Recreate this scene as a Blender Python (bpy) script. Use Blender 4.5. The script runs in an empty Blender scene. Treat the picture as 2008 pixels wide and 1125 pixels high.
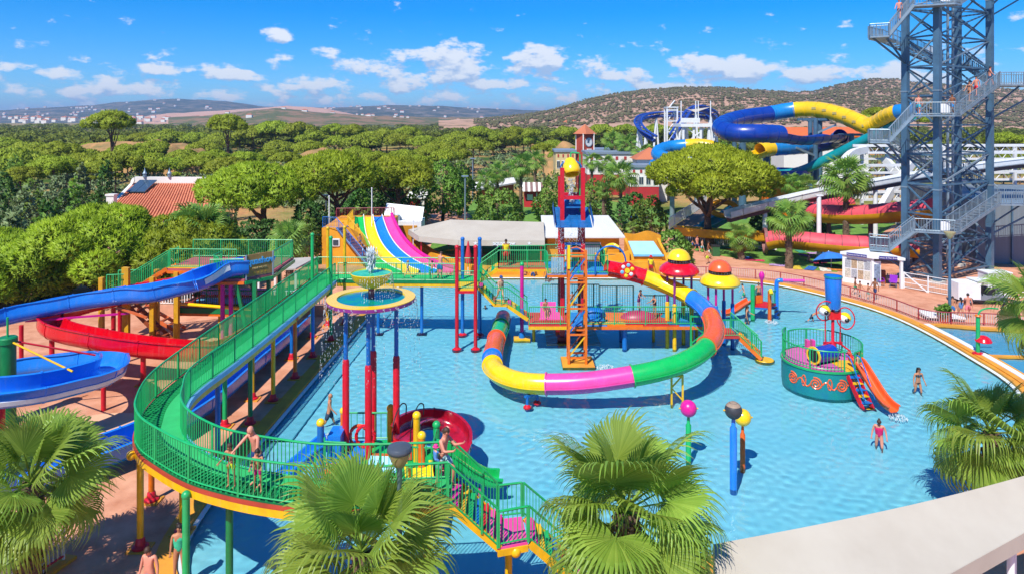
import bpy, bmesh, math, random
import numpy as np
from math import sin, cos, pi, radians, sqrt, atan2, hypot
from mathutils import Vector, Matrix

random.seed(7)
rng = np.random.default_rng(7)
SC = bpy.context.scene
COL = SC.collection

# ------------------------------------------------------------------ camera
EYE, FOC, HOR, CXP = 14.0, 1350.0, 235.0, 1004.0
cam_d = bpy.data.cameras.new('camera')
cam = bpy.data.objects.new('camera', cam_d)
COL.objects.link(cam)
cam.location = (0, 0, EYE)
cam.rotation_euler = (radians(90), 0, 0)
cam_d.sensor_width = 36.0
cam_d.lens = 36.0 * FOC / 2008.0
cam_d.shift_y = -(562.5 - HOR) / 2008.0
cam_d.clip_start = 0.5
cam_d.clip_end = 30000
SC.camera = cam

# ------------------------------------------------------------------ sky
SUN_DIR = Vector((0.34, 0.67, -1.0)).normalized()      # the way the light travels
SUN_EL = math.asin(-SUN_DIR.z)
SUN_AZ = atan2(-SUN_DIR.x, -SUN_DIR.y)
world = bpy.data.worlds.new('World')
SC.world = world
world.use_nodes = True
wt = world.node_tree
world.cycles.sampling_method = 'MANUAL'
world.cycles.sample_map_resolution = 256
wt.nodes.clear()

def wn(kind, **kw):
    n = wt.nodes.new(kind)
    for k, v in kw.items():
        setattr(n, k, v)
    return n

def wmath(op, a, b=None, c=None, clamp=False):
    n = wn('ShaderNodeMath', operation=op, use_clamp=clamp)
    for i, x in enumerate((a, b, c)):
        if x is None:
            continue
        if isinstance(x, (int, float)):
            n.inputs[i].default_value = x
        else:
            wt.links.new(x, n.inputs[i])
    return n.outputs[0]

def wsmooth(x, lo, hi):
    n = wn('ShaderNodeMapRange', interpolation_type='SMOOTHSTEP')
    wt.links.new(x, n.inputs[0])
    n.inputs[1].default_value = lo
    n.inputs[2].default_value = hi
    return n.outputs[0]

sky = wn('ShaderNodeTexSky', sky_type='NISHITA')
sky.sun_disc = False
sky.sun_elevation = SUN_EL
sky.sun_rotation = SUN_AZ
sky.altitude = 300
sky.air_density = 1.0
sky.dust_density = 0.0
sky.ozone_density = 4.0
hsv = wn('ShaderNodeHueSaturation')
hsv.inputs['Saturation'].default_value = 1.22
hsv.inputs['Value'].default_value = 0.56
tint = wn('ShaderNodeMix', data_type='RGBA', blend_type='MULTIPLY')
tint.inputs['Factor'].default_value = 1.0
tint.inputs['B'].default_value = (.54, .84, 1.24, 1)
wt.links.new(sky.outputs[0], tint.inputs['A'])
wt.links.new(tint.outputs['Result'], hsv.inputs['Color'])
tc = wn('ShaderNodeTexCoord')
sep = wn('ShaderNodeSeparateXYZ')
wt.links.new(tc.outputs['Generated'], sep.inputs[0])
dx, dy, dz = sep.outputs
az = wmath('ARCTAN2', dx, dy)            # 0 straight ahead, + to the right
el = wmath('ARCSINE', dz)

BIG = [  # az deg, el deg, half width deg, half height deg, weight
    (-4.6, 5.0, 3.2, 2.0, .40), (-8.3, 5.2, 2.6, 1.1, .25), (1.6, 4.9, 2.7, 1.6, .38), (3.4, 5.2, 1.4, 1.3, .26), (-11.9, 4.2, 3.0, 1.0, .26),
    (6.0, 4.2, 2.0, .9, .26), (-18.7, 6.6, 1.7, .7, .30), (14.8, 4.4, 2.6, 1.2, .34), (18.0, 4.0, 3.4, 1.4, .40), (-9.0, 2.8, 2.2, .7, .24),
    (-22.0, 3.4, 2.6, .6, .27), (-26.5, 3.8, 2.0, .6, .27), (-16.0, 2.8, 3.0, .7, .24), (-30.0, 2.1, 3.6, .5, .22), (23.5, 3.3, 3.4, 1.0, .28),
    (9.6, 3.7, 3.0, .7, .24), (-6.0, 3.4, 3.6, .7, .20), (29.0, 3.3, 2.8, 1.1, .30), (-15.2, 5.4, 2.2, .6, .24), (-33, 3.2, 2.0, .5, .22), (12, 2.6, 3.5, .6, .2), (-1, 3.0, 3.5, .6, .2),
]

def cloud_density(shift):
    e2 = wmath('ADD', el, shift)
    comb = wn('ShaderNodeCombineXYZ')
    wt.links.new(wmath('MULTIPLY', az, 26.0), comb.inputs[0])
    wt.links.new(wmath('MULTIPLY', e2, 52.0), comb.inputs[1])
    noi = wn('ShaderNodeTexNoise')
    noi.inputs['Scale'].default_value = 1.0
    noi.inputs['Detail'].default_value = 9.0
    noi.inputs['Roughness'].default_value = 0.6
    wt.links.new(comb.outputs[0], noi.inputs['Vector'])
    # a band of fair-weather cumulus low over the horizon, thinning out upwards
    band = wmath('MULTIPLY', wsmooth(e2, 0.10, 0.03), wsmooth(e2, -0.01, 0.012))
    d = wmath('MULTIPLY_ADD', band, 0.125, noi.outputs[0])
    d = wmath('SUBTRACT', d, wmath('MULTIPLY', wsmooth(e2, .09, .15), .05))
    for a, e, w, h, k in BIG:
        u = wmath('MULTIPLY', wmath('SUBTRACT', az, radians(a)), 1 / radians(w))
        v = wmath('MULTIPLY', wmath('SUBTRACT', e2, radians(e)), 1 / radians(h))
        r2 = wmath('ADD', wmath('MULTIPLY', u, u), wmath('MULTIPLY', v, v))
        g = wmath('MAXIMUM', wmath('SUBTRACT', 1.0, r2), 0.0)
        d = wmath('MULTIPLY_ADD', g, k * .78, d)
    return d

d0 = cloud_density(0.0)
d1 = cloud_density(0.012)
cov = wsmooth(d0, 0.575, 0.74)
lit = wsmooth(wmath('SUBTRACT', d0, d1), -0.13, 0.11)
ccol = wn('ShaderNodeMix', data_type='RGBA')
ccol.inputs['A'].default_value = (1.95, 2.6, 3.7, 1)
ccol.inputs['B'].default_value = (4.3, 4.4, 4.55, 1)
wt.links.new(lit, ccol.inputs['Factor'])
cmix = wn('ShaderNodeMix', data_type='RGBA')
wt.links.new(wmath('MULTIPLY', cov, 0.88), cmix.inputs['Factor'])
wt.links.new(hsv.outputs[0], cmix.inputs['A'])
wt.links.new(ccol.outputs['Result'], cmix.inputs['B'])
bg = wn('ShaderNodeBackground')
bg.inputs['Strength'].default_value = 0.15
wt.links.new(cmix.outputs['Result'], bg.inputs['Color'])
wo = wn('ShaderNodeOutputWorld')
wt.links.new(bg.outputs[0], wo.inputs['Surface'])

# ------------------------------------------------------------------ sun
sun_d = bpy.data.lights.new('sun', 'SUN')
sun_d.energy = 3.85
sun_d.angle = radians(0.5)
sun_d.color = (1.0, 0.955, 0.87)
sun = bpy.data.objects.new('sun', sun_d)
COL.objects.link(sun)
sun.rotation_euler = SUN_DIR.to_track_quat('-Z', 'Y').to_euler()
sun.location = (-20, -40, 60)

SC.view_settings.view_transform = 'Standard'
SC.view_settings.look = 'None'
SC.view_settings.exposure = 0.66
SC.view_settings.gamma = 1.0
SC.render.engine = 'CYCLES'
SC.cycles.max_bounces = 6
SC.cycles.diffuse_bounces = 3
SC.cycles.glossy_bounces = 3
SC.cycles.transmission_bounces = 4
SC.cycles.transparent_max_bounces = 10
SC.cycles.caustics_reflective = False
SC.cycles.caustics_refractive = True
SC.cycles.sample_clamp_indirect = 4.0

# ------------------------------------------------------------------ placing helpers
def P(x, y, z=0.0):
    """World point at height z seen at that spot of the survey photograph."""
    d = (EYE - z) * FOC / (y - HOR)
    return Vector(((x - CXP) / FOC * d, d, z))

def PD(x, y, d):
    """World point at distance d."""
    return Vector(((x - CXP) / FOC * d, d, EYE - (y - HOR) * d / FOC))

def V(*a):
    return Vector(a)

# ------------------------------------------------------------------ materials
def lin(h):
    h = h.lstrip('#')
    out = []
    for i in (0, 2, 4):
        c = int(h[i:i + 2], 16) / 255.0
        out.append(c / 12.92 if c <= 0.04045 else ((c + 0.055) / 1.055) ** 2.4)
    return tuple(out)

MATS = {}

def mat(name, hexcol, rough=0.45, var=0.10, scale=3.0, bump=0.0, bscale=40.0, metal=0.0, spec=0.5, hex2=None, coat=0.0, stretch=None):
    """Principled paint/plastic/stone with uneven colour, gloss and fine relief."""
    if name in MATS:
        return MATS[name]
    m = bpy.data.materials.new(name)
    m.use_nodes = True
    nt = m.node_tree
    b = nt.nodes['Principled BSDF']
    L = nt.links.new
    c1 = lin(hexcol)
    c2 = lin(hex2) if hex2 else tuple(c * (1 - var * 2.2) for c in c1)
    g = nt.nodes.new('ShaderNodeNewGeometry')
    vec = g.outputs['Position']
    if stretch:
        mp = nt.nodes.new('ShaderNodeMapping')
        mp.inputs['Scale'].default_value = stretch
        L(vec, mp.inputs['Vector'])
        vec = mp.outputs[0]
    n = nt.nodes.new('ShaderNodeTexNoise')
    n.inputs['Scale'].default_value = scale
    n.inputs['Detail'].default_value = 6
    n.inputs['Roughness'].default_value = 0.62
    L(vec, n.inputs['Vector'])
    mr = nt.nodes.new('ShaderNodeMapRange')
    mr.inputs[1].default_value = 0.36
    mr.inputs[2].default_value = 0.68
    L(n.outputs[0], mr.inputs[0])
    mx = nt.nodes.new('ShaderNodeMix')
    mx.data_type = 'RGBA'
    mx.inputs['A'].default_value = (*c1, 1)
    mx.inputs['B'].default_value = (*c2, 1)
    L(mr.outputs[0], mx.inputs['Factor'])
    col_out = mx.outputs['Result']
    if rough < .5 and not hex2 and metal == 0:
        # sun-bleached patches and thin run-off streaks on paint and fibreglass
        mp2 = nt.nodes.new('ShaderNodeMapping')
        mp2.inputs['Scale'].default_value = (5.0, 5.0, .55)
        L(g.outputs['Position'], mp2.inputs['Vector'])
        n3 = nt.nodes.new('ShaderNodeTexNoise')
        n3.inputs['Scale'].default_value = 1.0
        n3.inputs['Detail'].default_value = 7
        n3.inputs['Roughness'].default_value = .7
        L(mp2.outputs[0], n3.inputs['Vector'])
        m3 = nt.nodes.new('ShaderNodeMapRange')
        m3.inputs[1].default_value = .52
        m3.inputs[2].default_value = .78
        m3.inputs[4].default_value = .42
        L(n3.outputs[0], m3.inputs[0])
        mx2 = nt.nodes.new('ShaderNodeMix')
        mx2.data_type = 'RGBA'
        gr = sum(c1) / 3
        mx2.inputs['B'].default_value = (*[c * .55 + gr * .25 + .05 for c in c1], 1)
        L(col_out, mx2.inputs['A'])
        L(m3.outputs[0], mx2.inputs['Factor'])
        col_out = mx2.outputs['Result']
    L(col_out, b.inputs['Base Color'])
    rr = nt.nodes.new('ShaderNodeMapRange')
    rr.inputs[3].default_value = max(0.03, rough - 0.08)
    rr.inputs[4].default_value = min(1, rough + 0.14)
    L(n.outputs[0], rr.inputs[0])
    L(rr.outputs[0], b.inputs['Roughness'])
    b.inputs['Metallic'].default_value = metal
    b.inputs['Specular IOR Level'].default_value = spec
    b.inputs['Coat Weight'].default_value = coat
    b.inputs['Coat Roughness'].default_value = 0.15
    if bump > 0:
        n2 = nt.nodes.new('ShaderNodeTexNoise')
        n2.inputs['Scale'].default_value = bscale
        n2.inputs['Detail'].default_value = 4
        L(vec, n2.inputs['Vector'])
        bp = nt.nodes.new('ShaderNodeBump')
        bp.inputs['Strength'].default_value = bump
        bp.inputs['Distance'].default_value = 0.05
        L(n2.outputs[0], bp.inputs['Height'])
        L(bp.outputs[0], b.inputs['Normal'])
    MATS[name] = m
    return m

def leafmat(name, h1, h2, h3=None, trans=0.35, rough=0.5):
    """Foliage: hue differs from leaf to leaf, some light passes through."""
    if name in MATS:
        return MATS[name]
    m = bpy.data.materials.new(name)
    m.use_nodes = True
    nt = m.node_tree
    L = nt.links.new
    b = nt.nodes['Principled BSDF']
    out = nt.nodes['Material Output']
    g = nt.nodes.new('ShaderNodeNewGeometry')
    r = nt.nodes.new('ShaderNodeValToRGB')
    r.color_ramp.elements[0].color = (*lin(h1), 1)
    r.color_ramp.elements[1].color = (*lin(h2), 1)
    if h3:
        e = r.color_ramp.elements.new(0.94)
        e.color = (*lin(h2), 1)
        r.color_ramp.elements[2].color = (*lin(h3), 1)
    n = nt.nodes.new('ShaderNodeTexNoise')
    n.inputs['Scale'].default_value = 0.7
    n.inputs['Detail'].default_value = 3
    L(g.outputs['Position'], n.inputs['Vector'])
    mm = nt.nodes.new('ShaderNodeMath')
    mm.operation = 'MULTIPLY_ADD'
    L(g.outputs['Random Per Island'], mm.inputs[0])
    mm.inputs[1].default_value = 0.55
    m2 = nt.nodes.new('ShaderNodeMath')
    m2.operation = 'MULTIPLY_ADD'
    L(n.outputs[0], m2.inputs[0])
    m2.inputs[1].default_value = 0.9
    m2.inputs[2].default_value = -0.22
    L(m2.outputs[0], mm.inputs[2])
    L(mm.outputs[0], r.inputs[0])
    oi = nt.nodes.new('ShaderNodeObjectInfo')
    hs = nt.nodes.new('ShaderNodeHueSaturation')
    mo = nt.nodes.new('ShaderNodeMapRange')
    mo.inputs[3].default_value = 0.82
    mo.inputs[4].default_value = 1.16
    L(oi.outputs['Random'], mo.inputs[0])
    L(mo.outputs[0], hs.inputs['Value'])
    mh = nt.nodes.new('ShaderNodeMapRange')
    mh.inputs[3].default_value = 0.488
    mh.inputs[4].default_value = 0.512
    L(oi.outputs['Random'], mh.inputs[0])
    L(mh.outputs[0], hs.inputs['Hue'])
    L(r.outputs[0], hs.inputs['Color'])
    L(hs.outputs[0], b.inputs['Base Color'])
    b.inputs['Roughness'].default_value = rough
    b.inputs['Specular IOR Level'].default_value = 0.35
    t = nt.nodes.new('ShaderNodeBsdfTranslucent')
    L(hs.outputs[0], t.inputs['Color'])
    ms = nt.nodes.new('ShaderNodeMixShader')
    ms.inputs[0].default_value = trans
    L(b.outputs[0], ms.inputs[1])
    L(t.outputs[0], ms.inputs[2])
    L(ms.outputs[0], out.inputs['Surface'])
    MATS[name] = m
    return m

# ------------------------------------------------------------------ mesh helpers
def wloc(o):
    v = Vector((0, 0, 0))
    while o is not None:
        v += o.location
        o = o.parent
    return v

def frames(pts, closed=False):
    n = len(pts)
    out = []
    for i in range(n):
        a = pts[i - 1] if (i > 0 or closed) else pts[i]
        b = pts[(i + 1) % n] if (i < n - 1 or closed) else pts[i]
        t = (b - a)
        if t.length < 1e-9:
            t = Vector((0, 0, 1))
        t.normalize()
        up = Vector((0, 0, 1)) if abs(t.z) < 0.97 else Vector((0, 1, 0))
        r = t.cross(up).normalized()
        u = r.cross(t).normalized()
        out.append((pts[i], t, r, u))
    return out

def spline(pts, n=8, closed=False):
    """Catmull-Rom through the points."""
    pts = [Vector(p) for p in pts]
    out = []
    m = len(pts)
    for i in range(m if closed else m - 1):
        p0 = pts[(i - 1) % m] if (closed or i > 0) else pts[0] * 2 - pts[1]
        p1 = pts[i]
        p2 = pts[(i + 1) % m]
        p3 = pts[(i + 2) % m] if (closed or i + 2 < m) else pts[-1] * 2 - pts[-2]
        for k in range(n):
            t = k / n
            out.append(0.5 * ((2 * p1) + (p2 - p0) * t + (2 * p0 - 5 * p1 + 4 * p2 - p3) * t * t + (3 * p1 - p0 - 3 * p2 + p3) * t ** 3))
    if not closed:
        out.append(pts[-1].copy())
    return out

def resample(pts, step):
    out = [pts[0].copy()]
    acc = 0.0
    for a, b in zip(pts[:-1], pts[1:]):
        L = (b - a).length
        s = step - acc
        while s <= L:
            out.append(a.lerp(b, s / L))
            s += step
        acc = L - (s - step)
    return out

class MB:
    def __init__(self):
        self.v = []
        self.f = []

    def add(self, vs, fs):
        o = len(self.v)
        self.v.extend(vs)
        self.f.extend([tuple(i + o for i in f) for f in fs])
        return self

    def box(self, c, s, rz=0.0, rx=0.0, ry=0.0):
        m = Matrix.Rotation(rz, 3, 'Z') @ Matrix.Rotation(ry, 3, 'Y') @ Matrix.Rotation(rx, 3, 'X')
        c = Vector(c)
        vs = [c + m @ Vector((x * s[0] / 2, y * s[1] / 2, z * s[2] / 2)) for x in (-1, 1) for y in (-1, 1) for z in (-1, 1)]
        return self.add(vs, [(0, 1, 3, 2), (4, 6, 7, 5), (0, 4, 5, 1), (2, 3, 7, 6), (0, 2, 6, 4), (1, 5, 7, 3)])

    def bar(self, a, b, w, h=None):
        """Square bar from a to b."""
        h = h or w
        a, b = Vector(a), Vector(b)
        t = (b - a).normalized()
        up = Vector((0, 0, 1)) if abs(t.z) < 0.97 else Vector((0, 1, 0))
        r = t.cross(up).normalized() * w / 2
        u = t.cross(r).normalized() * h / 2
        vs = [p + sr * r + su * u for p in (a, b) for sr in (-1, 1) for su in (-1, 1)]
        return self.add(vs, [(0, 1, 3, 2), (4, 6, 7, 5), (0, 4, 5, 1), (2, 3, 7, 6), (0, 2, 6, 4), (1, 5, 7, 3)])

    def tube(self, pts, r, n=8, caps=True, closed=False, r2=None):
        pts = [Vector(p) for p in pts]
        fr = frames(pts, closed)
        vs, fs = [], []
        m = len(pts)
        for i, (p, t, rr, u) in enumerate(fr):
            rad = r if r2 is None else r + (r2 - r) * i / max(1, m - 1)
            for k in range(n):
                a = 2 * pi * k / n
                vs.append(p + (rr * cos(a) + u * sin(a)) * rad)
        for i in range(m if closed else m - 1):
            for k in range(n):
                a, b = i * n + k, i * n + (k + 1) % n
                c, d = ((i + 1) % m) * n + (k + 1) % n, ((i + 1) % m) * n + k
                fs.append((a, b, c, d))
        if caps and not closed:
            fs.append(tuple(reversed(range(n))))
            fs.append(tuple(range((m - 1) * n, m * n)))
        return self.add(vs, fs)

    def sweep(self, prof, pts, closed=False, loop=True, bank=None, caps=True):
        """Profile of (right, up) pairs swept along pts."""
        pts = [Vector(p) for p in pts]
        fr = frames(pts, closed)
        k = len(prof)
        vs, fs = [], []
        for i, (p, t, r, u) in enumerate(fr):
            if bank:
                a = bank[i] if hasattr(bank, '__len__') else bank
                r, u = r * cos(a) + u * sin(a), u * cos(a) - r * sin(a)
            for (x, y) in prof:
                vs.append(p + r * x + u * y)
        m = len(pts)
        kk = k if loop else k - 1
        for i in range(m if closed else m - 1):
            for j in range(kk):
                a, b = i * k + j, i * k + (j + 1) % k
                c, d = ((i + 1) % m) * k + (j + 1) % k, ((i + 1) % m) * k + j
                fs.append((a, b, c, d))
        if caps and loop and not closed:
            fs.append(tuple(reversed(range(k))))
            fs.append(tuple(range((m - 1) * k, m * k)))
        return self.add(vs, fs)

    def lathe(self, prof, c, n=24, axis=None, caps=True):
        """prof = (radius, height) pairs revolved about the vertical (or axis) through c."""
        c = Vector(c)
        q = Matrix.Identity(3) if axis is None else Vector((0, 0, 1)).rotation_difference(Vector(axis)).to_matrix()
        vs, fs = [], []
        for (r, z) in prof:
            for k in range(n):
                a = 2 * pi * k / n
                vs.append(c + q @ Vector((r * cos(a), r * sin(a), z)))
        for i in range(len(prof) - 1):
            for k in range(n):
                fs.append((i * n + k, i * n + (k + 1) % n, (i + 1) * n + (k + 1) % n, (i + 1) * n + k))
        if prof[0] == prof[-1]:
            caps = False
        if caps and prof[0][0] > 1e-6:
            fs.append(tuple(reversed(range(n))))
        if caps and prof[-1][0] > 1e-6:
            o = (len(prof) - 1) * n
            fs.append(tuple(range(o, o + n)))
        return self.add(vs, fs)

    def sphere(self, c, r, n=14, m=9, s=(1, 1, 1)):
        c = Vector(c)
        vs, fs = [], []
        for i in range(m + 1):
            ph = pi * i / m - pi / 2
            for k in range(n):
                a = 2 * pi * k / n
                vs.append(c + Vector((cos(a) * cos(ph) * s[0], sin(a) * cos(ph) * s[1], sin(ph) * s[2])) * r)
        for i in range(m):
            for k in range(n):
                fs.append((i * n + k, i * n + (k + 1) % n, (i + 1) * n + (k + 1) % n, (i + 1) * n + k))
        return self.add(vs, fs)

    def prism(self, poly, z0, z1):
        n = len(poly)
        vs = [Vector((p[0], p[1], z0)) for p in poly] + [Vector((p[0], p[1], z1)) for p in poly]
        area = sum(poly[i][0] * poly[(i + 1) % n][1] - poly[(i + 1) % n][0] * poly[i][1] for i in range(n))
        fs = [(i, (i + 1) % n, n + (i + 1) % n, n + i) for i in range(n)]
        fs += [tuple(reversed(range(n))), tuple(range(n, 2 * n))]
        if area < 0:
            fs = [tuple(reversed(f)) for f in fs]
        return self.add(vs, fs)

    def slab(self, corners, t):
        """Four or more 3-D corners thickened downwards by t."""
        n = len(corners)
        a = [Vector(c) for c in corners]
        b = [c - Vector((0, 0, t)) for c in a]
        fs = [tuple(range(n)), tuple(reversed(range(n, 2 * n)))] + [(i, n + i, n + (i + 1) % n, (i + 1) % n) for i in range(n)]
        return self.add(a + b, fs)

    def quad(self, a, b, c, d):
        return self.add([Vector(a), Vector(b), Vector(c), Vector(d)], [(0, 1, 2, 3)])

    def build(self, name, m, parent=None, smooth=False, kind=None, angle=38):
        off = wloc(parent) if parent is not None else Vector((0, 0, 0))
        me = bpy.data.meshes.new(name)
        me.from_pydata([tuple(v - off) for v in self.v], [], self.f)
        if m is not None:
            me.materials.append(m)
        if smooth:
            me.polygons.foreach_set('use_smooth', [True] * len(me.polygons))
            me.set_sharp_from_angle(angle=radians(angle))
        me.update()
        o = bpy.data.objects.new(name, me)
        COL.objects.link(o)
        if parent is not None:
            o.parent = parent
        if kind:
            o['kind'] = kind
        return o

def npobj(name, verts, faces, m, parent=None, kind=None, smooth=False):
    """Mesh from numpy arrays (faces all of one size)."""
    me = bpy.data.meshes.new(name)
    v = np.asarray(verts, dtype=np.float32)
    f = np.asarray(faces, dtype=np.int32)
    me.vertices.add(len(v))
    me.vertices.foreach_set('co', v.ravel())
    k = f.shape[1]
    me.loops.add(f.size)
    me.loops.foreach_set('vertex_index', f.ravel())
    me.polygons.add(len(f))
    me.polygons.foreach_set('loop_start', np.arange(0, f.size, k, dtype=np.int32))
    if smooth:
        me.polygons.foreach_set('use_smooth', np.ones(len(f), dtype=bool))
    me.update(calc_edges=True)
    me.materials.append(m)
    o = bpy.data.objects.new(name, me)
    COL.objects.link(o)
    if parent is not None:
        o.parent = parent
    if kind:
        o['kind'] = kind
    return o

def link_copy(o, parent=None):
    c = o.copy()
    COL.objects.link(c)
    c.parent = parent
    return c

def copy_tree(o, parent=None):
    c = link_copy(o, parent)
    for ch in list(o.children):
        copy_tree(ch, c)
    return c

def thing(name, label, cat, loc=(0, 0, 0), group=None):
    o = bpy.data.objects.new(name, None)
    COL.objects.link(o)
    o.location = Vector(loc)
    o.empty_display_size = 0.3
    return tag(o, label, cat, group)

def tag(o, label, cat, group=None):
    o['label'] = label
    o['category'] = cat
    if group:
        o['group'] = group
    return o

def structure(o):
    o['kind'] = 'structure'
    return o

def text_mesh(name, s, size, m, parent, origin, right, up, depth=0.02, align='CENTER', bold=0.0):
    """Lettering lying in the plane spanned by right and up."""
    cu = bpy.data.curves.new(name, 'FONT')
    cu.body = s
    cu.size = size
    cu.align_x = align
    cu.align_y = 'CENTER'
    cu.extrude = depth
    cu.offset = bold
    cu.resolution_u = 3
    tmp = bpy.data.objects.new(name, cu)
    COL.objects.link(tmp)
    dg = bpy.context.evaluated_depsgraph_get()
    me = bpy.data.meshes.new_from_object(tmp.evaluated_get(dg))
    bpy.data.objects.remove(tmp)
    r = Vector(right).normalized()
    u = Vector(up).normalized()
    n = r.cross(u)
    off = Vector(origin) - (wloc(parent) if parent else Vector((0, 0, 0)))
    me.transform(Matrix(((r.x, u.x, n.x, off.x), (r.y, u.y, n.y, off.y), (r.z, u.z, n.z, off.z), (0, 0, 0, 1))))
    me.materials.clear()
    me.materials.append(m)
    o = bpy.data.objects.new(name, me)
    COL.objects.link(o)
    o.parent = parent
    return o

def fill_poly(outer, holes, z):
    """Flat sheet with holes: list of vertices and triangles."""
    bm = bmesh.new()
    es = []
    for loop in [outer] + holes:
        vs = [bm.verts.new((p[0], p[1], z)) for p in loop]
        for i in range(len(vs)):
            es.append(bm.edges.new((vs[i], vs[(i + 1) % len(vs)])))
    bmesh.ops.triangle_fill(bm, use_beauty=True, use_dissolve=False, edges=es)
    bmesh.ops.recalc_face_normals(bm, faces=bm.faces[:])
    bm.verts.index_update()
    vs = [v.co.copy() for v in bm.verts]
    fs = []
    for f in bm.faces:
        idx = [v.index for v in f.verts]
        if f.normal.z < 0:
            idx.reverse()
        fs.append(tuple(idx))
    bm.free()
    mb = MB()
    mb.add(vs, fs)
    return mb

def offset_loop(loop, d):
    """Move a closed counter-clockwise or clockwise outline outwards by d."""
    n = len(loop)
    area = sum(loop[i][0] * loop[(i + 1) % n][1] - loop[(i + 1) % n][0] * loop[i][1] for i in range(n))
    s = 1 if area > 0 else -1
    out = []
    for i in range(n):
        a, b = Vector(loop[i - 1][:2]), Vector(loop[(i + 1) % n][:2])
        t = (b - a).normalized()
        out.append(Vector((loop[i][0] + t.y * d * s, loop[i][1] - t.x * d * s, 0)))
    return out

# common paints
GREEN = mat('paint_green', '#1cb063', .35, .12, 2.5)
GREEN_D = mat('paint_green_deep', '#0c8248', .4, .12, 2.5)
YEL = mat('paint_yellow', '#f2bb12', .35, .12, 2.5)
YELF = mat('fibreglass_yellow', '#ffd10f', .22, .06, 1.5, coat=.4)
RED = mat('paint_red', '#d3122b', .35, .12, 2.5)
REDF = mat('fibreglass_red', '#e0061f', .22, .08, 1.5, coat=.4)
BLUE = mat('paint_blue', '#1470c4', .35, .12, 2.5)
BLUEF = mat('fibreglass_blue', '#1f80e4', .24, .08, 1.2, coat=.4)
BLUE_D = mat('fibreglass_deep_blue', '#0a3fae', .25, .10, 1.2, coat=.3)
ORANGE = mat('paint_orange', '#ee7414', .38, .12, 2.5)
ORANGEF = mat('fibreglass_orange', '#f5622a', .25, .08, 1.5, coat=.3)
MAG = mat('paint_magenta', '#d91c95', .35, .10, 2.5)
PINKF = mat('fibreglass_pink', '#ec4aa2', .25, .08, 1.5, coat=.3)
PURP = mat('paint_purple', '#8a2f86', .4, .10, 2.5)
WHITE = mat('paint_white', '#e9ebea', .45, .06, 2.0)
LBLUE = mat('paint_light_blue', '#7cc3ea', .35, .08, 2.0)
GREENF = mat('fibreglass_green', '#16b857', .24, .08, 1.5, coat=.3)
TEAL = mat('fibreglass_teal', '#0b8f96', .3, .10, 1.2, coat=.3)
STEEL = mat('galvanised_steel', '#8fa3b0', .42, .14, 1.5, metal=.35)
STEEL_B = mat('blue_grey_steel', '#52758f', .42, .14, 1.0, metal=.15)
DARK = mat('dark_rubber', '#20242a', .6, .15, 4)
OCHRE = mat('ochre_render', '#eba01e', .75, .14, .8, bump=.15, bscale=12)
CANVAS = mat('beige_canvas', '#bcb3a3', .8, .05, .5, bump=.10, bscale=1.2, hex2='#b2a898')
CONC = mat('pale_concrete', '#c9c4ba', .8, .1, 1.2, bump=.2)
BARK = mat('bark', '#6b5140', .9, .25, 3, bump=.6, bscale=14)
PALMBARK = mat('palm_bark', '#7d6650', .9, .25, 4, bump=.7, bscale=18)
# ================================================================== ground, pool and water
WATER_Z, FLOOR_Z = -0.12, -0.55

def scrub_ground_mat():
    m = bpy.data.materials.new('sandy_scrub_ground')
    m.use_nodes = True
    nt = m.node_tree
    L = nt.links.new
    b = nt.nodes['Principled BSDF']
    b.inputs['Roughness'].default_value = 0.95
    b.inputs['Specular IOR Level'].default_value = 0.1
    g = nt.nodes.new('ShaderNodeNewGeometry')
    n1 = nt.nodes.new('ShaderNodeTexNoise')
    n1.inputs['Scale'].default_value = 0.035
    n1.inputs['Detail'].default_value = 8
    n1.inputs['Roughness'].default_value = .65
    L(g.outputs['Position'], n1.inputs['Vector'])
    r = nt.nodes.new('ShaderNodeValToRGB')
    e = r.color_ramp.elements
    e[0].position, e[0].color = .36, (*lin('#3f5a22'), 1)
    e[1].position, e[1].color = .66, (*lin('#c98a58'), 1)
    x = e.new(.45)
    x.color = (*lin('#7d7c40'), 1)
    x = e.new(.55)
    x.color = (*lin('#a98a58'), 1)
    L(n1.outputs[0], r.inputs[0])
    n2 = nt.nodes.new('ShaderNodeTexNoise')
    n2.inputs['Scale'].default_value = 1.3
    n2.inputs['Detail'].default_value = 6
    L(g.outputs['Position'], n2.inputs['Vector'])
    mx = nt.nodes.new('ShaderNodeMix')
    mx.data_type = 'RGBA'
    mx.blend_type = 'MULTIPLY'
    mx.inputs['Factor'].default_value = .55
    L(r.outputs[0], mx.inputs['A'])
    L(n2.outputs['Color'], mx.inputs['B'])
    hs = nt.nodes.new('ShaderNodeHueSaturation')
    hs.inputs['Value'].default_value = 1.35
    L(mx.outputs['Result'], hs.inputs['Color'])
    L(hs.outputs[0], b.inputs['Base Color'])
    bp = nt.nodes.new('ShaderNodeBump')
    bp.inputs['Distance'].default_value = .3
    L(n2.outputs[0], bp.inputs['Height'])
    L(bp.outputs[0], b.inputs['Normal'])
    return m

DECK = mat('terracotta_paving', '#dba080', .66, .11, .7, bump=.18, bscale=9, hex2='#b87858')
GRASS = mat('lawn_green', '#6f9a34', .9, .22, 1.6, bump=.5, bscale=25, hex2='#47702a')
SOIL = scrub_ground_mat()

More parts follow.
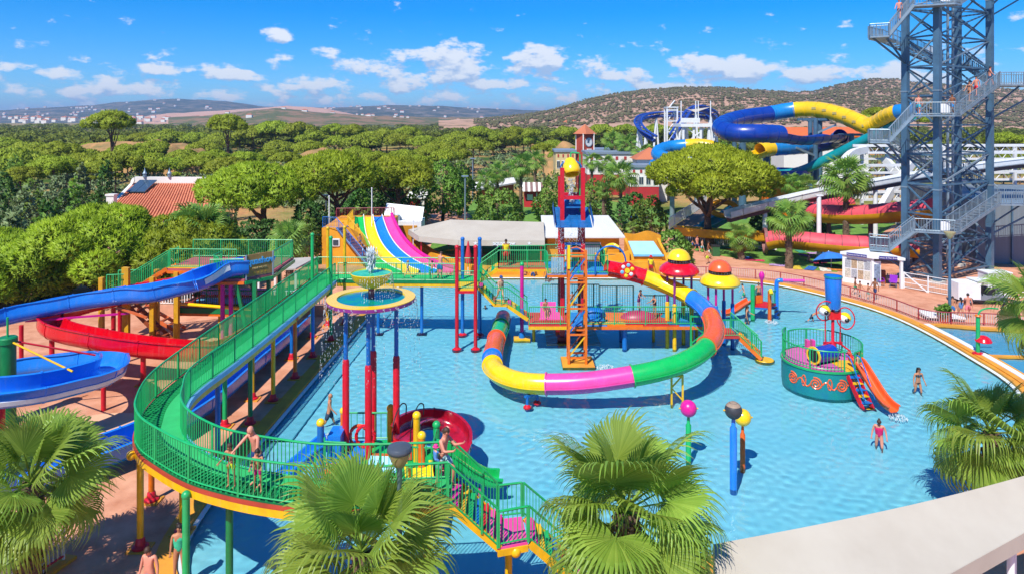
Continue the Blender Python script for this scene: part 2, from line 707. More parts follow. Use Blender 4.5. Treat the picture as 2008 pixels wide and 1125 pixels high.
pool_ctrl = [(-10.75, 22.3), (-11.15, 25.5), (-11.0, 30.5), (-10.75, 38), (-10.25, 49), (-9.6, 58.4), (-8.4, 60.9), (-4, 61.2), (2, 61.25), (8, 61.2), (14, 61.0),
             (19.2, 60.3), (22.6, 58.6), (25.2, 54.8), (26.9, 51.0), (27.5, 46.8), (27.2, 41), (26.4, 36), (23.4, 31), (17.5, 26.1), (7.1, 22.35), (-2, 20.0), (-7.2, 19.8), (-9.6, 20.6)]
pool_loop = spline([Vector((x, y, 0)) for x, y in pool_ctrl], 5, closed=True)
curb_in = offset_loop(pool_loop, 0.06)
curb_out = offset_loop(pool_loop, 0.75)
# the shallow side basin on the right
side_ctrl = [(28.5, 46.6), (31.5, 46.2), (34.6, 45.4), (38.5, 43.2), (41, 38), (40, 32), (34, 29.5), (27.6, 32.0), (28.0, 36), (28.5, 41)]
side_loop = spline([Vector((x, y, 0)) for x, y in side_ctrl], 5, closed=True)
side_out = offset_loop(side_loop, 0.55)

far = 7000
ground = structure(fill_poly([(-far, -200), (far, -200), (far, far), (-far, far)],
                             [[(-60, -60), (-60, 78), (85, 95), (85, -60)]], -0.03).build('ground', SOIL))
deck_outer = [(-60.02, -60.02), (-60.02, 78.02), (85.02, 95.02), (85.02, -60.02)]
deck = structure(fill_poly(deck_outer, [[tuple(p[:2]) for p in curb_in], [tuple(p[:2]) for p in side_loop]], 0.0).build('paved_terrace', DECK))

# kerbs
CURB = mat('ochre_kerb', '#e3a02c', .65, .16, .7, bump=.15, bscale=10, hex2='#c98432')
def ring(a, b, za, zb, name, m):
    mb = MB()
    n = len(a)
    vs = [Vector((p[0], p[1], za)) for p in a] + [Vector((p[0], p[1], zb)) for p in b]
    mb.add(vs, [(i, (i + 1) % n, n + (i + 1) % n, n + i) for i in range(n)])
    return mb
kerb = ring(curb_out, curb_in, .012, .06, 'k', None)
n0 = len(curb_in)
kerb.add([Vector((p[0], p[1], .06)) for p in curb_in] + [Vector((p[0], p[1], FLOOR_Z)) for p in pool_loop], [(i, (i + 1) % n0, n0 + (i + 1) % n0, n0 + i) for i in range(n0)])
k = structure(kerb.build('pool_kerb', CURB, smooth=True))
WTILE = mat('white_pool_edge', '#dfe8ea', .3, .06, 3)
edge = structure(ring(offset_loop(pool_loop, .02), offset_loop(pool_loop, -.16), -.03, -.06, 'e', None).build('pool_edge_strip', WTILE))
kerb2 = ring(side_out, side_loop, .012, .05, 'k', None)
n1 = len(side_loop)
kerb2.add([Vector((p[0], p[1], .05)) for p in side_loop] + [Vector((p[0], p[1], -.4)) for p in side_loop], [(i, (i + 1) % n1, n1 + (i + 1) % n1, n1 + i) for i in range(n1)])
structure(kerb2.build('side_basin_kerb', CURB, smooth=True))

# pool floor: pale blue painted concrete
PFLOOR = mat('pool_floor_paint', '#a4ecfb', .5, .05, .3, hex2='#8ae3f7')
structure(fill_poly([tuple(p[:2]) for p in offset_loop(pool_loop, .05)], [], FLOOR_Z).build('pool_floor', PFLOOR))
structure(fill_poly([tuple(p[:2]) for p in offset_loop(side_loop, .05)], [], -.38).build('side_basin_floor', mat('side_floor_paint', '#6ec4e6', .5, .06, .3)))

# an underwater ledge along the straight left side
led = [V(-10.95, 30.5, -.30), V(-10.7, 38, -.30), V(-10.2, 49, -.30), V(-9.6, 57.5, -.30)]
lmb = MB()
n2 = len(led)
lmb.add(led + [p + V(1.15, 0, 0) for p in led] + [p + V(1.15, 0, -.27) for p in led], [(i, n2 + i, n2 + i + 1, i + 1) for i in range(n2 - 1)] + [(n2 + i, 2 * n2 + i, 2 * n2 + i + 1, n2 + i + 1) for i in range(n2 - 1)])
structure(lmb.build('pool_ledge', mat('ledge_blue', '#86def4', .5, .05, .3)))

def water_mat():
    m = bpy.data.materials.new('pool_water')
    m.use_nodes = True
    nt = m.node_tree
    L = nt.links.new
    nt.nodes.clear()
    out = nt.nodes.new('ShaderNodeOutputMaterial')
    tr = nt.nodes.new('ShaderNodeBsdfRefraction')
    tr.inputs['Color'].default_value = (.885, .985, 1.0, 1)
    tr.inputs['IOR'].default_value = 1.33
    tr.inputs['Roughness'].default_value = 0.0
    gl = nt.nodes.new('ShaderNodeBsdfGlossy')
    gl.inputs['Roughness'].default_value = .04
    fr = nt.nodes.new('ShaderNodeFresnel')
    fr.inputs['IOR'].default_value = 1.33
    mx = nt.nodes.new('ShaderNodeMixShader')
    tp = nt.nodes.new('ShaderNodeBsdfTransparent')
    tp.inputs['Color'].default_value = (.86, .985, 1.0, 1)
    m1 = nt.nodes.new('ShaderNodeMixShader')
    m1.inputs[0].default_value = 1.0
    L(tp.outputs[0], m1.inputs[1])
    L(tr.outputs[0], m1.inputs[2])
    L(fr.outputs[0], mx.inputs[0])
    L(tr.outputs[0], mx.inputs[1])
    L(gl.outputs[0], mx.inputs[2])
    L(mx.outputs[0], out.inputs['Surface'])
    return m
WATER = water_mat()

def wave_field(x, y):
    """Ripples stirred by bathers: many crossing short waves."""
    r = np.random.default_rng(3)
    h = np.zeros_like(x)
    for i in range(46):
        lam = r.uniform(.28, .72)
        a = r.uniform(0, 2 * pi)
        k = 2 * pi / lam
        h += (0.00165 * lam) * np.sin(k * (cos(a) * x + sin(a) * y) + r.uniform(0, 6.28) + .6 * np.sin(.31 * x * cos(i) + .27 * y * sin(i) + i))
    calm = .5 + .5 * np.sin(.31 * x + 1.4 * np.sin(.23 * y)) * np.sin(.27 * y + 1.1 * np.sin(.19 * x + 2))
    return h * (.6 + .85 * calm)

def in_poly(px, py, loop):
    inside = np.zeros(px.shape, bool)
    n = len(loop)
    for i in range(n):
        x0, y0 = loop[i - 1][0], loop[i - 1][1]
        x1, y1 = loop[i][0], loop[i][1]
        c = ((y0 > py) != (y1 > py)) & (px < (x1 - x0) * (py - y0) / (y1 - y0 + 1e-12) + x0)
        inside ^= c
    return inside

def water_sheet(name, loop, z, step):
    lp = offset_loop(loop, .05)
    xs = np.arange(min(p[0] for p in lp) - step, max(p[0] for p in lp) + step, step)
    ys = np.arange(min(p[1] for p in lp) - step, max(p[1] for p in lp) + step, step)
    X, Y = np.meshgrid(xs, ys)
    ins = in_poly(X, Y, lp)
    cell = ins[:-1, :-1] | ins[1:, :-1] | ins[:-1, 1:] | ins[1:, 1:]
    # let the sheet run a little under the kerb, never past its outer face
    idx = np.arange(X.size).reshape(X.shape)
    f = np.stack([idx[:-1, :-1][cell], idx[:-1, 1:][cell], idx[1:, 1:][cell], idx[1:, :-1][cell]], 1)
    used = np.unique(f)
    rem = np.full(X.size, -1)
    rem[used] = np.arange(len(used))
    v = np.stack([X.ravel(), Y.ravel(), z + wave_field(X.ravel(), Y.ravel())], 1)[used]
    return structure(npobj(name, v, rem[f], WATER, smooth=True))

water = water_sheet('pool_water', pool_loop, WATER_Z, .072)
water2 = water_sheet('side_basin_water', side_loop, -.1, .14)
for w in (water, water2):
    w.cycles.is_caustics_caster = True
for o in COL.objects:
    if o.name in ('pool_floor', 'side_basin_floor', 'pool_ledge'):
        o.cycles.is_caustics_receiver = True
sun_d.cycles.is_caustics_light = True
# ================================================================== shared builders for pool equipment
def railing(parent, pts, h=1.1, m=None, step=.135, top_r=.035, bal=.022, post_every=1.9, lower=.1):
    """Handrail, lower rail and upright bars along a line of floor points."""
    m = m or GREEN
    pts = [Vector(p) for p in pts]
    up = Vector((0, 0, h))
    MB().tube([p + up for p in pts], top_r, 6).build('handrail', m, parent, smooth=True)
    MB().tube([p + Vector((0, 0, lower)) for p in pts], top_r * .75, 5).build('lower_rail', m, parent, smooth=True)
    b = MB()
    for q in resample(pts, step):
        b.bar(q + Vector((0, 0, lower)), q + up, bal)
    b.build('balusters', m, parent, kind='stuff')
    posts = resample(pts, post_every)
    if (posts[-1] - pts[-1]).length > .3:
        posts.append(pts[-1])
    p2 = MB()
    for q in posts:
        p2.bar(q, q + up, .06)
    p2.build('railing_posts', m, parent, kind='stuff')

def strip(a, b, t, z=0.0):
    """Slab between two matching edge lines, t thick, its top raised by z."""
    mb = MB()
    n = len(a)
    dz = Vector((0, 0, z))
    vs = [Vector(p) + dz for p in a] + [Vector(p) + dz for p in b]
    vs += [v - Vector((0, 0, t)) for v in vs]
    fs = []
    for i in range(n - 1):
        fs += [(i, i + 1, n + i + 1, n + i), (2 * n + i, 3 * n + i, 3 * n + i + 1, 2 * n + i + 1),
               (i, 2 * n + i, 2 * n + i + 1, i + 1), (n + i, n + i + 1, 3 * n + i + 1, 3 * n + i)]
    fs += [(0, n, 3 * n, 2 * n), (n - 1, 3 * n - 1, 4 * n - 1, 2 * n - 1)]
    return mb.add(vs, fs)

def fascia(pts, w, z0, z1):
    prof = [(-w / 2, z0), (w / 2, z0), (w / 2, z1), (-w / 2, z1)]
    return MB().sweep(prof, pts)

def post(parent, x, y, top, m, r=.105, z0=0.0, foot=True, name='post', cap=None):
    o = MB().lathe([(r, z0), (r, top)], (x, y, 0), 12).build(name, m, parent, smooth=True)
    if foot:
        MB().lathe([(.26, z0 + .01), (.26, z0 + .10), (.2, z0 + .14), (r + .06, z0 + .16), (r + .035, z0 + .34), (r, z0 + .38)], (x, y, 0), 14).build('base_collar', RED, o, smooth=True)
        MB().prism([(x - .34, y - .3), (x + .34, y - .3), (x + .34, y + .3), (x - .34, y + .3)], z0 - .02, z0 + .05).build('footing', CURB, o)
    if cap:
        MB().sphere((x, y, top), r * 1.25, 12, 7).build('cap', cap, o, smooth=True)
    return o

def arc_prof(R, t=.05, a0=-180, a1=0, n=14, lip=.05):
    """Open trough profile: outer arc then inner arc, with rolled lips."""
    out = []
    for i in range(n + 1):
        a = radians(a0 + (a1 - a0) * i / n)
        out.append((R * cos(a), R * sin(a)))
    inn = []
    for i in range(n + 1):
        a = radians(a1 - (a1 - a0) * i / n)
        inn.append(((R - t) * cos(a), (R - t) * sin(a)))
    out.append((R + lip, out[-1][1]))
    out.append((R + lip, out[-1][1] + .05))
    inn.append((-R - lip, inn[-1][1] + .05))
    inn.append((-R - lip, inn[-1][1] - .05))
    return out + inn

def u_prof(w, h, t=.05, r=.25, n=5):
    """Flat-bottomed trough with rounded corners and lips."""
    o = [(-w / 2 - .07, h), (-w / 2 - .07, h - .06), (-w / 2, h - .06)]
    for i in range(n + 1):
        a = pi + (pi / 2) * i / n
        o.append((-w / 2 + r + r * cos(a), r + r * sin(a)))
    for i in range(n + 1):
        a = 1.5 * pi + (pi / 2) * i / n
        o.append((w / 2 - r + r * cos(a), r + r * sin(a)))
    o += [(w / 2, h - .06), (w / 2 + .07, h - .06), (w / 2 + .07, h)]
    i_ = []
    rr = r - t
    for i in range(n + 1):
        a = (pi / 2) * i / n
        i_.append((w / 2 - r + rr * cos(-a), r + rr * sin(-a)))
    for i in range(n + 1):
        a = 1.5 * pi - (pi / 2) * i / n
        i_.append((-w / 2 + r + rr * cos(a), r + rr * sin(a)))
    i_.insert(0, (w / 2 - t, h))
    i_.append((-w / 2 + t, h))
    return o + i_

def flume(parent, pts, prof, m, joints=4, bank=None, name='trough', rib_m=None):
    """Trough in bolted lengths, each its own part with a flange at its end."""
    n = len(pts)
    k = max(1, n // joints)
    i = 0
    objs = []
    while i < n - 1:
        j = min(n - 1, i + k)
        if n - 1 - j < k * .4:
            j = n - 1
        seg = pts[i:j + 1]
        bk = None if bank is None else (bank[i:j + 1] if hasattr(bank, '__len__') else bank)
        o = MB().sweep(prof, seg, bank=bk).build(name, m, parent, smooth=True, angle=50)
        if j < n - 1:
            t = (pts[j + 1] - pts[j - 1]).normalized() * .035
            big = [(x * 1.045, y * 1.045 - .012) for x, y in prof]
            MB().sweep(big, [pts[j] - t, pts[j] + t], bank=None if bank is None else (bank[j] if hasattr(bank, '__len__') else bank)).build('flange', rib_m or m, o)
        objs.append(o)
        i = j
    return objs

def ladder_stair(parent, a, b, width_vec, n, mats, stringer, tread=.26, th=.05):
    """Open stair from a (top, one side) to b (bottom, same side); width_vec spans the treads."""
    a, b, w = Vector(a), Vector(b), Vector(width_vec)
    for s in (0, 1):
        MB().bar(a + w * s, b + w * s, .07, .22).build('stringer', stringer, parent)
    d = Vector((b.x - a.x, b.y - a.y, 0)).normalized() * tread / 2
    for i in range(n):
        c = a.lerp(b, (i + .5) / n) + Vector((0, 0, .1))
        q = [c - d, c + d, c + d + w, c - d + w]
        MB().slab(q, th).build('tread', mats[i % len(mats)], parent)

# ================================================================== the long green walkway
FZ = 3.5
w_out = [(-13.3, 46.9), (-13.35, 42), (-13.45, 36), (-13.55, 30), (-13.45, 25.8), (-12.75, 23.3), (-11.9, 21.9), (-10.7, 20.85), (-9.5, 20.0), (-8.5, 19.5), (-7.1, 19.0), (-5.4, 18.65), (-3.5, 18.65), (-1.75, 18.85)]
w_in = [(-11.5, 44.9), (-11.6, 41), (-11.7, 36), (-11.9, 30), (-12.1, 26.3), (-11.5, 24.2), (-10.9, 22.95), (-10.05, 22.0), (-9.0, 21.2), (-8.2, 20.8), (-7.2, 20.45), (-5.6, 20.05), (-3.6, 20.05), (-1.75, 20.2)]
so = spline([Vector((x, y, FZ)) for x, y in w_out], 7)
si = spline([Vector((x, y, FZ)) for x, y in w_in], 7)
wk = thing('walkway', 'long green railed walkway curving on coloured posts round the near left pool corner', 'walkway', (-12.6, 34, 0))
MATG = mat('green_mat', '#2fb866', .7, .10, 1.2, bump=.2, bscale=30)
MATG_D = mat('green_grating', '#0b6a3a', .6, .15, 2.0)
strip(so, si, .1).build('floor', MATG_D, wk)
mid = [o.lerp(i, .52) for o, i in zip(so, si)]
strip([m_.lerp(i, .02) for m_, i in zip(mid, si)], [o.lerp(i, .955) for o, i in zip(so, si)], .02, .03).build('smooth_mat', MATG, wk)
ribs = MB()
ro, rm = so, mid
acc = 0.0
for k in range(len(ro) - 1):
    L_ = ((ro[k + 1] - ro[k]).length + (rm[k + 1] - rm[k]).length) / 2
    n_ = max(1, int(L_ / .14))
    for j in range(n_):
        t = (j + .5) / n_
        a = ro[k].lerp(ro[k + 1], t)
        b = rm[k].lerp(rm[k + 1], t)
        ribs.bar(a.lerp(b, .06) + Vector((0, 0, .02)), b + Vector((0, 0, .02)), .075, .04)
ribs.build('floor_ribs', mat('green_rib', '#12994f', .55, .1, 2), wk, kind='stuff')
fascia(so, .07, -.36, -.13).build('outer_beam', YEL, wk)
fascia(so, .09, -.13, -.02).build('outer_edge', mat('edge_red_brown', '#b5432f', .5, .12, 2), wk)
fascia(si, .07, -.36, -.14).build('inner_beam', YEL, wk)
fascia(si, .12, -.14, .05).build('inner_gutter', LBLUE, wk)
railing(wk, [p + (q - p).normalized() * .03 for p, q in zip(so, si)], 1.12, GREEN)
railing(wk, [q + (p - q).normalized() * .09 for p, q in zip(so, si)], 1.12, GREEN)
for x, y, m in [(-11.75, 40.6, BLUE), (-11.75, 37.3, ORANGE), (-11.9, 34.3, YEL), (-12.05, 31.7, GREEN_D), (-12.2, 28.55, BLUE),
                (-12.9, 40.3, BLUE), (-13.0, 34.5, YEL), (-13.1, 31.4, GREEN), (-13.25, 25.3, ORANGE), (-12.15, 22.5, YEL), (-11.2, 23.4, YEL)]:
    post(wk, x, y, FZ - .3, m)
    MB().lathe([(.105, FZ - .38), (.19, FZ - .3), (.19, FZ - .16), (.1, FZ - .12)], (x, y, 0), 12).build('post_head', m, wk, smooth=True)
post(wk, -9.35, 19.75, FZ - .25, GREEN, cap=GREEN, z0=0)
post(wk, -8.25, 20.1, FZ - .1, GREEN_D, z0=FLOOR_Z)
post(wk, -2.4, 19.5, FZ - .1, mat('paint_brown_orange', '#b0561c', .45, .12, 2), z0=0)
MB().sphere((-12.25, 22.15, FZ - .28), .15).build('end_knob', YEL, wk, smooth=True)
# stair down from its end
MULTI = [MAG, YEL, GREEN, BLUE, RED, PINKF]
ladder_stair(wk, (-1.7, 18.9, 3.42), (-.35, 19.15, 2.1), (.02, 1.3, 0), 7, MULTI, YEL)
MB().slab([V(-.4, 19.1, 2.15), V(.45, 19.35, 2.15), V(.3, 20.6, 2.15), V(-.45, 20.45, 2.15)], .08).build('landing', PINKF, wk)
fascia([V(-.4, 19.1, 2.1), V(.45, 19.35, 2.1)], .07, -.2, -.02).build('landing_beam', YEL, wk)
ladder_stair(wk, (.5, 19.4, 2.08), (2.3, 19.95, .2), (-.1, 1.25, 0), 8, MULTI, YEL)
sr1 = [V(-1.75, 18.87, 3.5), V(-.4, 19.08, 2.15)]
sr2 = [V(-1.75, 20.22, 3.5), V(-.45, 20.47, 2.15)]
railing(wk, sr1, 1.1, GREEN, post_every=1.3)
railing(wk, sr2, 1.1, GREEN, post_every=1.3)
railing(wk, [V(-.36, 19.1, 2.15), V(.45, 19.36, 2.15)], 1.0, GREEN, post_every=.85)
railing(wk, [V(-.4, 20.47, 2.15), V(.3, 20.62, 2.15)], 1.0, GREEN, post_every=.8)
railing(wk, [V(.48, 19.38, 2.15), V(2.3, 19.95, .3)], 1.0, GREEN)
railing(wk, [V(.35, 20.62, 2.15), V(2.2, 21.2, .3)], 1.0, GREEN)
post(wk, -.1, 19.8, 2.05, YEL, z0=FLOOR_Z)
MB().sphere((.1, 19.3, 1.92), .16).build('round_knob', YEL, wk, smooth=True)

# corner tower at the walkway's far end
ct = thing('corner_tower', 'four tall green and yellow corner posts where walkway meets footbridge', 'posts', (-12, 45.4, 0))
for x, y, m, t in [(-12.85, 44.3, GREEN, 6.6), (-11.5, 43.7, GREEN, 6.5), (-12.55, 46.9, YEL, 6.6), (-11.5, 47.3, YEL, 6.6)]:
    post(ct, x, y, t, m, cap=m)

# ================================================================== footbridge to the middle tower
fb = thing('footbridge', 'straight green footbridge with yellow beam crossing the pool behind the dish fountain', 'footbridge', (-7, 45.6, 0))
strip([V(-13.2, 46.9, FZ), V(-11.5, 46.9, FZ), V(-3.6, 46.6, FZ), V(-2.1, 46.4, FZ)], [V(-11.5, 44.92, FZ), V(-11.2, 44.9, FZ), V(-3.6, 44.7, FZ), V(-2.1, 44.6, FZ)], .1).build('floor', MATG, fb)
fascia([V(-11.4, 44.88, FZ), V(-2.2, 44.6, FZ)], .07, -.34, -.12).build('front_beam', YEL, fb)
fascia([V(-11.4, 44.86, FZ), V(-2.2, 44.58, FZ)], .09, -.1, .08).build('front_edge', GREEN_D, fb)
fascia([V(-13.2, 46.92, FZ), V(-2.2, 46.55, FZ)], .07, -.34, -.1).build('back_beam', YEL, fb)
railing(fb, [V(-11.35, 44.95, FZ), V(-3.55, 44.72, FZ)], 1.15, GREEN)
railing(fb, [V(-13.2, 46.85, FZ), V(-2.3, 46.5, FZ)], 1.15, GREEN)
for x in (-8.9, -6.0):
    post(fb, x, 45.8, FZ - .1, BLUE, z0=FLOOR_Z)

# ================================================================== red and blue post portal
pt = thing('post_portal', 'tall portal of two red and two blue posts carrying a small platform', 'posts', (-2.8, 44, 0))
for x, y, m in [(-3.4, 42.5, RED), (-2.25, 42.5, RED), (-3.26, 45.4, BLUE), (-2.13, 45.4, BLUE)]:
    post(pt, x, y, 6.13, m, r=.115, z0=FLOOR_Z, foot=False, cap=m)
    MB().lathe([(.3, FLOOR_Z + .01), (.3, WATER_Z - .02), (.14, WATER_Z + .1)], (x, y, 0), 14).build('base_collar', RED, pt, smooth=True)
MB().bar((-3.4, 42.5, FZ - .12), (-2.25, 42.5, FZ - .12), .14).build('crossbar', RED, pt)
MB().slab([V(-3.4, 42.6, FZ + .02), V(-2.2, 42.6, FZ + .02), V(-2.1, 44.6, FZ + .02), V(-3.6, 44.68, FZ + .02)], .1).build('platform', mat('platform_yellow', '#e8c21a', .5, .1, 2), pt)
fascia([V(-2.25, 42.6, FZ), V(-2.1, 44.6, FZ)], .06, -.2, -.05).build('side_beam', MAG, pt)
railing(pt, [V(-3.38, 42.75, FZ), V(-2.3, 42.75, FZ)], 1.1, GREEN)

# ================================================================== play tower in the middle
TZ, LZ = 4.35, 1.5
tw = thing('play_tower', 'tall red play tower with tipping yellow bucket over green railed decks', 'play tower', (3.2, 44.3, 0))
for x in (3.22, 4.55):
    for y in (44.2, 46.2):
        MB().bar((x, y, FLOOR_Z), (x, y, 10.9 if y < 45 else 10.2), .26).build('tower_leg', RED, tw)
        MB().box((x, y, -.1), (.6, .6, .5)).build('leg_base', mat('dark_red', '#8f1526', .5, .15, 2), tw)
MB().prism([(2.2, 43.5), (5.6, 43.5), (5.6, 46.8), (2.2, 46.8)], FLOOR_Z + .01, WATER_Z - .1).build('footing', CURB, tw)
MB().bar((3.22, 44.2, 9.0), (4.55, 44.2, 9.0), .22).build('crossbar', RED, tw)
MB().bar((3.22, 46.2, 9.0), (4.55, 46.2, 9.0), .22).build('crossbar', RED, tw)
for z in (5.75, 6.05):
    MB().bar((3.22, 44.15, z), (4.55, 44.15, z), .10, .14).build('tie_bar', BLUE, tw)
# bucket with hoop, green feed pipe
bk = MB().lathe([(.20, -.62), (.30, -.62), (.36, -.56), (.56, -.05), (.60, .25), (.56, .42), (.50, .47), (.46, .40), (.50, .2), (.28, -.5), (0, -.5)], (3.85, 44.9, 10.85), 24, axis=(.12, -.5, -1)).build('bucket', YELF, tw, smooth=True)
MB().tube([V(3.85 + .68 * cos(a), 44.95, 10.85 + .5 * sin(a)) for a in np.linspace(0, pi, 15)], .05, 6).build('bucket_hoop', BLUE, bk, smooth=True)
MB().tube([(3.22, 44.9, 10.7), (4.55, 44.9, 10.7)], .06, 8).build('bucket_axle', RED, tw, smooth=True)
MB().tube([(4.45, 45.1, 7.0), (4.45, 45.1, 11.7), (4.40, 45.1, 11.8), (3.9, 45.1, 11.85), (3.85, 45.1, 11.8), (3.85, 45.1, 11.5)], .05, 8).build('feed_pipe', GREEN, tw, smooth=True)
# splash roof: slanted blue panels
RAIN = mat('blue_panel', '#1566a8', .4, .14, 1.5)
for i in range(5):
    t0, t1 = i / 5, (i + 1) / 5 - .012
    y0, y1 = 43.3 + 2.4 * t0, 43.3 + 2.4 * t1
    z0, z1 = 7.25 + .95 * t0, 7.25 + .95 * t1
    MB().slab([V(2.75, y0, z0), V(5.05, y0, z0), V(5.05, y1, z1), V(2.75, y1, z1)], .05).build('roof_panel', RAIN, tw)
for x in (3.05, 3.7, 4.2, 4.75):
    MB().bar((x, 43.32, 7.3), (x, 45.68, 8.24), .05).build('roof_batten', RAIN, tw)
for i in range(3):
    MB().slab([V(3.25, 44.35 + i * .35, 8.35 + i * .15), V(4.5, 44.35 + i * .35, 8.35 + i * .15), V(4.5, 44.67 + i * .35, 8.49 + i * .15), V(3.25, 44.67 + i * .35, 8.49 + i * .15)], .05).build('upper_panel', RAIN, tw)
MB().slab([V(2.72, 43.3, 7.7), V(2.68, 43.3, 7.25), V(2.68, 45.7, 8.2), V(2.72, 45.7, 8.6)], .04).build('side_cheek', BLUE, tw)
MB().slab([V(5.12, 43.3, 7.25), V(5.16, 43.3, 7.7), V(5.16, 45.7, 8.6), V(5.12, 45.7, 8.2)], .04).build('side_cheek', BLUE, tw)
# upper deck
MB().slab([V(2.2, 43.1, TZ), V(6.0, 43.1, TZ), V(6.0, 46.9, TZ), V(2.2, 46.9, TZ)], .1).build('upper_deck', mat('deck_blue', '#2f86cf', .5, .1, 1.5), tw)
fascia([V(2.2, 43.08, TZ), V(6.0, 43.08, TZ)], .07, -.22, -.06).build('deck_beam', ORANGE, tw)
MB().slab([V(2.2, 43.12, TZ + .03), V(3.1, 43.12, TZ + .03), V(3.1, 44.6, TZ + .03), V(2.2, 44.6, TZ + .03)], .03).build('deck_mat', YEL, tw)
railing(tw, [V(2.25, 43.15, TZ), V(6.0, 43.15, TZ)], 1.15, GREEN)
railing(tw, [V(2.25, 46.8, TZ), V(6.0, 46.8, TZ)], 1.15, GREEN)
railing(tw, [V(2.25, 43.2, TZ), V(2.25, 44.6, TZ)], 1.15, GREEN)
railing(tw, [V(6.0, 44.6, TZ), V(6.0, 46.8, TZ)], 1.15, GREEN)
GREYP = mat('grey_panel', '#8fb2bc', .4, .1, 2)
for i in range(5):
    MB().box((2.52 + i * .16, 43.09, TZ + .55), (.14, .03, .95)).build('play_panel', GREYP, tw)
# spray arch, yellow duck-bill nozzle, red flower wheel
MB().tube([V(5.2 + .95 * (1 - cos(a)), 43.0, TZ + .8 + .95 * sin(a)) for a in np.linspace(0, pi, 16)] + [V(7.1, 43.0, TZ + .4)], .055, 8).build('spray_arch', BLUE, tw, smooth=True)
MB().tube([(5.2, 43.0, TZ), (5.2, 43.0, TZ + .85)], .055, 8).build('arch_foot', BLUE, tw, smooth=True)
MB().tube(spline([V(6.1, 45.2, TZ + .9), V(6.2, 45.1, TZ + 1.3), V(6.6, 44.9, TZ + 1.5), V(6.95, 44.7, TZ + 1.35)], 5), .15, 10, r2=.1).build('curved_nozzle', YELF, tw, smooth=True)
wc = V(7.15, 42.75, TZ + .30)
wheel = MB().lathe([(.0, -.05), (.53, -.05), (.53, .05), (0, .05)], wc, 28, axis=(0, -1, 0)).build('flower_wheel', REDF, tw, smooth=True)
MB().lathe([(0, -.07), (.16, -.07), (.16, .09), (0, .09)], wc, 16, axis=(0, -1, 0)).build('hub', YELF, wheel, smooth=True)
for i, m in enumerate([YELF, LBLUE, WHITE, LBLUE, YELF, WHITE]):
    a = i * pi / 3 + .3
    MB().sphere(wc + V(.33 * cos(a), -.05, .33 * sin(a)), .12, 10, 6, (1, .3, 1)).build('petal', m, wheel, smooth=True)
# climb from portal to upper deck
strip([V(-.9, 46.6, TZ - .05), V(2.2, 46.8, TZ - .05)], [V(-.9, 45.0, TZ - .05), V(2.2, 45.0, TZ - .05)], .1).build('link_deck', mat('deck_brown', '#c06a3a', .6, .1, 1.5), tw)
fascia([V(-.9, 44.98, TZ - .05), V(2.2, 44.98, TZ - .05)], .07, -.22, -.08).build('link_beam', YEL, tw)
railing(tw, [V(-.9, 45.05, TZ - .05), V(2.2, 45.05, TZ - .05)], 1.15, GREEN)
railing(tw, [V(-.9, 46.6, TZ - .05), V(2.2, 46.75, TZ - .05)], 1.15, GREEN)
ladder_stair(tw, (-.9, 45.0, TZ - .1), (-2.05, 44.95, FZ), (0, 1.5, 0), 5, [YEL, GREEN], YEL)
railing(tw, [V(-.9, 45.05, TZ - .05), V(-2.05, 44.98, FZ)], 1.1, GREEN)
railing(tw, [V(-.9, 46.6, TZ - .05), V(-2.05, 46.5, FZ)], 1.1, GREEN)
# stair down to the lower deck
ladder_stair(tw, (-2.1, 43.3, FZ - .05), (-1.1, 43.2, 2.42), (0, 1.4, 0), 5, MULTI, YEL)
MB().slab([V(-1.15, 43.1, 2.4), V(-.3, 43.1, 2.4), V(-.3, 44.6, 2.4), V(-1.15, 44.6, 2.4)], .09).build('stair_landing', YEL, tw)
ladder_stair(tw, (-.3, 43.2, 2.36), (1.0, 43.0, LZ + .02), (0, 1.4, 0), 5, MULTI, YEL)
for y in (43.15, 44.55):
    railing(tw, [V(-2.1, y + .1, FZ), V(-1.12, y, 2.45), V(-.3, y, 2.42), V(1.0, y - .05, LZ)], 1.05, GREEN)
# lower deck
MB().slab([V(1.0, 42.0, LZ), V(3.6, 42.0, LZ), V(3.6, 44.8, LZ), V(1.0, 44.8, LZ)], .1).build('lower_deck', mat('deck_red', '#c63a34', .55, .12, 1.5), tw)
for i, m in enumerate([BLUE, ORANGE, MAG, BLUE]):
    MB().slab([V(3.62 + i * 2.2, 42.0, LZ), V(5.8 + i * 2.2, 42.0, LZ), V(5.8 + i * 2.2, 44.8, LZ), V(3.62 + i * 2.2, 44.8, LZ)], .1).build('lower_deck', [mat('deck_blue', '#2f86cf'), ORANGE, mat('deck_red', '#c63a34'), mat('deck_blue', '#2f86cf')][i], tw)
for i in range(3):
    MB().slab([V(4.4 + i * 2.6, 42.05, LZ + .04), V(6.9 + i * 2.6, 42.05, LZ + .04), V(6.9 + i * 2.6, 42.6, LZ + .04), V(4.4 + i * 2.6, 42.6, LZ + .04)], .03).build('edge_mat', [YEL, RED, mat('deck_teal', '#157aa0', .5)][i], tw)
fascia([V(1.0, 41.97, LZ), V(3.6, 41.97, LZ)], .07, -.26, -.08).build('lower_beam', YEL, tw)
fascia([V(3.62, 41.97, LZ), V(12.4, 41.97, LZ)], .07, -.26, -.08).build('lower_beam', ORANGE, tw)
railing(tw, [V(1.05, 42.05, LZ), V(3.55, 42.05, LZ)], 1.1, GREEN)
railing(tw, [V(4.35, 42.05, LZ), V(12.4, 42.05, LZ)], 1.1, GREEN)
railing(tw, [V(2.0, 44.75, LZ), V(2.0, 45.2, LZ), V(5.7, 45.2, LZ), V(5.7, 44.75, LZ), V(7.9, 44.75, LZ)], 1.7, GREEN_D, step=.16)
railing(tw, [V(8.3, 44.75, LZ), V(12.4, 44.75, LZ)], 1.1, GREEN)
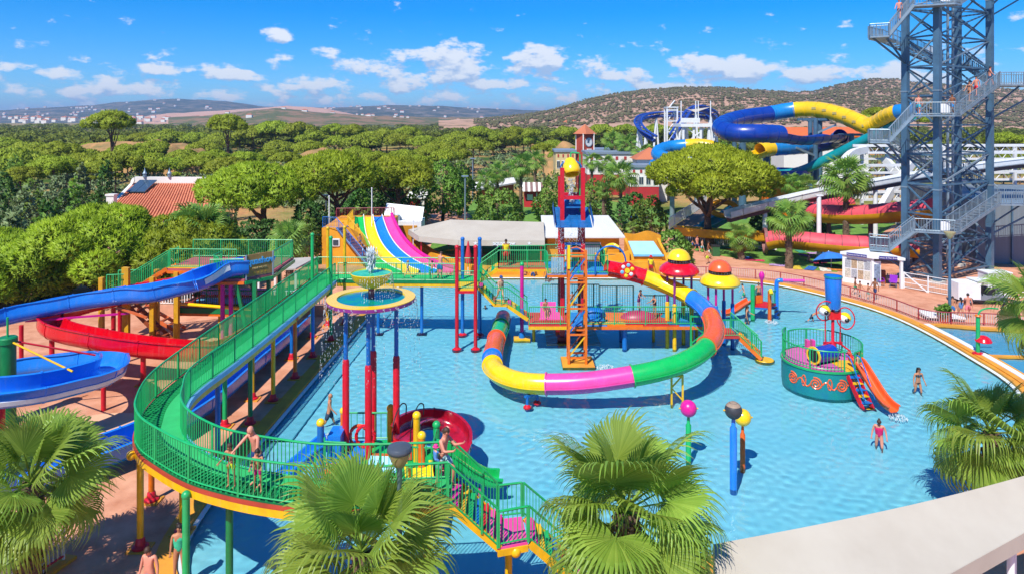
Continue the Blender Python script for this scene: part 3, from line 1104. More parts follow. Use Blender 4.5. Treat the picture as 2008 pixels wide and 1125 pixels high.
MB().box((2.3, 43.9, LZ + .45), (1.0, .06, .9), rx=-.35).build('climbing_ramp', PINKF, tw)
MB().slab([V(1.7, 43.0, LZ + .08), V(3.2, 43.0, LZ + .08), V(3.0, 43.8, LZ + .3), V(1.9, 43.8, LZ + .3)], .06).build('ramp_foot', PINKF, tw)
MB().sphere((8.0, 43.6, LZ - .15), .8, 18, 10, (1.5, .8, .75)).build('climbing_mound', mat('dark_pink', '#b01f5c', .4, .1, 2), tw, smooth=True)
MB().sphere((5.2, 44.0, LZ - .05), .7, 18, 10, (1.2, .8, .9)).build('climbing_mound', BLUE, tw, smooth=True)
MB().sphere((10.3, 43.8, LZ - .1), .6, 18, 10, (1.5, .7, .7)).build('climbing_mound', mat('deck_teal', '#157aa0', .5), tw, smooth=True)
for x, y in [(6.95, 42.5), (7.05, 44.3)]:
    post(tw, x, y, LZ - .1, BLUE, r=.15, z0=FLOOR_Z, foot=False)
for x, y in [(9.1, 44.3), (1.4, 44.3), (11.9, 44.4)]:
    post(tw, x, y, LZ - .1, YEL, r=.1, z0=FLOOR_Z, foot=False)
# exit steps at the right end
MB().slab([V(12.45, 40.8, 1.15), V(13.5, 40.8, 1.15), V(13.5, 42.6, 1.15), V(12.45, 42.6, 1.15)], .1).build('exit_deck', mat('deck_red', '#c63a34'), tw)
ladder_stair(tw, (13.5, 40.9, 1.05), (14.6, 40.3, .0), (.3, 1.0, 0), 4, [YEL, ORANGE], ORANGE)
railing(tw, [V(12.5, 40.85, 1.15), V(13.5, 40.85, 1.15), V(14.6, 40.3, .05)], 1.0, GREEN)
railing(tw, [V(13.5, 42.5, 1.15), V(14.8, 41.4, .05)], 1.0, GREEN)
MB().lathe([(.55, FLOOR_Z + .01), (.55, WATER_Z - .04), (.5, WATER_Z + .03), (0, WATER_Z + .03)], (14.9, 40.6, 0), 18).build('step_pad', YEL, tw, smooth=True)

pp = thing('spray_pole', 'magenta spray pole standing on a yellow block left of the red tower', 'pole', (.64, 44.4, 0))
MB().lathe([(.12, FLOOR_Z), (.12, 4.6)], (.64, 44.4, 0), 12).build('pole', MAG, pp, smooth=True)
MB().sphere((.64, 44.4, 4.68), .15).build('knob', GREEN, pp, smooth=True)
MB().box((.64, 44.4, -.22), (1.05, .7, .42)).build('block', YEL, pp)
MB().lathe([(.2, 0), (.2, .2), (.12, .4)], (.64, 44.4, -.02), 12).build('collar', BLUE, pp, smooth=True)

# ================================================================== orange lattice mast
lm = thing('lattice_mast', 'orange lattice mast with blue and yellow braces standing in the pool', 'mast', (3.8, 40, 0))
LX0, LX1, LY0, LY1, LTOP = 3.28, 4.28, 39.8, 40.7, 6.45
for x in (LX0, LX1):
    for y in (LY0, LY1):
        MB().bar((x, y, FLOOR_Z), (x, y, LTOP if y == LY0 else LTOP - .1), .13 if y == LY0 else .10).build('mast_leg', ORANGE, lm)
lv = [.25, 1.6, 3.1, 4.6, 6.1]
for i, z in enumerate(lv):
    for y in (LY0, LY1):
        MB().bar((LX0, y, z), (LX1, y, z), .09).build('crossbar', ORANGE, lm)
    for x in (LX0, LX1):
        MB().bar((x, LY0, z), (x, LY1, z), .07).build('crossbar', ORANGE, lm)
BROWN = mat('paint_rust', '#9a4a24', .5, .15, 2)
for i in range(4):
    a, b = lv[i] + .05, lv[i + 1] - .05
    MB().bar((LX0, LY0 + .03, a), (LX1, LY0 + .03, b), .07).build('brace', [YEL, BLUE][i % 2], lm)
    MB().bar((LX0, LY1, a), (LX1, LY1, b), .06).build('brace', BROWN, lm)
    MB().bar((LX0, LY0, b), (LX0, LY1, a), .06).build('brace', BROWN, lm)
MB().prism([(2.9, 39.3), (4.75, 39.3), (4.75, 41.1), (2.9, 41.1)], FLOOR_Z + .01, WATER_Z + .02).build('footing', CURB, lm)
MB().bar((LX0, LY0 - .09, 5.4), (LX0, LY0 - .09, 6.75), .16, .1).build('spray_head', YELF, lm)
MB().tube(spline([V(LX0 + .1, LY0, 6.55), V(LX0 + .5, LY0 + .1, 6.6), V(LX1 - .1, LY0, 6.4)], 5), .04, 6).build('hose', mat('paint_coral', '#e2703a', .4), lm, smooth=True)

# ================================================================== tube slide
ts = thing('tube_slide', 'rainbow coloured closed tube slide looping low over the water', 'tube slide', (5, 39, 0))
tp_ctrl = [V(5.95, 43.6, 4.62), V(7.9, 43.8, 4.15), V(9.75, 43.3, 3.55), V(11.1, 42.0, 3.05), V(11.5, 39.9, 2.7), V(10.95, 37.3, 2.42), V(9.5, 35.1, 2.08), V(7.4, 33.9, 1.72),
           V(4.4, 33.7, 1.25), V(2.2, 33.85, 1.03), V(.35, 34.4, .93), V(-.85, 36.0, .87), V(-1.1, 38.2, .8), V(-.98, 41.5, .72), V(-.72, 44.6, .63), V(-.6, 47.0, .55)]
tp = spline(tp_ctrl, 8)
TR = .5
def ring_prof(R, t=.035, n=20):
    o = [(R * cos(2 * pi * i / n), R * sin(2 * pi * i / n)) for i in range(n)]
    return o
cuts = [0, 10, 23, 32, 45, 60, 74, 92, 96, 105, 112, len(tp) - 1]
cols = [REDF, YELF, BLUEF, ORANGEF, GREENF, PINKF, YELF, BLUEF, ORANGEF, GREENF, mat('fibreglass_plum', '#7a2440', .3, .1, 1.5)]
for c0, c1, m in zip(cuts[:-1], cuts[1:], cols):
    seg = tp[c0:c1 + 1]
    mb = MB().sweep(ring_prof(TR), seg, caps=False)
    mb.sweep([(x, y) for x, y in reversed(ring_prof(TR - .035))], seg, caps=False)
    o = mb.build('tube_section', m, ts, smooth=True)
    for s in (-1, 1):
        MB().sweep([(s * TR - .02, -.1), (s * TR + s * .055, -.1), (s * TR + s * .055, -.055), (s * TR - .02, -.055)], seg).build('seam_flange', m, o)
    if c1 < len(tp) - 1:
        t = (tp[c1 + 1] - tp[c1 - 1]).normalized() * .03
        mb = MB().sweep(ring_prof(TR + .06), [tp[c1] - t, tp[c1] + t], caps=True)
        mb = MB()
        n_ = 24
        pr = [(TR - .02, -.03), (TR + .07, -.03), (TR + .07, .03), (TR - .02, .03)]
        mb.lathe(pr + [pr[0]], tp[c1], n_, axis=(tp[c1 + 1] - tp[c1 - 1]).normalized())
        mb.build('joint_ring', m, o, smooth=True)
def lattice_leg(parent, x, y, top, m, w=.55):
    for s in (-1, 1):
        MB().bar((x + s * w / 2, y, FLOOR_Z), (x + s * w / 2, y, top), .09).build('support_leg', m, parent)
    z = .1
    k = 0
    while z + .6 < top:
        MB().bar((x - w / 2 if k % 2 else x + w / 2, y, z), (x + w / 2 if k % 2 else x - w / 2, y, z + .6), .06).build('support_brace', m, parent)
        z += .62
        k += 1
    MB().bar((x - w / 2, y, top - .06), (x + w / 2, y, top - .06), .08).build('support_head', m, parent)
lattice_leg(ts, 8.2, 34.2, 1.35, YEL)
lattice_leg(ts, 11.0, 40.9, 2.4, GREEN, .75)
for dx, dy in ((-.15, -.1), (.35, .45)):
    MB().tube([(.9 + dx, 33.9 + dy, FLOOR_Z), (.9 + dx, 33.9 + dy, .42)], .07, 10).build('support_leg', BLUE, ts, smooth=True)
    MB().lathe([(.2, WATER_Z - .05), (.2, WATER_Z + .06), (.08, WATER_Z + .16)], (.9 + dx, 33.9 + dy, 0), 12).build('leg_collar', RED, ts, smooth=True)
MB().bar((.65, 33.75, .43), (1.35, 34.4, .43), .14, .1).build('support_head', BLUE, ts)
for x, y, z in ((-1.05, 38.3, .3), (-.85, 43.3, .2)):
    MB().tube([(x, y, FLOOR_Z), (x, y, z)], .08, 10).build('support_leg', RED, ts, smooth=True)

# ================================================================== mushrooms
def mushroom(label, x, y, capm, topm, ztop, zc, leg_m, low_m, zsplit):
    t = thing('spray_mushroom', label, 'water mushroom', (x, y, 0), None)
    for i, (dx, dy) in enumerate([(-.74, -.05), (-.42, -.62), (.44, .62), (.76, -.1)]):
        MB().lathe([(.075, zsplit), (.075, zc + .1)], (x + dx, y + dy, 0), 10).build('leg', leg_m, t, smooth=True)
        MB().lathe([(.125, FLOOR_Z), (.125, zsplit), (.08, zsplit + .06)], (x + dx, y + dy, 0), 10).build('leg_sleeve', low_m, t, smooth=True)
    R = 1.24
    prof = [(0, -.05), (.85, -.08), (1.02, -.1), (1.16, -.06), (R, .08), (1.2, .24), (1.05, .42), (.8, .58), (.55, .66), (0, .70)]
    MB().lathe(prof, (x, y, zc), 32).build('lower_dome', capm, t, smooth=True)
    prof2 = [(0, -.03), (.6, -.05), (.73, 0), (.70, .12), (.6, .32), (.42, .5), (.2, .58), (0, .6)]
    MB().lathe(prof2, (x, y, ztop), 28).build('upper_dome', topm, t, smooth=True)
    MB().lathe([(.1, zc + .5), (.1, ztop)], (x, y, 0), 10).build('stem', leg_m, t, smooth=True)
    MB().lathe([(.66, zc + .62), (.68, zc + .66), (.68, zc + .72), (.64, zc + .72)], (x, y, 0), 26, caps=False).build('drip_ring', DARK, t, smooth=True)
    n = MB()
    for k in range(22):
        a = 2 * pi * k / 22
        n.bar((x + .66 * cos(a), y + .66 * sin(a), zc + .5), (x + .68 * cos(a), y + .68 * sin(a), ztop), .022)
    n.build('drip_tubes', mat('nozzle_grey', '#6d6660', .4), t, kind='stuff')
    return t
mushroom('red domed water mushroom with yellow cap on magenta legs', 10.45, 43.1, REDF, YELF, 5.32, 4.45, PURP, YEL, 2.6)
mushroom('yellow domed water mushroom with orange cap on blue legs', 12.95, 42.9, YELF, ORANGEF, 4.66, 3.8, MAG, BLUE, 2.55)

# ================================================================== dish fountain
FX, FY = -5.52, 27.0
df = thing('dish_fountain', 'tall dish fountain with small yellow bowl above a green tray on red and blue legs', 'fountain', (FX, FY, 0))
for dx, dy in ((-.95, -.2), (0.06, -.82), (.95, .2), (-.08, .8)):
    MB().lathe([(.085, 4.68), (.085, 6.7)], (FX + dx, FY + dy, 0), 12).build('upper_leg', BLUE, df, smooth=True)
    MB().lathe([(.135, FLOOR_Z), (.135, 4.62), (.1, 4.7)], (FX + dx, FY + dy, 0), 12).build('lower_leg', RED, df, smooth=True)
MB().lathe([(0, 6.62), (.7, 6.66), (1.2, 6.74), (1.5, 6.86), (1.66, 6.93)], (FX, FY, 0), 40).build('tray_underside', mat('tray_cream', '#d9c54e', .4, .1, 2), df, smooth=True)
MB().lathe([(1.64, 6.90), (1.72, 6.90), (1.72, 7.03), (1.64, 7.03), (1.64, 6.90)], (FX, FY, 0), 44).build('tray_band', PURP, df, smooth=True)
MB().lathe([(1.715, 7.031), (1.715, 7.06), (1.32, 7.06), (1.30, 6.98), (1.0, 6.95)], (FX, FY, 0), 44, caps=False).build('tray_rim', YELF, df, smooth=True)
MB().lathe([(1.31, 7.0), (1.0, 6.99), (0, 6.985)], (FX, FY, 0), 40).build('tray_floor', mat('tray_green', '#0f9a66', .15, .2, 1.6, hex2='#0a5fa8'), df, smooth=True)
MB().lathe([(.12, 6.95), (.12, 7.6)], (FX, FY, 0), 14).build('stem', mat('stem_plum', '#8c3350', .4, .1), df, smooth=True)
MB().lathe([(.12, 7.42), (.3, 7.45), (.55, 7.58), (.72, 7.78), (.8, 8.0), (.78, 8.02), (.75, 7.97), (.0, 7.93)], (FX, FY, 0), 36).build('upper_bowl', mat('bowl_yellow', '#d9c41a', .3, .1, 2), df, smooth=True)
MB().lathe([(.765, 7.985), (.5, 7.98), (0, 7.98)], (FX, FY, 0), 36).build('bowl_water', mat('bowl_green', '#19a86c', .1, .2, 2.5, hex2='#5fcf9a'), df, smooth=True)

def splash_mat():
    m = bpy.data.materials.new('white_water')
    m.use_nodes = True
    nt = m.node_tree
    b = nt.nodes['Principled BSDF']
    b.inputs['Base Color'].default_value = (.82, .9, .94, 1)
    b.inputs['Roughness'].default_value = .15
    b.inputs['Transmission Weight'].default_value = .35
    b.inputs['IOR'].default_value = 1.2
    return m
SPLASH = splash_mat()
def droplets(name, label, pts, r0, r1, group=None):
    """Falling or thrown water as many small drops."""
    n = len(pts)
    oct_ = np.array([[1, 0, 0], [-1, 0, 0], [0, 1, 0], [0, -1, 0], [0, 0, 4.5], [0, 0, -5.5]])
    of = np.array([[0, 2, 4], [2, 1, 4], [1, 3, 4], [3, 0, 4], [2, 0, 5], [1, 2, 5], [3, 1, 5], [0, 3, 5]])
    r = rng.uniform(r0, r1, n)
    v = np.asarray(pts)[:, None, :] + oct_[None] * r[:, None, None]
    f = of[None] + (np.arange(n) * 6)[:, None, None]
    o = npobj(name, v.reshape(-1, 3), f.reshape(-1, 3), SPLASH, kind='stuff')
    o['label'] = label
    o['category'] = 'water'
    return o
# plume above the bowl and curtain off its rim
k = 260
h = rng.uniform(0, 1, k)
pl = np.stack([FX + rng.normal(0, .05 + .07 * h, k), FY + rng.normal(0, .05 + .07 * h, k), 8.0 + .95 * h], 1)
droplets('fountain_plume', 'white water plume rising from the yellow bowl of the dish fountain', pl, .012, .03)
k = 380
a = rng.uniform(-1.9, .5, k) ; tt = rng.uniform(0, 1, k)
st = np.round(a * 9) / 9 + rng.normal(0, .012, k)
pl = np.stack([FX + (.8 + .12 * tt) * np.cos(st), FY + (.8 + .12 * tt) * np.sin(st), 8.0 - .95 * tt ** 1.3], 1)
droplets('bowl_curtain', 'thin water threads spilling from the yellow bowl to the tray', pl, .004, .010)
k = 1200
a = rng.uniform(0, 2 * pi, k) ; tt = rng.uniform(0, 1, k)
st = np.round(a * 6) / 6 + rng.normal(0, .02, k)
pl = np.stack([FX + (1.74 + .22 * tt) * np.cos(st) , FY + (1.74 + .22 * tt) * np.sin(st), 7.0 - 3.0 * tt ** 1.6], 1)
droplets('tray_curtain', 'water drops falling in threads from the rim of the dish fountain tray', pl, .004, .011)
k = 170
tt = rng.uniform(0, 1, k) ; xx = np.round(rng.uniform(0, 1, k) * 9) / 9
pl = np.stack([2.75 + xx * .5 + rng.normal(0, .04, k), 43.25 + rng.normal(0, .05, k) - .25 * tt, 7.2 - 2.9 * tt ** 1.3], 1)
pl2 = np.stack([3.4 + xx * 1.1 + rng.normal(0, .05, k), 43.2 + rng.normal(0, .05, k) - .2 * tt, 7.2 - 1.1 * tt ** 1.3], 1)
droplets('roof_curtain', 'water trickling from the slanted blue roof of the red play tower', np.concatenate([pl, pl2]), .006, .014)
k = 160
tt = rng.uniform(0, 1, k)
pl = np.stack([3.85 + rng.normal(0, .12, k), 44.6 + rng.normal(0, .1, k), 10.2 - 1.6 * tt], 1)
droplets('bucket_spill', 'water spilling out of the yellow tipping bucket', pl, .010, .025)

for lab, sx_, sy_, rr_, kk_ in [('white splash round the feet of the man wading by the fountain', -8.0, 30.6, .45, 260), ('splash where the fountain drops hit the water', -5.5, 25.2, 1.2, 200), ('small splash at the foot of the orange mast', 5.3, 39.2, .5, 160), ('splash at the end of the orange island slide', 18.3, 32.6, .4, 140), ('splash of water below the small playset spout', 18.1, 48.0, .45, 140)]:
    a = rng.uniform(0, 2 * pi, kk_)
    q = np.sqrt(rng.uniform(0, 1, kk_)) * rr_
    pl = np.stack([sx_ + q * np.cos(a), sy_ + q * np.sin(a), WATER_Z + .01 + np.abs(rng.normal(0, .07, kk_)) * (1 - q / rr_ * .7)], 1)
    droplets('splash', lab, pl, .006, .02)

# ================================================================== drum island with bucket head
BX, BY = 16.5, 36.7
bo = thing('drum_island', 'round teal play island with orange scroll pattern and green railing', 'play island', (BX, BY, 0))
MB().lathe([(1.95, FLOOR_Z), (1.97, -.1), (2.0, .1), (2.0, 1.22)], (BX, BY, 0), 56).build('drum', mat('drum_teal', '#14788c', .4, .12, 1.3, hex2='#0d8a7c'), bo, smooth=True)
MB().lathe([(2.0, 1.2), (2.05, 1.2), (2.05, 1.3), (1.99, 1.3)], (BX, BY, 0), 56, caps=False).build('rim', GREEN, bo, smooth=True)
MB().lathe([(0, 1.27), (1.99, 1.27)], (BX, BY, 0), 56, caps=False).build('deck', mat('deck_pink', '#d25fa8', .55, .1, 1.5), bo)
MB().add([V(BX + 1.95 * cos(a), BY + 1.95 * sin(a), 1.285) for a in np.linspace(-1.35, -.1, 12)] + [V(BX + .2, BY - .2, 1.285)], [tuple(range(13))]).build('yellow_mat', YEL, bo)
gaps = [(-1.42, -1.08), (-.75, -.38)]
def arc_pts(a0, a1, R=1.95, z=1.3):
    n = max(3, int(abs(a1 - a0) * 9))
    return [V(BX + R * cos(a), BY + R * sin(a), z) for a in np.linspace(a0, a1, n)]
railing(bo, arc_pts(-3.25, -1.42), 1.0, GREEN, step=.17)
railing(bo, arc_pts(-.38, 2.2), 1.0, GREEN, step=.17)
railing(bo, arc_pts(2.35, 3.03), 1.25, GREEN, step=.17)
railing(bo, arc_pts(-1.08, -.75), .9, GREEN, step=.17)
# scroll pattern, raised
def scroll(ac, zc, R0, turns, sgn):
    pts = []
    for t in np.linspace(0, 1, 34):
        r = R0 * (.12 + .88 * t)
        th = sgn * turns * 2 * pi * t
        pts.append((ac + r * cos(th) / 2.0, zc + r * sin(th)))
    return pts
def on_drum(uv, w=.035):
    mb = MB()
    pts = [V(BX + 2.0 * cos(a), BY + 2.0 * sin(a), z) for a, z in uv]
    return mb.tube(pts, w, 5)
ac = -2.55
for i in range(4):
    a = -2.75 + i * .62
    on_drum(scroll(a, .58 + .02 * (i % 2), .32, 2.3, 1), .042).build('scroll', ORANGEF, bo, smooth=True)
    on_drum([(a + .16 + .34 * t, .58 + .16 * sin(t * 2 * pi) - .04 * t) for t in np.linspace(0, 1, 14)], .04).build('scroll_link', ORANGEF, bo, smooth=True)
    on_drum([(a + .33 + .05 * cos(t), .64 + .27 * sin(t)) for t in np.linspace(0, 2 * pi, 18)], .034).build('scroll_loop', ORANGEF, bo, smooth=True)
on_drum(scroll(-.42, .62, .2, 2.1, 1)).build('scroll', ORANGEF, bo, smooth=True)
# tunnel on deck
tun = MB()
tun.lathe([(.42, 0), (.42, 1.3)], (BX - .75, BY - .75, 1.72), 20, axis=(.85, .35, 0))
tun.build('crawl_tunnel', BLUE_D, bo, smooth=True)
MB().lathe([(.36, -.03), (.46, -.03), (.46, .04), (.36, .04), (.36, -.03)], (BX - .75, BY - .75, 1.72), 20, axis=(.85, .35, 0)).build('tunnel_rim', YELF, bo, smooth=True)
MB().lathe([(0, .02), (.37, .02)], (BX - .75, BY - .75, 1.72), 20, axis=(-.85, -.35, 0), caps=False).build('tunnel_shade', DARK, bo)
for dx in (-.35, -.05):
    MB().box((BX + dx, BY + .95, 1.65), (.16, .3, .7)).build('stool', PINKF, bo)
MB().sphere((BX + .5, BY + .1, 1.5), .4, 14, 8, (1.3, 1, .8)).build('seat_mound', BLUE_D, bo, smooth=True)
# ladder
ladder_stair(bo, (BX + .42, BY - 1.98, 1.12), (BX + .75, BY - 3.05, -.35), (.52, .05, 0), 6, [BLUE, YEL], RED, tread=.24)
for s in (0, 1):
    MB().tube(spline([V(BX + .42 + .52 * s, BY - 1.8, 2.1), V(BX + .5 + .52 * s, BY - 2.2, 1.95), V(BX + .72 + .52 * s, BY - 2.95, .5), V(BX + .75 + .52 * s, BY - 3.0, .3)], 4), .03, 6).build('ladder_rail', BLUE, bo, smooth=True)
# orange slide
osl = spline([V(BX + 1.15, BY - 1.15, 1.5), V(BX + 1.22, BY - 1.5, 1.42), V(BX + 1.35, BY - 2.1, .95), V(BX + 1.5, BY - 2.85, .38), V(BX + 1.62, BY - 3.4, .12), V(BX + 1.72, BY - 3.85, .05)], 5)
flume(bo, osl, u_prof(.55, .34, .04, .16), ORANGEF, joints=1, name='slide')
MB().sweep(u_prof(.57, .55, .05, .18), [osl[0] + V(0, .1, .0), osl[2]]).build('slide_entry', ORANGEF, bo, smooth=True)
# mast, bucket, googly eyes
MX, MY = 17.1, 36.7
hd = thing('bucket_mast', 'blue tipping bucket with two big white eyes on a red mast', 'bucket mast', (MX, MY, 1.28))
MB().lathe([(.16, 1.28), (.16, 2.1), (.08, 2.2), (.08, 4.2)], (MX, MY, 0), 12).build('mast', RED, hd, smooth=True)
for s in (-1, 1):
    MB().tube([(MX + s * .4, MY, 2.15), (MX + s * .4, MY, 4.0)], .035, 8).build('side_rod', RED, hd, smooth=True)
    MB().tube([(MX + s * .05, MY - .02, 2.2), (MX + s * .45, MY, 2.05), (MX + s * .85, MY - .1, 1.75), (MX + s * 1.0, MY - .2, 1.3)], .05, 6).build('strut', RED, hd, smooth=True)
MB().bar((MX - .5, MY, 2.15), (MX + .5, MY, 2.15), .08).build('crossbar', RED, hd)
MB().box((MX + .05, MY - .02, 3.62), (.62, .3, .42)).build('nose_box', REDF, hd)
bkt = MB().lathe([(.0, 3.98), (.33, 3.98), (.36, 4.02), (.43, 5.55), (.44, 5.68), (.41, 5.68), (.40, 5.5), (.33, 4.1), (0, 4.1)], (MX + .02, MY, 0), 30).build('bucket', BLUEF, hd, smooth=True)
MB().lathe([(.425, 5.60), (.465, 5.60), (.465, 5.70), (.425, 5.70)], (MX + .02, MY, 0), 30, caps=False).build('bucket_rim', TEAL, bkt, smooth=True)
EYEW = mat('eye_white', '#f2f2ea', .25, .03, 2)
for s, ex, ez in ((-1, MX - .47, 3.88), (1, MX + .62, 3.48)):
    ec = V(ex, MY - .05, ez)
    e = MB().sphere(ec, .29, 18, 12).build('eyeball', EYEW, hd, smooth=True)
    MB().lathe([(.292, -.02), (.315, .0), (.30, .09), (.23, .2), (.12, .275), (0, .30)], ec, 20, axis=(.65, .3, .75)).build('eyelid', YELF, e, smooth=True)
    MB().lathe([(0, .022), (.11, .016), (.125, 0)], ec + V(-.02, -.29, -.06), 16, axis=(-.05, -1, -.2)).build('pupil', DARK, e, smooth=True)
    MB().lathe([(0, .012), (.03, .01), (.03, 0)], ec + V(-.05, -.312, .0), 8, axis=(-.05, -1, -.2)).build('pupil_glint', EYEW, e)
    hoop = [ec + V(.0, .0, 0) + V(.47 * cos(a) + .0, -.1 + .12 * sin(a) * s, .54 * sin(a)) for a in np.linspace(0, 2 * pi, 33)[:-1]]
    MB().tube(hoop, .035, 6, closed=True).build('hoop', RED, hd, smooth=True)

# ================================================================== ball poles
def ball_pole(label, x, y, zb, r, ballm, polem, pr=.1, band=None):
    t = thing('ball_pole', label, 'spray ball', (x, y, FLOOR_Z))
    MB().lathe([(pr * 1.15, FLOOR_Z), (pr * 1.15, zb - r - .35), (pr * .7, zb - r - .28), (pr * .55, zb - r + .05)], (x, y, 0), 12).build('pole', polem, t, smooth=True)
    b = MB().sphere((x, y, zb), r, 22, 14).build('ball', ballm, t, smooth=True)
    if band:
        MB().lathe([(r * .84, r * .56), (r * .62, r * .80), (r * .3, r * .97), (0, r * 1.015)], (x, y, zb), 22).build('cap', band, b, smooth=True)
    for s in (-1, 1):
        MB().tube([(x + s * r * .9, y, zb), (x + s * (r + .06), y, zb)], .035, 6).build('nozzle', YEL, b, smooth=True)
    return t
ball_pole('magenta spray ball on a green pole beside the big palm', 7.33, 28.6, 2.03, .34, mat('ball_pink', '#e21890', .3, .1, 2), GREEN)
ball_pole('dark spray ball with tan top on a stout blue pole', 8.49, 26.4, 2.88, .33, mat('ball_dark', '#3c4046', .5, .15, 4), BLUEF, .12, mat('ball_tan', '#a08a76', .6, .15, 4))
ball_pole('yellow spray ball on a short orange pole', 9.38, 28.0, 1.92, .34, YELF, mat('pole_orange', '#e0641c', .4), .09)

# ================================================================== small far playset
SX, SY = 18.0, 49.6
ps = thing('small_playset', 'small playset with orange slide and blue and magenta spray pipe at the far pool edge', 'playset', (SX, SY, 0))
MB().slab([V(SX - .9, SY - .7, .85), V(SX + .2, SY - 1.0, .85), V(SX + 1.0, SY - .2, .85), V(SX, SY + .6, .85)], .12).build('deck', RED, ps)
MB().slab([V(SX - .9, SY - .72, .72), V(SX + .2, SY - 1.02, .72), V(SX + 1.02, SY - .2, .72), V(SX, SY + .62, .72)], .12).build('deck_frame', BLUE, ps)
post(ps, SX - .92, SY - .75, 2.25, GREEN, r=.15, z0=FLOOR_Z, foot=False)
post(ps, SX + .15, SY - 1.1, 1.95, mat('pole_orange', '#e0641c'), r=.13, z0=FLOOR_Z, foot=False)
MB().tube([(SX + .15, SY - 1.1, 1.9), (SX + .15, SY - 1.3, 2.05), (SX + .12, SY - 1.55, 1.85)], .13, 10).build('spout', YELF, ps, smooth=True)
MB().lathe([(.1, .9), (.1, 2.4), (.2, 2.6), (.2, 2.8), (.08, 3.0)], (SX + .1, SY + .3, 0), 12).build('spray_head', MAG, ps, smooth=True)
MB().tube(spline([V(SX + 1.0, SY - .15, FLOOR_Z), V(SX + 1.0, SY - .15, 2.1), V(SX + 1.1, SY - .2, 2.45), V(SX + 1.4, SY - .25, 2.5)], 5), .15, 12).build('blue_pipe', BLUEF, ps, smooth=True)
MB().tube([(SX + 1.4, SY - .25, 2.5), (SX + 2.9, SY - .4, 2.5)], .11, 12).build('magenta_pipe', PINKF, ps, smooth=True)
railing(ps, [V(SX + .2, SY - .95, .85), V(SX + .95, SY - .2, .85)], .95, GREEN, step=.15)
railing(ps, [V(SX - .85, SY - .65, .85), V(SX - .05, SY + .55, .85)], .95, GREEN, step=.15)
MB().box((SX - .35, SY - .25, 1.15), (.7, .06, .55), rz=.3).build('barrier', ORANGE, ps)
flume(ps, spline([V(SX - .95, SY - .35, .95), V(SX - 1.6, SY - .5, .62), V(SX - 2.3, SY - .7, .25), V(SX - 3.0, SY - .8, .12)], 5), u_prof(.6, .3, .04, .14), ORANGEF, joints=1, name='slide')
for i in range(3):
    MB().bar((SX + .45 + .2 * i, SY - .85 + .05 * i, .62 - .24 * i), (SX + .95 + .1 * i, SY - .3, .62 - .24 * i), .14, .04).build('tread', DARK, ps)

# ================================================================== near playset under the dish fountain
npz = 1.15
ns = thing('near_playset', 'low playset with red curved slide and coloured decks under the dish fountain', 'playset', (-5, 26.5, 0))
MB().slab([V(-7.0, 25.6, npz), V(-5.7, 25.5, npz), V(-5.6, 27.6, npz), V(-7.0, 27.7, npz)], .12).build('deck', BLUEF, ns)
MB().slab([V(-5.65, 25.2, npz), V(-4.3, 25.1, npz), V(-4.2, 27.7, npz), V(-5.55, 27.7, npz)], .12).build('deck', GREENF, ns)
MB().slab([V(-4.25, 25.0, npz), V(-3.0, 24.9, npz), V(-3.0, 26.9, npz), V(-4.2, 27.0, npz)], .12).build('deck', GREENF, ns)
MB().slab([V(-6.9, 24.3, .45), V(-5.7, 24.2, .45), V(-5.7, 25.55, npz + .1), V(-6.9, 25.6, npz + .1)], .08).build('ramp', ORANGEF, ns)
MB().slab([V(-5.2, 25.6, npz + .42), V(-4.3, 25.5, npz + .42), V(-4.0, 26.4, npz + .05), V(-5.4, 26.5, npz + .05)], .06).build('ramp', ORANGE, ns)
MB().slab([V(-5.25, 25.58, npz + .4), V(-4.28, 25.48, npz + .4), V(-4.2, 25.1, npz + .06), V(-5.4, 25.2, npz + .06)], .06).build('ramp', LBLUE, ns)
for x, y, z, m, c in [(-7.2, 25.9, 2.62, BLUE, YELF), (-4.85, 27.5, 2.5, YEL, YEL), (-3.6, 26.0, 2.85, YEL, YELF), (-3.28, 25.0, 2.55, ORANGE, YELF), (-6.75, 27.6, 2.35, ORANGE, YELF), (-2.95, 26.9, 2.1, GREEN, GREEN)]:
    post(ns, x, y, z, m, r=.13, z0=FLOOR_Z, foot=False, cap=c)
railing(ns, [V(-6.7, 27.65, npz), V(-4.9, 27.65, npz)], 1.1, GREEN, step=.24)
railing(ns, [V(-7.0, 25.7, npz), V(-6.9, 25.4, npz), V(-6.1, 25.3, npz)], 1.0, GREEN, step=.17)
railing(ns, [V(-3.9, 25.0, npz), V(-2.9, 24.9, npz), V(-2.9, 26.4, npz)], 1.0, GREEN, step=.2)
for i, m in enumerate([REDF, ORANGEF]):
    cc = V(-5.75 - .3 * i, 27.0 + .25 * i, npz + .45 - .1 * i)
    MB().tube([cc + V(.36 * cos(a), 0, .42 * sin(a)) for a in np.linspace(0, 2 * pi, 25)[:-1]], .07, 8, closed=True).build('crawl_ring', m, ns, smooth=True)
rs = spline([V(-4.25, 26.7, 1.55), V(-4.1, 27.6, 1.5), V(-3.5, 28.5, 1.3), V(-2.75, 28.65, 1.1), V(-2.15, 28.0, .85), V(-2.1, 27.1, .6), V(-2.5, 26.5, .35), V(-3.0, 26.2, .15)], 6)
flume(ns, rs, u_prof(.95, .55, .05, .3), mat('wet_red', '#b3122c', .18, .2, 3, hex2='#7c1026', coat=.5), joints=3, bank=-.12, name='red_slide')
MB().box((-4.2, 26.2, 1.45), (.85, .5, .5)).build('slide_entry', REDF, ns)
for dx in (-.35, .35):
    MB().tube(spline([V(-4.25 + dx, 26.35, 1.6), V(-4.2 + dx, 26.5, 2.4), V(-4.05 + dx, 27.2, 2.75), V(-3.9 + dx, 27.6, 2.6), V(-3.9 + dx, 27.6, 2.2)], 4), .025, 6).build('grab_hoop', DARK, ns, smooth=True)
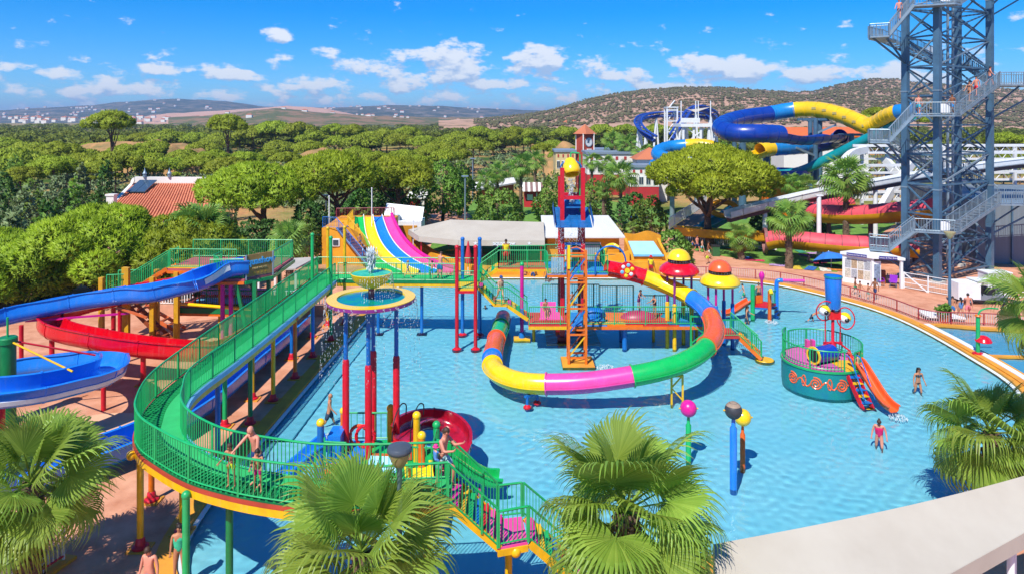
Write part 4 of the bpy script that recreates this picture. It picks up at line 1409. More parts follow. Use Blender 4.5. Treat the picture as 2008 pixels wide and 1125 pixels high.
bs = spline([V(-6.95, 26.4, 1.5), V(-7.3, 26.2, 1.35), V(-8.0, 25.9, .8), V(-8.7, 25.6, .3), V(-9.2, 25.4, .12)], 5)
flume(ns, bs, u_prof(.8, .42, .05, .2), BLUEF, joints=2, name='blue_slide')
MB().box((-6.75, 26.5, 1.62), (.5, .9, .85)).build('blue_entry', BLUEF, ns)
gs = spline([V(-2.95, 25.4, 1.65), V(-2.5, 25.45, 1.5), V(-1.7, 25.6, .85), V(-1.0, 25.75, .4), V(-.45, 25.85, .3)], 5)
flume(ns, gs, u_prof(.75, .42, .05, .2), GREENF, joints=2, name='green_slide')
MB().tube([(-1.2, 25.7, FLOOR_Z), (-1.2, 25.7, .3)], .06, 8).build('slide_leg', MAG, ns, smooth=True)
ys = spline([V(-3.4, 24.9, 1.4), V(-3.3, 24.4, 1.2), V(-3.1, 23.7, .6), V(-2.95, 23.2, .2)], 4)
flume(ns, ys, u_prof(.85, .35, .05, .18), YELF, joints=1, name='yellow_slide')

# ================================================================== lamp by the palm
lp = thing('lamp_post', 'grey lamp post with dark bowl shaped head behind the near palm', 'lamp', (-2.58, 15.8, 0))
MB().lathe([(.07, 0), (.06, 6.0), (.1, 6.05), (.12, 6.1)], (-2.58, 15.8, 0), 12).build('pole', STEEL, lp, smooth=True)
MB().lathe([(.12, 6.08), (.2, 6.2), (.26, 6.4)], (-2.58, 15.8, 0), 24).build('lens', mat('lamp_lens', '#b09a6a', .35, .1), lp, smooth=True)
MB().lathe([(.27, 6.39), (.29, 6.42), (.29, 6.47), (.26, 6.52), (.12, 6.57), (0, 6.58)], (-2.58, 15.8, 0), 28).build('hood', mat('lamp_grey', '#4a525c', .35, .08), lp, smooth=True)
# ================================================================== left slides and their platform
UP = u_prof(1.18, .95, .05, .46, 6)
bl = thing('blue_flume', 'open blue water slide snaking from the platform into a low loop and long run out', 'water slide', (-22, 32, 0))
bpts = spline([V(-15.9, 41.2, 4.74), V(-16.7, 40.6, 4.70), V(-18, 39.5, 4.3), V(-20, 39.3, 3.72), V(-22.5, 39.5, 3.42), V(-25, 39.1, 3.1), V(-27.6, 37.4, 2.8), V(-28.9, 34.2, 2.62), V(-28, 30.8, 2.5),
               V(-25.2, 28.7, 2.38), V(-22.3, 28.3, 2.22), V(-20.1, 29.4, 2.05), V(-19.0, 31.7, 1.82), V(-19.9, 34.0, 1.5), V(-21.8, 35.1, 1.2), V(-25.0, 34.5, 1.0), V(-26.6, 31.8, .85), V(-25.4, 28.4, .7),
               V(-21.8, 25.6, .55), V(-18.2, 25.6, .45), V(-15.7, 28.0, .36), V(-14.5, 32, .3), V(-14.15, 38, .26), V(-13.95, 43, .22), V(-13.9, 46, .2)], 6)
bank = []
for i in range(len(bpts)):
    a, b, c = bpts[max(0, i - 3)], bpts[i], bpts[min(len(bpts) - 1, i + 3)]
    t1, t2 = (b - a), (c - b)
    cr = t1.x * t2.y - t1.y * t2.x
    bank.append(max(-.3, min(.3, -cr / (t1.length * t2.length + 1e-6) * .8)))
flume(bl, bpts, UP, BLUEF, joints=22, bank=bank)
st = bpts[52:80]
MB().sweep([(.585, .34), (.63, .34), (.63, .54), (.585, .54)], st, bank=bank[52:80]).build('white_stripe', WHITE, bl, smooth=True)
MB().sweep([(-.63, .5), (-.595, .5), (-.595, .86), (-.63, .86)], bpts[6:12], bank=bank[6:12]).build('white_side', WHITE, bl, smooth=True)
po = MB().lathe([(.34, 0), (.34, 3.7), (.4, 3.72), (.4, 3.95), (.34, 4.0)], (-23.3, 31.8, 0), 18).build('centre_post', GREEN_D, bl, smooth=True)
MB().lathe([(.4, 2.0), (.4, 2.12)], (-23.3, 31.8, 0), 18).build('post_band', GREEN, po, smooth=True)
MB().tube([(-23.3, 31.8, 4), (-23.3, 31.8, 4.9)], .05, 6).build('post_tip', GREEN, po)
for e, m in ((V(-19.4, 30.4, 2.9), YEL), (V(-20.2, 33.4, 2.6), RED), (V(-24.6, 29.2, 3.0), YEL)):
    MB().tube([(-23.3, 31.8, 3.85), e], .045, 6).build('tie_rod', m, bl, smooth=True)
for x, y, z in ((-19.7, 33.2, 1.5), (-21.4, 28.9, 2.1), (-22.5, 39.5, 3.4), (-26.8, 37.6, 2.8), (-20.5, 25.9, .4)):
    MB().lathe([(.11, 0), (.11, z)], (x, y, 0), 10).build('support_post', RED, bl, smooth=True)
MB().bar((-22.6, 39.4, 3.3), (-20.9, 39.4, 2.7), .12).build('outrigger', mat('paint_coral', '#e2703a'), bl)
MB().bar((-27.0, 38.2, 2.85), (-22.0, 39.6, 2.9), .1).build('outrigger', MAG, bl)

rd = thing('red_flume', 'open red water slide curving round behind the blue loop', 'water slide', (-21, 39, 0))
rpts = spline([V(-17.8, 43.2, 3.95), V(-20, 42.9, 3.3), V(-23, 42.3, 2.85), V(-25.4, 41.2, 2.5), V(-26.3, 39.3, 2.2), V(-25.2, 37.9, 1.95), V(-22.4, 37.0, 1.68), V(-19.6, 36.5, 1.45), V(-17, 36.6, 1.2), V(-15.8, 37.6, .95), V(-15.5, 40.4, .7), V(-15.5, 45, .5)], 7)
flume(rd, rpts, UP, REDF, joints=10, bank=.1)
post(rd, -19.5, 36.4, 1.5, RED, r=.13)
post(rd, -25.4, 38.0, 1.9, RED, r=.13)
post(rd, -24.2, 41.8, 2.6, RED, r=.13)

# platform
PZ = 4.6
pf = thing('slide_platform', 'high slide platform with green railings on yellow and magenta posts', 'platform', (-18, 43, 0))
pts_front = [V(-18.4, 40.5, PZ), V(-15.82, 40.7, PZ), V(-14.7, 42.15, PZ), V(-14.9, 47, PZ), V(-21.8, 47.2, PZ), V(-21.8, 43.6, PZ), V(-18.4, 43.4, PZ)]
MB().slab(pts_front, .14).build('deck', mat('deck_pinkish', '#b5555f', .6, .12, 1.5), pf)
fascia([V(-18.4, 40.46, PZ), V(-15.82, 40.66, PZ)], .08, -.32, -.15).build('front_beam', ORANGE, pf)
fascia([V(-15.78, 40.7, PZ), V(-14.66, 42.15, PZ), V(-14.84, 47, PZ)], .08, -.34, -.15).build('side_beam', GREEN, pf)
fascia([V(-21.8, 43.56, PZ), V(-18.4, 43.36, PZ)], .08, -.32, -.15).build('back_beam', ORANGE, pf)
MB().slab([V(-21.8, 43.6, PZ + .05), V(-18.5, 43.45, PZ + .05), V(-18.5, 44.3, PZ + .05), V(-21.8, 44.4, PZ + .05)], .05).build('yellow_mat', YEL, pf)
railing(pf, [V(-17.8, 40.6, PZ), V(-15.85, 40.75, PZ)], 1.15, GREEN)
railing(pf, [V(-21.8, 47.1, PZ), V(-15, 46.95, PZ)], 1.2, GREEN)
railing(pf, [V(-14.9, 42.7, PZ), V(-14.95, 46.95, PZ)], 1.2, GREEN)
railing(pf, [V(-21.7, 43.7, PZ), V(-17.4, 43.5, PZ)], 1.2, GREEN)
railing(pf, [V(-18.3, 43.4, PZ), V(-18.3, 42.2, PZ), V(-17.6, 41.3, PZ)], 1.1, GREEN)
ladder_stair(pf, (-21.9, 43.7, PZ - .05), (-24.2, 43.5, 3.1), (0, 1.3, 0), 7, [ORANGE], ORANGE)
for y in (43.7, 45.0):
    railing(pf, [V(-21.8, y, PZ), V(-24.2, y - .2, 3.15), V(-25.6, y - .2, 3.1)], 1.1, GREEN)
MB().slab([V(-24.2, 43.4, 3.1), V(-25.7, 43.3, 3.1), V(-25.7, 44.9, 3.1), V(-24.2, 44.9, 3.1)], .1).build('landing', ORANGE, pf)
ladder_stair(pf, (-24.4, 42.8, 3.0), (-21.2, 42.5, .1), (0, .75, 0), 10, [BROWN], BROWN)
ladder_stair(pf, (-24.6, 45.2, 1.6), (-21.8, 45.0, .1), (0, 1.0, 0), 6, [mat('paint_coral', '#e2703a')], mat('paint_coral', '#e2703a'))
for x, y, t in [(-25.4, 42.6, 4.25), (-24.7, 43.9, 4.6), (-23.7, 42.4, 4.9), (-22.8, 44.2, 4.4), (-22.2, 42.5, 4.3), (-21.2, 43.5, 4.4), (-20.55, 42.2, 4.4), (-18.6, 44.0, 4.4)]:
    MB().bar((x, y, 0), (x, y, t), .26).build('square_post', mat('post_ochre', '#dba51a', .45, .12, 2.5), pf)
for dx in (0, .5):
    MB().lathe([(.13, 0), (.13, PZ - .2)], (-17.15 + dx, 40.8, 0), 12).build('magenta_post', MAG, pf, smooth=True)
for a, b in ((V(-15.5, 40.7, .6), V(-16.3, 40.7, PZ - .2)), (V(-15.2, 42.0, .6), V(-15.9, 41.9, PZ - .2))):
    MB().bar(a, b, .18).build('raking_leg', GREEN_D, pf)
for y in (40.7, 43.0, 45.0):
    MB().bar((-15.2, y, 0), (-15.2, y, PZ - .14), .22).build('green_leg', GREEN_D, pf)
MB().tube([(-21.0, 43.0, 2.55), (-15.4, 41.6, 2.55)], .1, 8).build('pipe', YELF, pf, smooth=True)
# lower mezzanine
MB().slab([V(-21.4, 43.8, 2.1), V(-15.2, 43.4, 2.1), V(-15.1, 46.8, 2.1), V(-21.4, 47, 2.1)], .1).build('mezzanine', mat('mezzanine_red', '#c24a3c', .6, .12, 1), pf)
fascia([V(-21.4, 43.76, 2.1), V(-15.2, 43.36, 2.1)], .08, -.35, -.02).build('mezzanine_edge', GREEN_D, pf)
fascia([V(-21.4, 43.78, 2.1), V(-15.2, 43.38, 2.1)], .06, -.52, -.36).build('mezzanine_beam', ORANGE, pf)
railing(pf, [V(-21.3, 43.85, 2.1), V(-15.25, 43.45, 2.1)], 1.1, GREEN_D)
railing(pf, [V(-15.15, 43.5, 2.1), V(-15.1, 46.7, 2.1)], 1.1, GREEN_D)
MB().slab([V(-21, 45.2, 2.55), V(-16, 45.0, 2.55), V(-16, 46.0, 2.75), V(-21, 46.2, 2.75)], .1).build('entry_trough', REDF, pf)
MB().slab([V(-20.5, 44.3, 2.3), V(-16.5, 44.1, 2.3), V(-16.5, 44.9, 2.4), V(-20.5, 45.0, 2.4)], .1).build('entry_trough', LBLUE, pf)
# sign
sg = thing('park_sign', 'brown park name sign with blue lettering on the slide platform', 'sign', (-15.15, 41.8, PZ))
GOLD = mat('sign_brown', '#b98a4a', .5, .1, 1.5)
sa, sb = V(-15.75, 40.8, 0), V(-14.65, 42.2, 0)
dirs = (sb - sa).normalized()
nrm = Vector((dirs.y, -dirs.x, 0))
z0, z1 = PZ + .05, PZ + 1.35
MB().add([sa + V(0, 0, z0), sb + V(0, 0, z0), sb + V(0, 0, z1), sa + V(0, 0, z1), sa - nrm * .06 + V(0, 0, z0), sb - nrm * .06 + V(0, 0, z0), sb - nrm * .06 + V(0, 0, z1), sa - nrm * .06 + V(0, 0, z1)],
         [(0, 1, 2, 3), (5, 4, 7, 6), (0, 4, 5, 1), (1, 5, 6, 2), (2, 6, 7, 3), (3, 7, 4, 0)]).build('board', GOLD, sg)
for p in (sa, sb):
    MB().bar(p + V(0, 0, PZ - .1), p + V(0, 0, z1 + .02), .09).build('frame_post', STEEL, sg)
c = (sa + sb) / 2 + nrm * .012
text_mesh('lettering', 'aquashow', .52, mat('sign_blue', '#4ab4f2', .35, .04), sg, c + V(0, 0, PZ + .92), dirs, (0, 0, 1), .015, bold=.018)
text_mesh('lettering', 'PARK HOTEL', .17, mat('sign_cream', '#e0c98a', .4, .04), sg, c + V(0, 0, PZ + .5), dirs, (0, 0, 1), .01)
for k in range(4):
    q0 = c + dirs * (-.36 + .24 * k) + V(0, 0, PZ + .24)
    st_ = []
    for i in range(10):
        a_ = pi / 2 + i * pi / 5
        r_ = .085 if i % 2 == 0 else .035
        st_.append(q0 + dirs * r_ * cos(a_) + V(0, 0, r_ * sin(a_)))
    MB().add(st_ + [p_ + nrm * .012 for p_ in st_], [tuple(reversed(range(10))), tuple(range(10, 20))]).build('star', mat('sign_gold', '#e0b23a', .4, .04), sg)

# white picket fence behind the platform, red chair, pale round terrace
wf = thing('picket_fence', 'white picket fence on a low wall behind the slide platform', 'fence', (-18, 49.5, 0))
MB().slab([V(-26, 49.6, .7), V(-12.8, 49.2, .7), V(-12.8, 49.5, .7), V(-26, 49.9, .7)], .7).build('plinth', mat('plinth_pink', '#cf9a7c', .8, .1, 1), wf)
railing(wf, [V(-26, 49.7, .7), V(-12.9, 49.35, .7)], 1.0, WHITE, step=.2, bal=.06)
pk = thing('striped_fence', 'short white barred fence with red rails beside the left palm', 'fence', (-14.2, 20.5, 0))
railing(pk, [V(-14.9, 19.3, .1), V(-14.6, 20.6, .1), V(-14.2, 21.8, .1)], .95, WHITE, step=.16, bal=.035)
MB().slab([V(-15.1, 19.2, .1), V(-14.7, 19.1, .1), V(-13.9, 22.0, .1), V(-14.4, 22.1, .1)], .1).build('kerb', CURB, pk)
MB().tube([(-14.9, 19.3, .22), (-14.6, 20.6, .22), (-14.2, 21.8, .22)], .04, 6).build('red_rail', RED, pk, smooth=True)
ch = thing('garden_chair', 'red plastic chair under the slide platform', 'chair', (-20.9, 41.3, 0))
MB().box((-20.9, 41.3, .43), (.45, .45, .05)).build('seat', REDF, ch)
MB().box((-20.9, 41.5, .72), (.45, .05, .5), rx=-.15).build('backrest', REDF, ch)
for sx in (-1, 1):
    for sy in (-1, 1):
        MB().bar((-20.9 + sx * .19, 41.3 + sy * .19, 0), (-20.9 + sx * .19, 41.3 + sy * .19, .42), .05).build('leg', REDF, ch)
rt = structure(MB().lathe([(3.0, .004), (2.95, .05), (0, .05)], (-18.6, 29.9, 0), 56).build('round_terrace', mat('pale_terrace', '#e0b08c', .75, .08, .6)))
# pergola by the platform
pg = thing('open_shelter', 'small open shelter with grey roof right of the park sign', 'shelter', (-18.3, 54, 0))
MB().slab([V(-19.6, 52.5, 2.5), V(-16.4, 52.2, 2.75), V(-16.0, 56.5, 2.75), V(-19.6, 56.8, 2.5)], .12).build('roof', mat('grey_roof', '#b9b2a8', .7, .08, 1), pg)
for x, y in ((-19.4, 52.7), (-16.5, 52.5), (-16.2, 56.2), (-19.4, 56.4)):
    MB().bar((x, y, 0), (x, y, 2.5), .16).build('column', WHITE, pg)
railing(pg, [V(-19.4, 52.6, 0), V(-16.4, 52.4, 0)], 1.0, BLUE_D, step=.2)
# ================================================================== four-lane racer slide
ra = thing('racer_slide', 'four lane green yellow blue and pink racer slide beside orange stair building', 'water slide', (-12, 67, 0))
TL, TR_, BL_, BR_ = V(-16.6, 72.5, 3.75), V(-12.7, 72.5, 3.75), V(-11.6, 61.9, .12), V(-5.2, 63.0, .12)
def racer(s, u):
    a = TL.lerp(BL_, s)
    b = TR_.lerp(BR_, s)
    p = a.lerp(b, u)
    z = .12 + 3.63 * ((1 - s) ** 1.75 if s > .04 else 1.0 - s * 1.2)
    bow = .9 * sin(pi * s)                     # the lanes sag to the left as they drop
    return V(p.x - bow, p.y, z)
for k, m in enumerate([GREENF, YELF, BLUEF, PINKF]):
    mb = MB()
    NS, NU = 26, 10
    vs = []
    for i in range(NS + 1):
        for j in range(NU + 1):
            u = (k + .03 + .94 * j / NU) / 4
            p = racer(i / NS, u)
            e = abs(2 * j / NU - 1)
            vs.append(p + V(0, 0, .26 * e ** 5))
    top = len(vs)
    vs += [v - V(0, 0, .12) for v in vs]
    fs = []
    W = NU + 1
    for i in range(NS):
        for j in range(NU):
            a = i * W + j
            fs.append((a, a + W, a + W + 1, a + 1))
            fs.append((top + a, top + a + 1, top + a + W + 1, top + a + W))
        fs.append((i * W, top + i * W, top + (i + 1) * W, (i + 1) * W))
        fs.append((i * W + NU, (i + 1) * W + NU, top + (i + 1) * W + NU, top + i * W + NU))
    for j in range(NU):
        fs.append((j, j + 1, top + j + 1, top + j))
        a = NS * W + j
        fs.append((a, top + a, top + a + 1, a + 1))
    mb.add(vs, fs)
    mb.build('lane', m, ra, smooth=True)
    if k:
        MB().tube([racer(i / 20, k / 4) + V(0, 0, .27) for i in range(21)], .05, 6).build('lane_divider', WHITE, ra, smooth=True)
MB().tube([racer(i / 20, .995) + V(.05, 0, .35) for i in range(21)], .16, 8).build('side_wall', MAG, ra, smooth=True)
sb_ = thing('stair_building', 'orange stair building with white window left of the racer slide', 'building', (-17, 69, 0))
mb = MB()
poly = [(-18.4, 66.6), (-15.6, 66.4), (-13.3, 65.4), (-13.3, 66.3), (-14.9, 68.8), (-16.4, 72.4), (-18.6, 72.8)]
zt = [3.5, 3.5, .35, .35, 2.4, 3.45, 3.5]
n = len(poly)
vs = [V(x, y, 0) for x, y in poly] + [V(x, y, z) for (x, y), z in zip(poly, zt)]
mb.add(vs, [(i, (i + 1) % n, n + (i + 1) % n, n + i) for i in range(n)] + [tuple(range(n, 2 * n))])
mb.build('wall', OCHRE, sb_)
ladder_stair(sb_, (-16.9, 66.3, 3.6), (-13.2, 64.2, .1), (.75, 1.0, 0), 14, [mat('stair_brown', '#8a5b4c', .7, .1, 2)], mat('stair_blue_grey', '#6f86a6', .5), tread=.34, th=.12)
railing(sb_, [V(-18.3, 66.6, 3.55), V(-16.9, 66.2, 3.55), V(-13.2, 64.1, .1)], 1.05, BLUE, step=.16)
railing(sb_, [V(-16.1, 67.4, 3.55), V(-12.4, 65.2, .1)], 1.05, YEL, step=.16)
railing(sb_, [V(-16.6, 71.8, 3.6), V(-16.1, 67.6, 3.6)], 1.05, YEL, step=.16)
wdw = MB().box((-17.0, 66.44, 2.15), (.75, .1, .75)).build('window', WHITE, sb_)
MB().box((-17.0, 66.37, 2.15), (.5, .06, .5)).build('pane', mat('dark_glass', '#3c4a56', .1, .1), wdw)
railing(sb_, [V(-18.5, 72.6, 3.6), V(-12.7, 73.2, 3.6), V(-12.4, 72.6, 3.6)], 1.05, mat('maroon_rail', '#9b3344', .4), step=.16)
MB().slab([V(-18.6, 72.4, 3.55), V(-12.4, 72.4, 3.55), V(-12.4, 75, 3.55), V(-18.6, 75, 3.55)], 3.5).build('top_deck', OCHRE, sb_)
for k_, (x, y, t) in enumerate(((-18.6, 70, 6.2), (-14.5, 71.2, 6.9), (-9.9, 69, 3.9))):
    f = thing('flag_pole', ['slim white pole behind the orange stair building', 'slim white pole on top of the racer slide', 'slim white pole in front of the orange shutter'][k_], 'pole', (x, y, 0), None)
    MB().lathe([(.06, 0), (.05, t)], (x, y, 0), 8).build('shaft', WHITE, f, smooth=True)
    MB().sphere((x, y, t), .08).build('tip', WHITE, f, smooth=True)
# pump booth with tilted white panel
pb = thing('pump_booth', 'white booth with orange shutter and tilted white roof panel', 'booth', (-12, 77, 0))
MB().box((-11.8, 77.4, 1.4), (3.6, 3.2, 2.8)).build('wall', WHITE, pb)
MB().box((-11.6, 75.77, 1.25), (2.3, .08, 2.2)).build('shutter', mat('shutter_ochre', '#c8891a', .6, .1, 2, stretch=(1, 1, 12)), pb)
MB().slab([V(-14.4, 77.2, 3.0), V(-10.0, 76.6, 2.85), V(-9.9, 77.6, 4.15), V(-14.3, 78.4, 4.5)], .08).build('roof_panel', WHITE, pb)
for i in range(7):
    t = (i + .5) / 7
    MB().bar(V(-14.4, 77.17, 3.02).lerp(V(-10.0, 76.57, 2.87), t), V(-14.3, 78.37, 4.54).lerp(V(-9.9, 77.57, 4.19), t), .03).build('panel_seam', CONC, pb)
MB().box((-12.9, 76.6, 3.1), (.9, .7, .6)).build('air_unit', STEEL, pb)
# slide side wall
ow = thing('orange_wall', 'orange ramp wall between racer slide and the canopy', 'wall', (-7, 66, 0))
mb = MB()
a = [V(-10.0, 70.0, 1.7), V(-8.0, 66.8, 1.2), V(-4.8, 63.9, .55), V(-2.0, 62.6, .6)]
strip(a, [p + V(.5, .5, 0) for p in a], 1.6).build('wall', OCHRE, ow)

# ================================================================== big beige canopy behind the pool
cp = thing('canopy', 'wide beige fabric canopy with white lettering on its valance', 'canopy', (-3, 69, 0))
E = [V(-10.6, 70.5, 2.75), V(-9.0, 66.4, 2.75), V(-5.0, 64.2, 2.75), V(3.05, 64.0, 2.75), V(3.5, 75.5, 2.75), V(-7.4, 76.5, 2.75)]
R1, R2 = V(-6.3, 70.6, 3.75), V(3.2, 69.8, 3.62)
mb = MB()
mb.add(E + [R1, R2], [(0, 1, 6), (1, 2, 6), (2, 3, 7, 6), (3, 4, 7), (4, 5, 6, 7), (5, 0, 6)])
mb.build('fabric_roof', CANVAS, cp)
loop = E + [E[0]]
for a_, b_ in zip(loop[:-1], loop[1:]):
    d_ = (b_ - a_).normalized()
    n_ = V(d_.y, -d_.x, 0) * .02
    MB().add([a_ + n_, b_ + n_, b_ + n_ * 2.5 - V(0, 0, .5), a_ + n_ * 2.5 - V(0, 0, .5), a_ - n_, b_ - n_, b_ - V(0, 0, .5), a_ - V(0, 0, .5)],
             [(0, 3, 2, 1), (4, 5, 6, 7), (2, 3, 7, 6)]).build('valance', CANVAS, cp)
for x, y in ((-10.2, 70.4), (-8.8, 66.7), (-4.9, 64.6), (2.7, 64.4), (2.9, 75), (-7, 76)):
    MB().bar((x, y, 0), (x, y, 2.75), .14).build('canopy_post', RED, cp)
text_mesh('lettering', 'aquashow', .52, WHITE, cp, V(-.75, 64.0, 2.5), (1, -.02, 0), (0, 0, 1), .02, bold=.012)
def starfish(c_, r_, parent):
    pts = []
    for i in range(10):
        a_ = pi / 2 + i * pi / 5
        q = r_ if i % 2 == 0 else r_ * .4
        pts.append(c_ + V(q * cos(a_), 0, q * sin(a_)))
    MB().add(pts + [p - V(0, .03, 0) for p in pts], [tuple(range(10)), tuple(range(19, 9, -1))]).build('emblem', WHITE, parent)
starfish(V(-3.4, 64.05, 2.5), .22, cp)
starfish(V(1.6, 63.98, 2.5), .2, cp)

# ================================================================== white-roofed bar
wb = thing('bar_building', 'ochre bar building with broad white roof behind the red play tower', 'building', (7, 70, 0))
MB().box((6.95, 71.4, 1.3), (7.0, 8.6, 2.6)).build('wall', OCHRE, wb)
ROOFW = mat('white_roof', '#dcdcd6', .6, .06, .5, bump=.1, bscale=6, stretch=(1, .15, 1))
MB().slab([V(3.0, 66.3, 2.72), V(10.9, 66.3, 2.72), V(10.7, 76.4, 3.38), V(3.2, 76.4, 3.38)], .14).build('roof', ROOFW, wb)
for i in range(9):
    x = 3.4 + i * .9
    MB().bar((x, 66.4, 2.74), (x, 76.3, 3.4), .04).build('roof_seam', ROOFW, wb)
MB().box((6.9, 67.05, 1.2), (3.4, .1, 1.7)).build('glass_front', mat('blue_glass', '#8ab0bf', .15, .1, 1), wb)
MB().box((6.2, 66.98, 1.1), (.7, .06, 1.9)).build('doorway', DARK, wb)
for x in (5.2, 6.9, 8.6):
    MB().bar((x, 66.98, .35), (x, 66.98, 2.05), .08).build('mullion', WHITE, wb)

# ================================================================== ochre terraces at the far pool edge
ot = thing('ochre_terrace', 'ochre terrace wall with pale blue wet slide at the far pool edge', 'terrace', (12, 63, 0))
MB().prism([(-2.2, 62.1), (7.9, 62.0), (7.9, 62.5), (-2.2, 62.7)], 0, .65).build('low_wall', OCHRE, ot)
MB().prism([(7.95, 62.0), (15.2, 61.95), (15.4, 66.5), (7.95, 66.5)], 0, 1.15).build('wall', OCHRE, ot)
MB().slab([V(11.1, 62.6, 1.66), V(13.75, 62.6, 1.66), V(13.4, 65.2, 2.5), V(11.0, 65.2, 2.5)], .12).build('slide_surface', mat('wet_pale_blue', '#a9d9ee', .2, .06, 1), ot)
MB().slab([V(11.05, 62.55, 1.74), V(13.8, 62.55, 1.74), V(13.8, 62.62, 1.74), V(11.05, 62.62, 1.74)], .16).build('slide_lip', LBLUE, ot)
MB().prism([(11.1, 62.75), (13.7, 62.75), (13.4, 65.2), (11.05, 65.2)], 1.15, 1.55).build('slide_base', OCHRE, ot)
for x, s in ((10.85, 0), (13.95, .0)):
    w_ = spline([V(x, 62.3, 1.3), V(x - .02, 63.2, 1.75), V(x - .1, 64.2, 2.2), V(x - .2, 65.4, 2.75)], 4)
    strip(w_, [p + V(.22, 0, 0) for p in w_], 1.5).build('cheek_wall', OCHRE, ot)
wv = spline([V(8.2, 63.2, 1.9), V(9.0, 63.0, 1.55), V(9.9, 62.9, 1.75), V(10.7, 62.6, 2.1)], 5)
strip(wv, [p + V(0, .25, 0) for p in wv], 1.1).build('wavy_wall', OCHRE, ot)
wv = spline([V(10.9, 66.6, 3.0), V(12.0, 66.7, 2.9), V(13.2, 66.7, 3.2), V(14.4, 66.6, 2.8)], 5)
strip(wv, [p + V(0, .25, 0) for p in wv], 2.0).build('wavy_wall', OCHRE, ot)
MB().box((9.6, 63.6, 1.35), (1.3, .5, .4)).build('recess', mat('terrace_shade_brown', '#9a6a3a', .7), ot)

# ================================================================== maroon fence along the far right kerb
mf = thing('pool_fence', 'low maroon fence with pale bars along the right pool kerb', 'fence', (27, 54, 0))
MAROON = mat('maroon_paint', '#a2303f', .4, .1, 2)
fpts = spline([V(9.6, 62.05, .05), V(15.3, 61.92, .05), V(19.9, 61.15, .05), V(23.3, 59.4, .05), V(26.1, 55.3, .05), V(27.9, 51.3, .05), V(28.55, 48.1, .05), V(29.6, 47.25, .05), V(31.8, 47.0, .05), V(34.9, 46.2, .05), V(39.1, 43.8, .05), V(41.7, 38.5, .05)], 6)
fpts = [p for p in fpts if p.x > 15.2]
MB().tube([p + V(0, 0, .78) for p in fpts], .035, 6).build('handrail', MAROON, mf, smooth=True)
MB().tube([p + V(0, 0, .1) for p in fpts], .03, 6).build('lower_rail', MAROON, mf, smooth=True)
b = MB()
for i, q in enumerate(resample(fpts, .15)):
    b.bar(q + V(0, 0, .1), q + V(0, 0, .78), .03)
b.build('balusters', mat('pale_bars', '#d8c7c4', .5, .06, 2), mf, kind='stuff')
b = MB()
for q in resample(fpts, 2.1):
    b.bar(q, q + V(0, 0, .8), .06)
b.build('railing_posts', MAROON, mf, kind='stuff')
wp = thing('white_pad', 'white bench slab by the maroon fence corner', 'slab', (29.4, 48.4, 0))
MB().slab([V(28.9, 48.0, .35), V(31.4, 47.6, .35), V(31.0, 49.0, .35), V(29.2, 49.6, .35)], .12).build('top', WHITE, wp)
MB().box((30.1, 48.5, .11), (1.2, .6, .22)).build('base', CONC, wp)
# divider wall between the two basins
dv = thing('basin_divider', 'white topped wall dividing the pool from the side basin', 'wall', (27.8, 41, 0))
dpts = spline([V(28.0, 46.9, .05), V(27.95, 44, .05), V(27.75, 41, .05), V(27.35, 37, .05), V(26.6, 34, .05)], 5)
MB().sweep([(-.3, -.5), (.28, -.5), (.28, .06), (-.3, .06)], dpts).build('wall', CURB, dv)
MB().sweep([(-.42, .061), (-.05, .061), (-.05, .10), (-.42, .10)], dpts).build('coping', WHITE, dv)
sd = thing('basin_sill', 'low ochre sill crossing the side basin', 'sill', (33, 40.5, 0))
MB().bar((28.2, 41.0, -.1), (40.5, 40.0, -.1), .3, .22).build('sill', CURB, sd)
def flower_shower(x, y, label, capm, r=.45, hh=2.35, reach=1.0):
    t = thing('flower_shower', label, 'water toy', (x, y, 0))
    MB().lathe([(.13, -.4), (.13, .05)], (x, y, 0), 12).build('stub', RED, t, smooth=True)
    MB().lathe([(.3, -.02), (.3, .14), (.14, .2)], (x, y, 0), 14).build('base', RED, t, smooth=True)
    MB().lathe([(.11, .1), (.11, hh)], (x, y, 0), 12).build('pole', GREEN, t, smooth=True)
    MB().tube(spline([V(x, y, hh), V(x + .15 * reach, y, hh + .3), V(x + .6 * reach, y, hh + .45), V(x + 1.2 * reach, y, hh + .42)], 5), .05, 8).build('arm', GREEN, t, smooth=True)
    MB().lathe([(.16, hh - .04), (.2, hh), (.16, hh + .06)], (x, y, 0), 12).build('collar', ORANGE, t, smooth=True)
    MB().lathe([(0, .02), (r * .95, -.1), (r, -.06), (r * .8, .12), (r * .4, .25), (0, .28)], (x + .3, y - .05, .92), 18).build('flower', capm, t, smooth=True)
    return t
flower_shower(27.75, 41.0, 'green arched shower pole with red flower bowl on the divider wall', REDF)
flower_shower(33.4, 38.2, 'green shower pole with small bowl at the right frame edge', BLUEF)

# ================================================================== near canopy, bottom right
nc = thing('near_canopy', 'large plain beige canopy filling the lower right corner', 'canopy', (12, 15.5, 0))
A0, A1, A2, A3 = V(4.77, 16.25, 4.0), V(17.5, 20.45, 4.13), V(17.5, 20.0, 3.5), V(3.9, 12.7, 3.35)
NX, NY = 16, 10
vs = []
for i in range(NX + 1):
    for j in range(NY + 1):
        s, t = i / NX, j / NY
        p = A0.lerp(A1, s).lerp(A3.lerp(A2, s), t)
        p = p - V(0, .28 * sin(pi * s) * (1 - t), 0)
        vs.append(p + V(0, 0, -.03 * sin(pi * ((s * 4) % 1)) * sin(pi * t) - .04 * sin(pi * t)))
W = NY + 1
mb = MB().add(vs, [(i * W + j, i * W + j + 1, (i + 1) * W + j + 1, (i + 1) * W + j) for i in range(NX) for j in range(NY)])
mb.build('fabric_roof', CANVAS, nc, smooth=True)
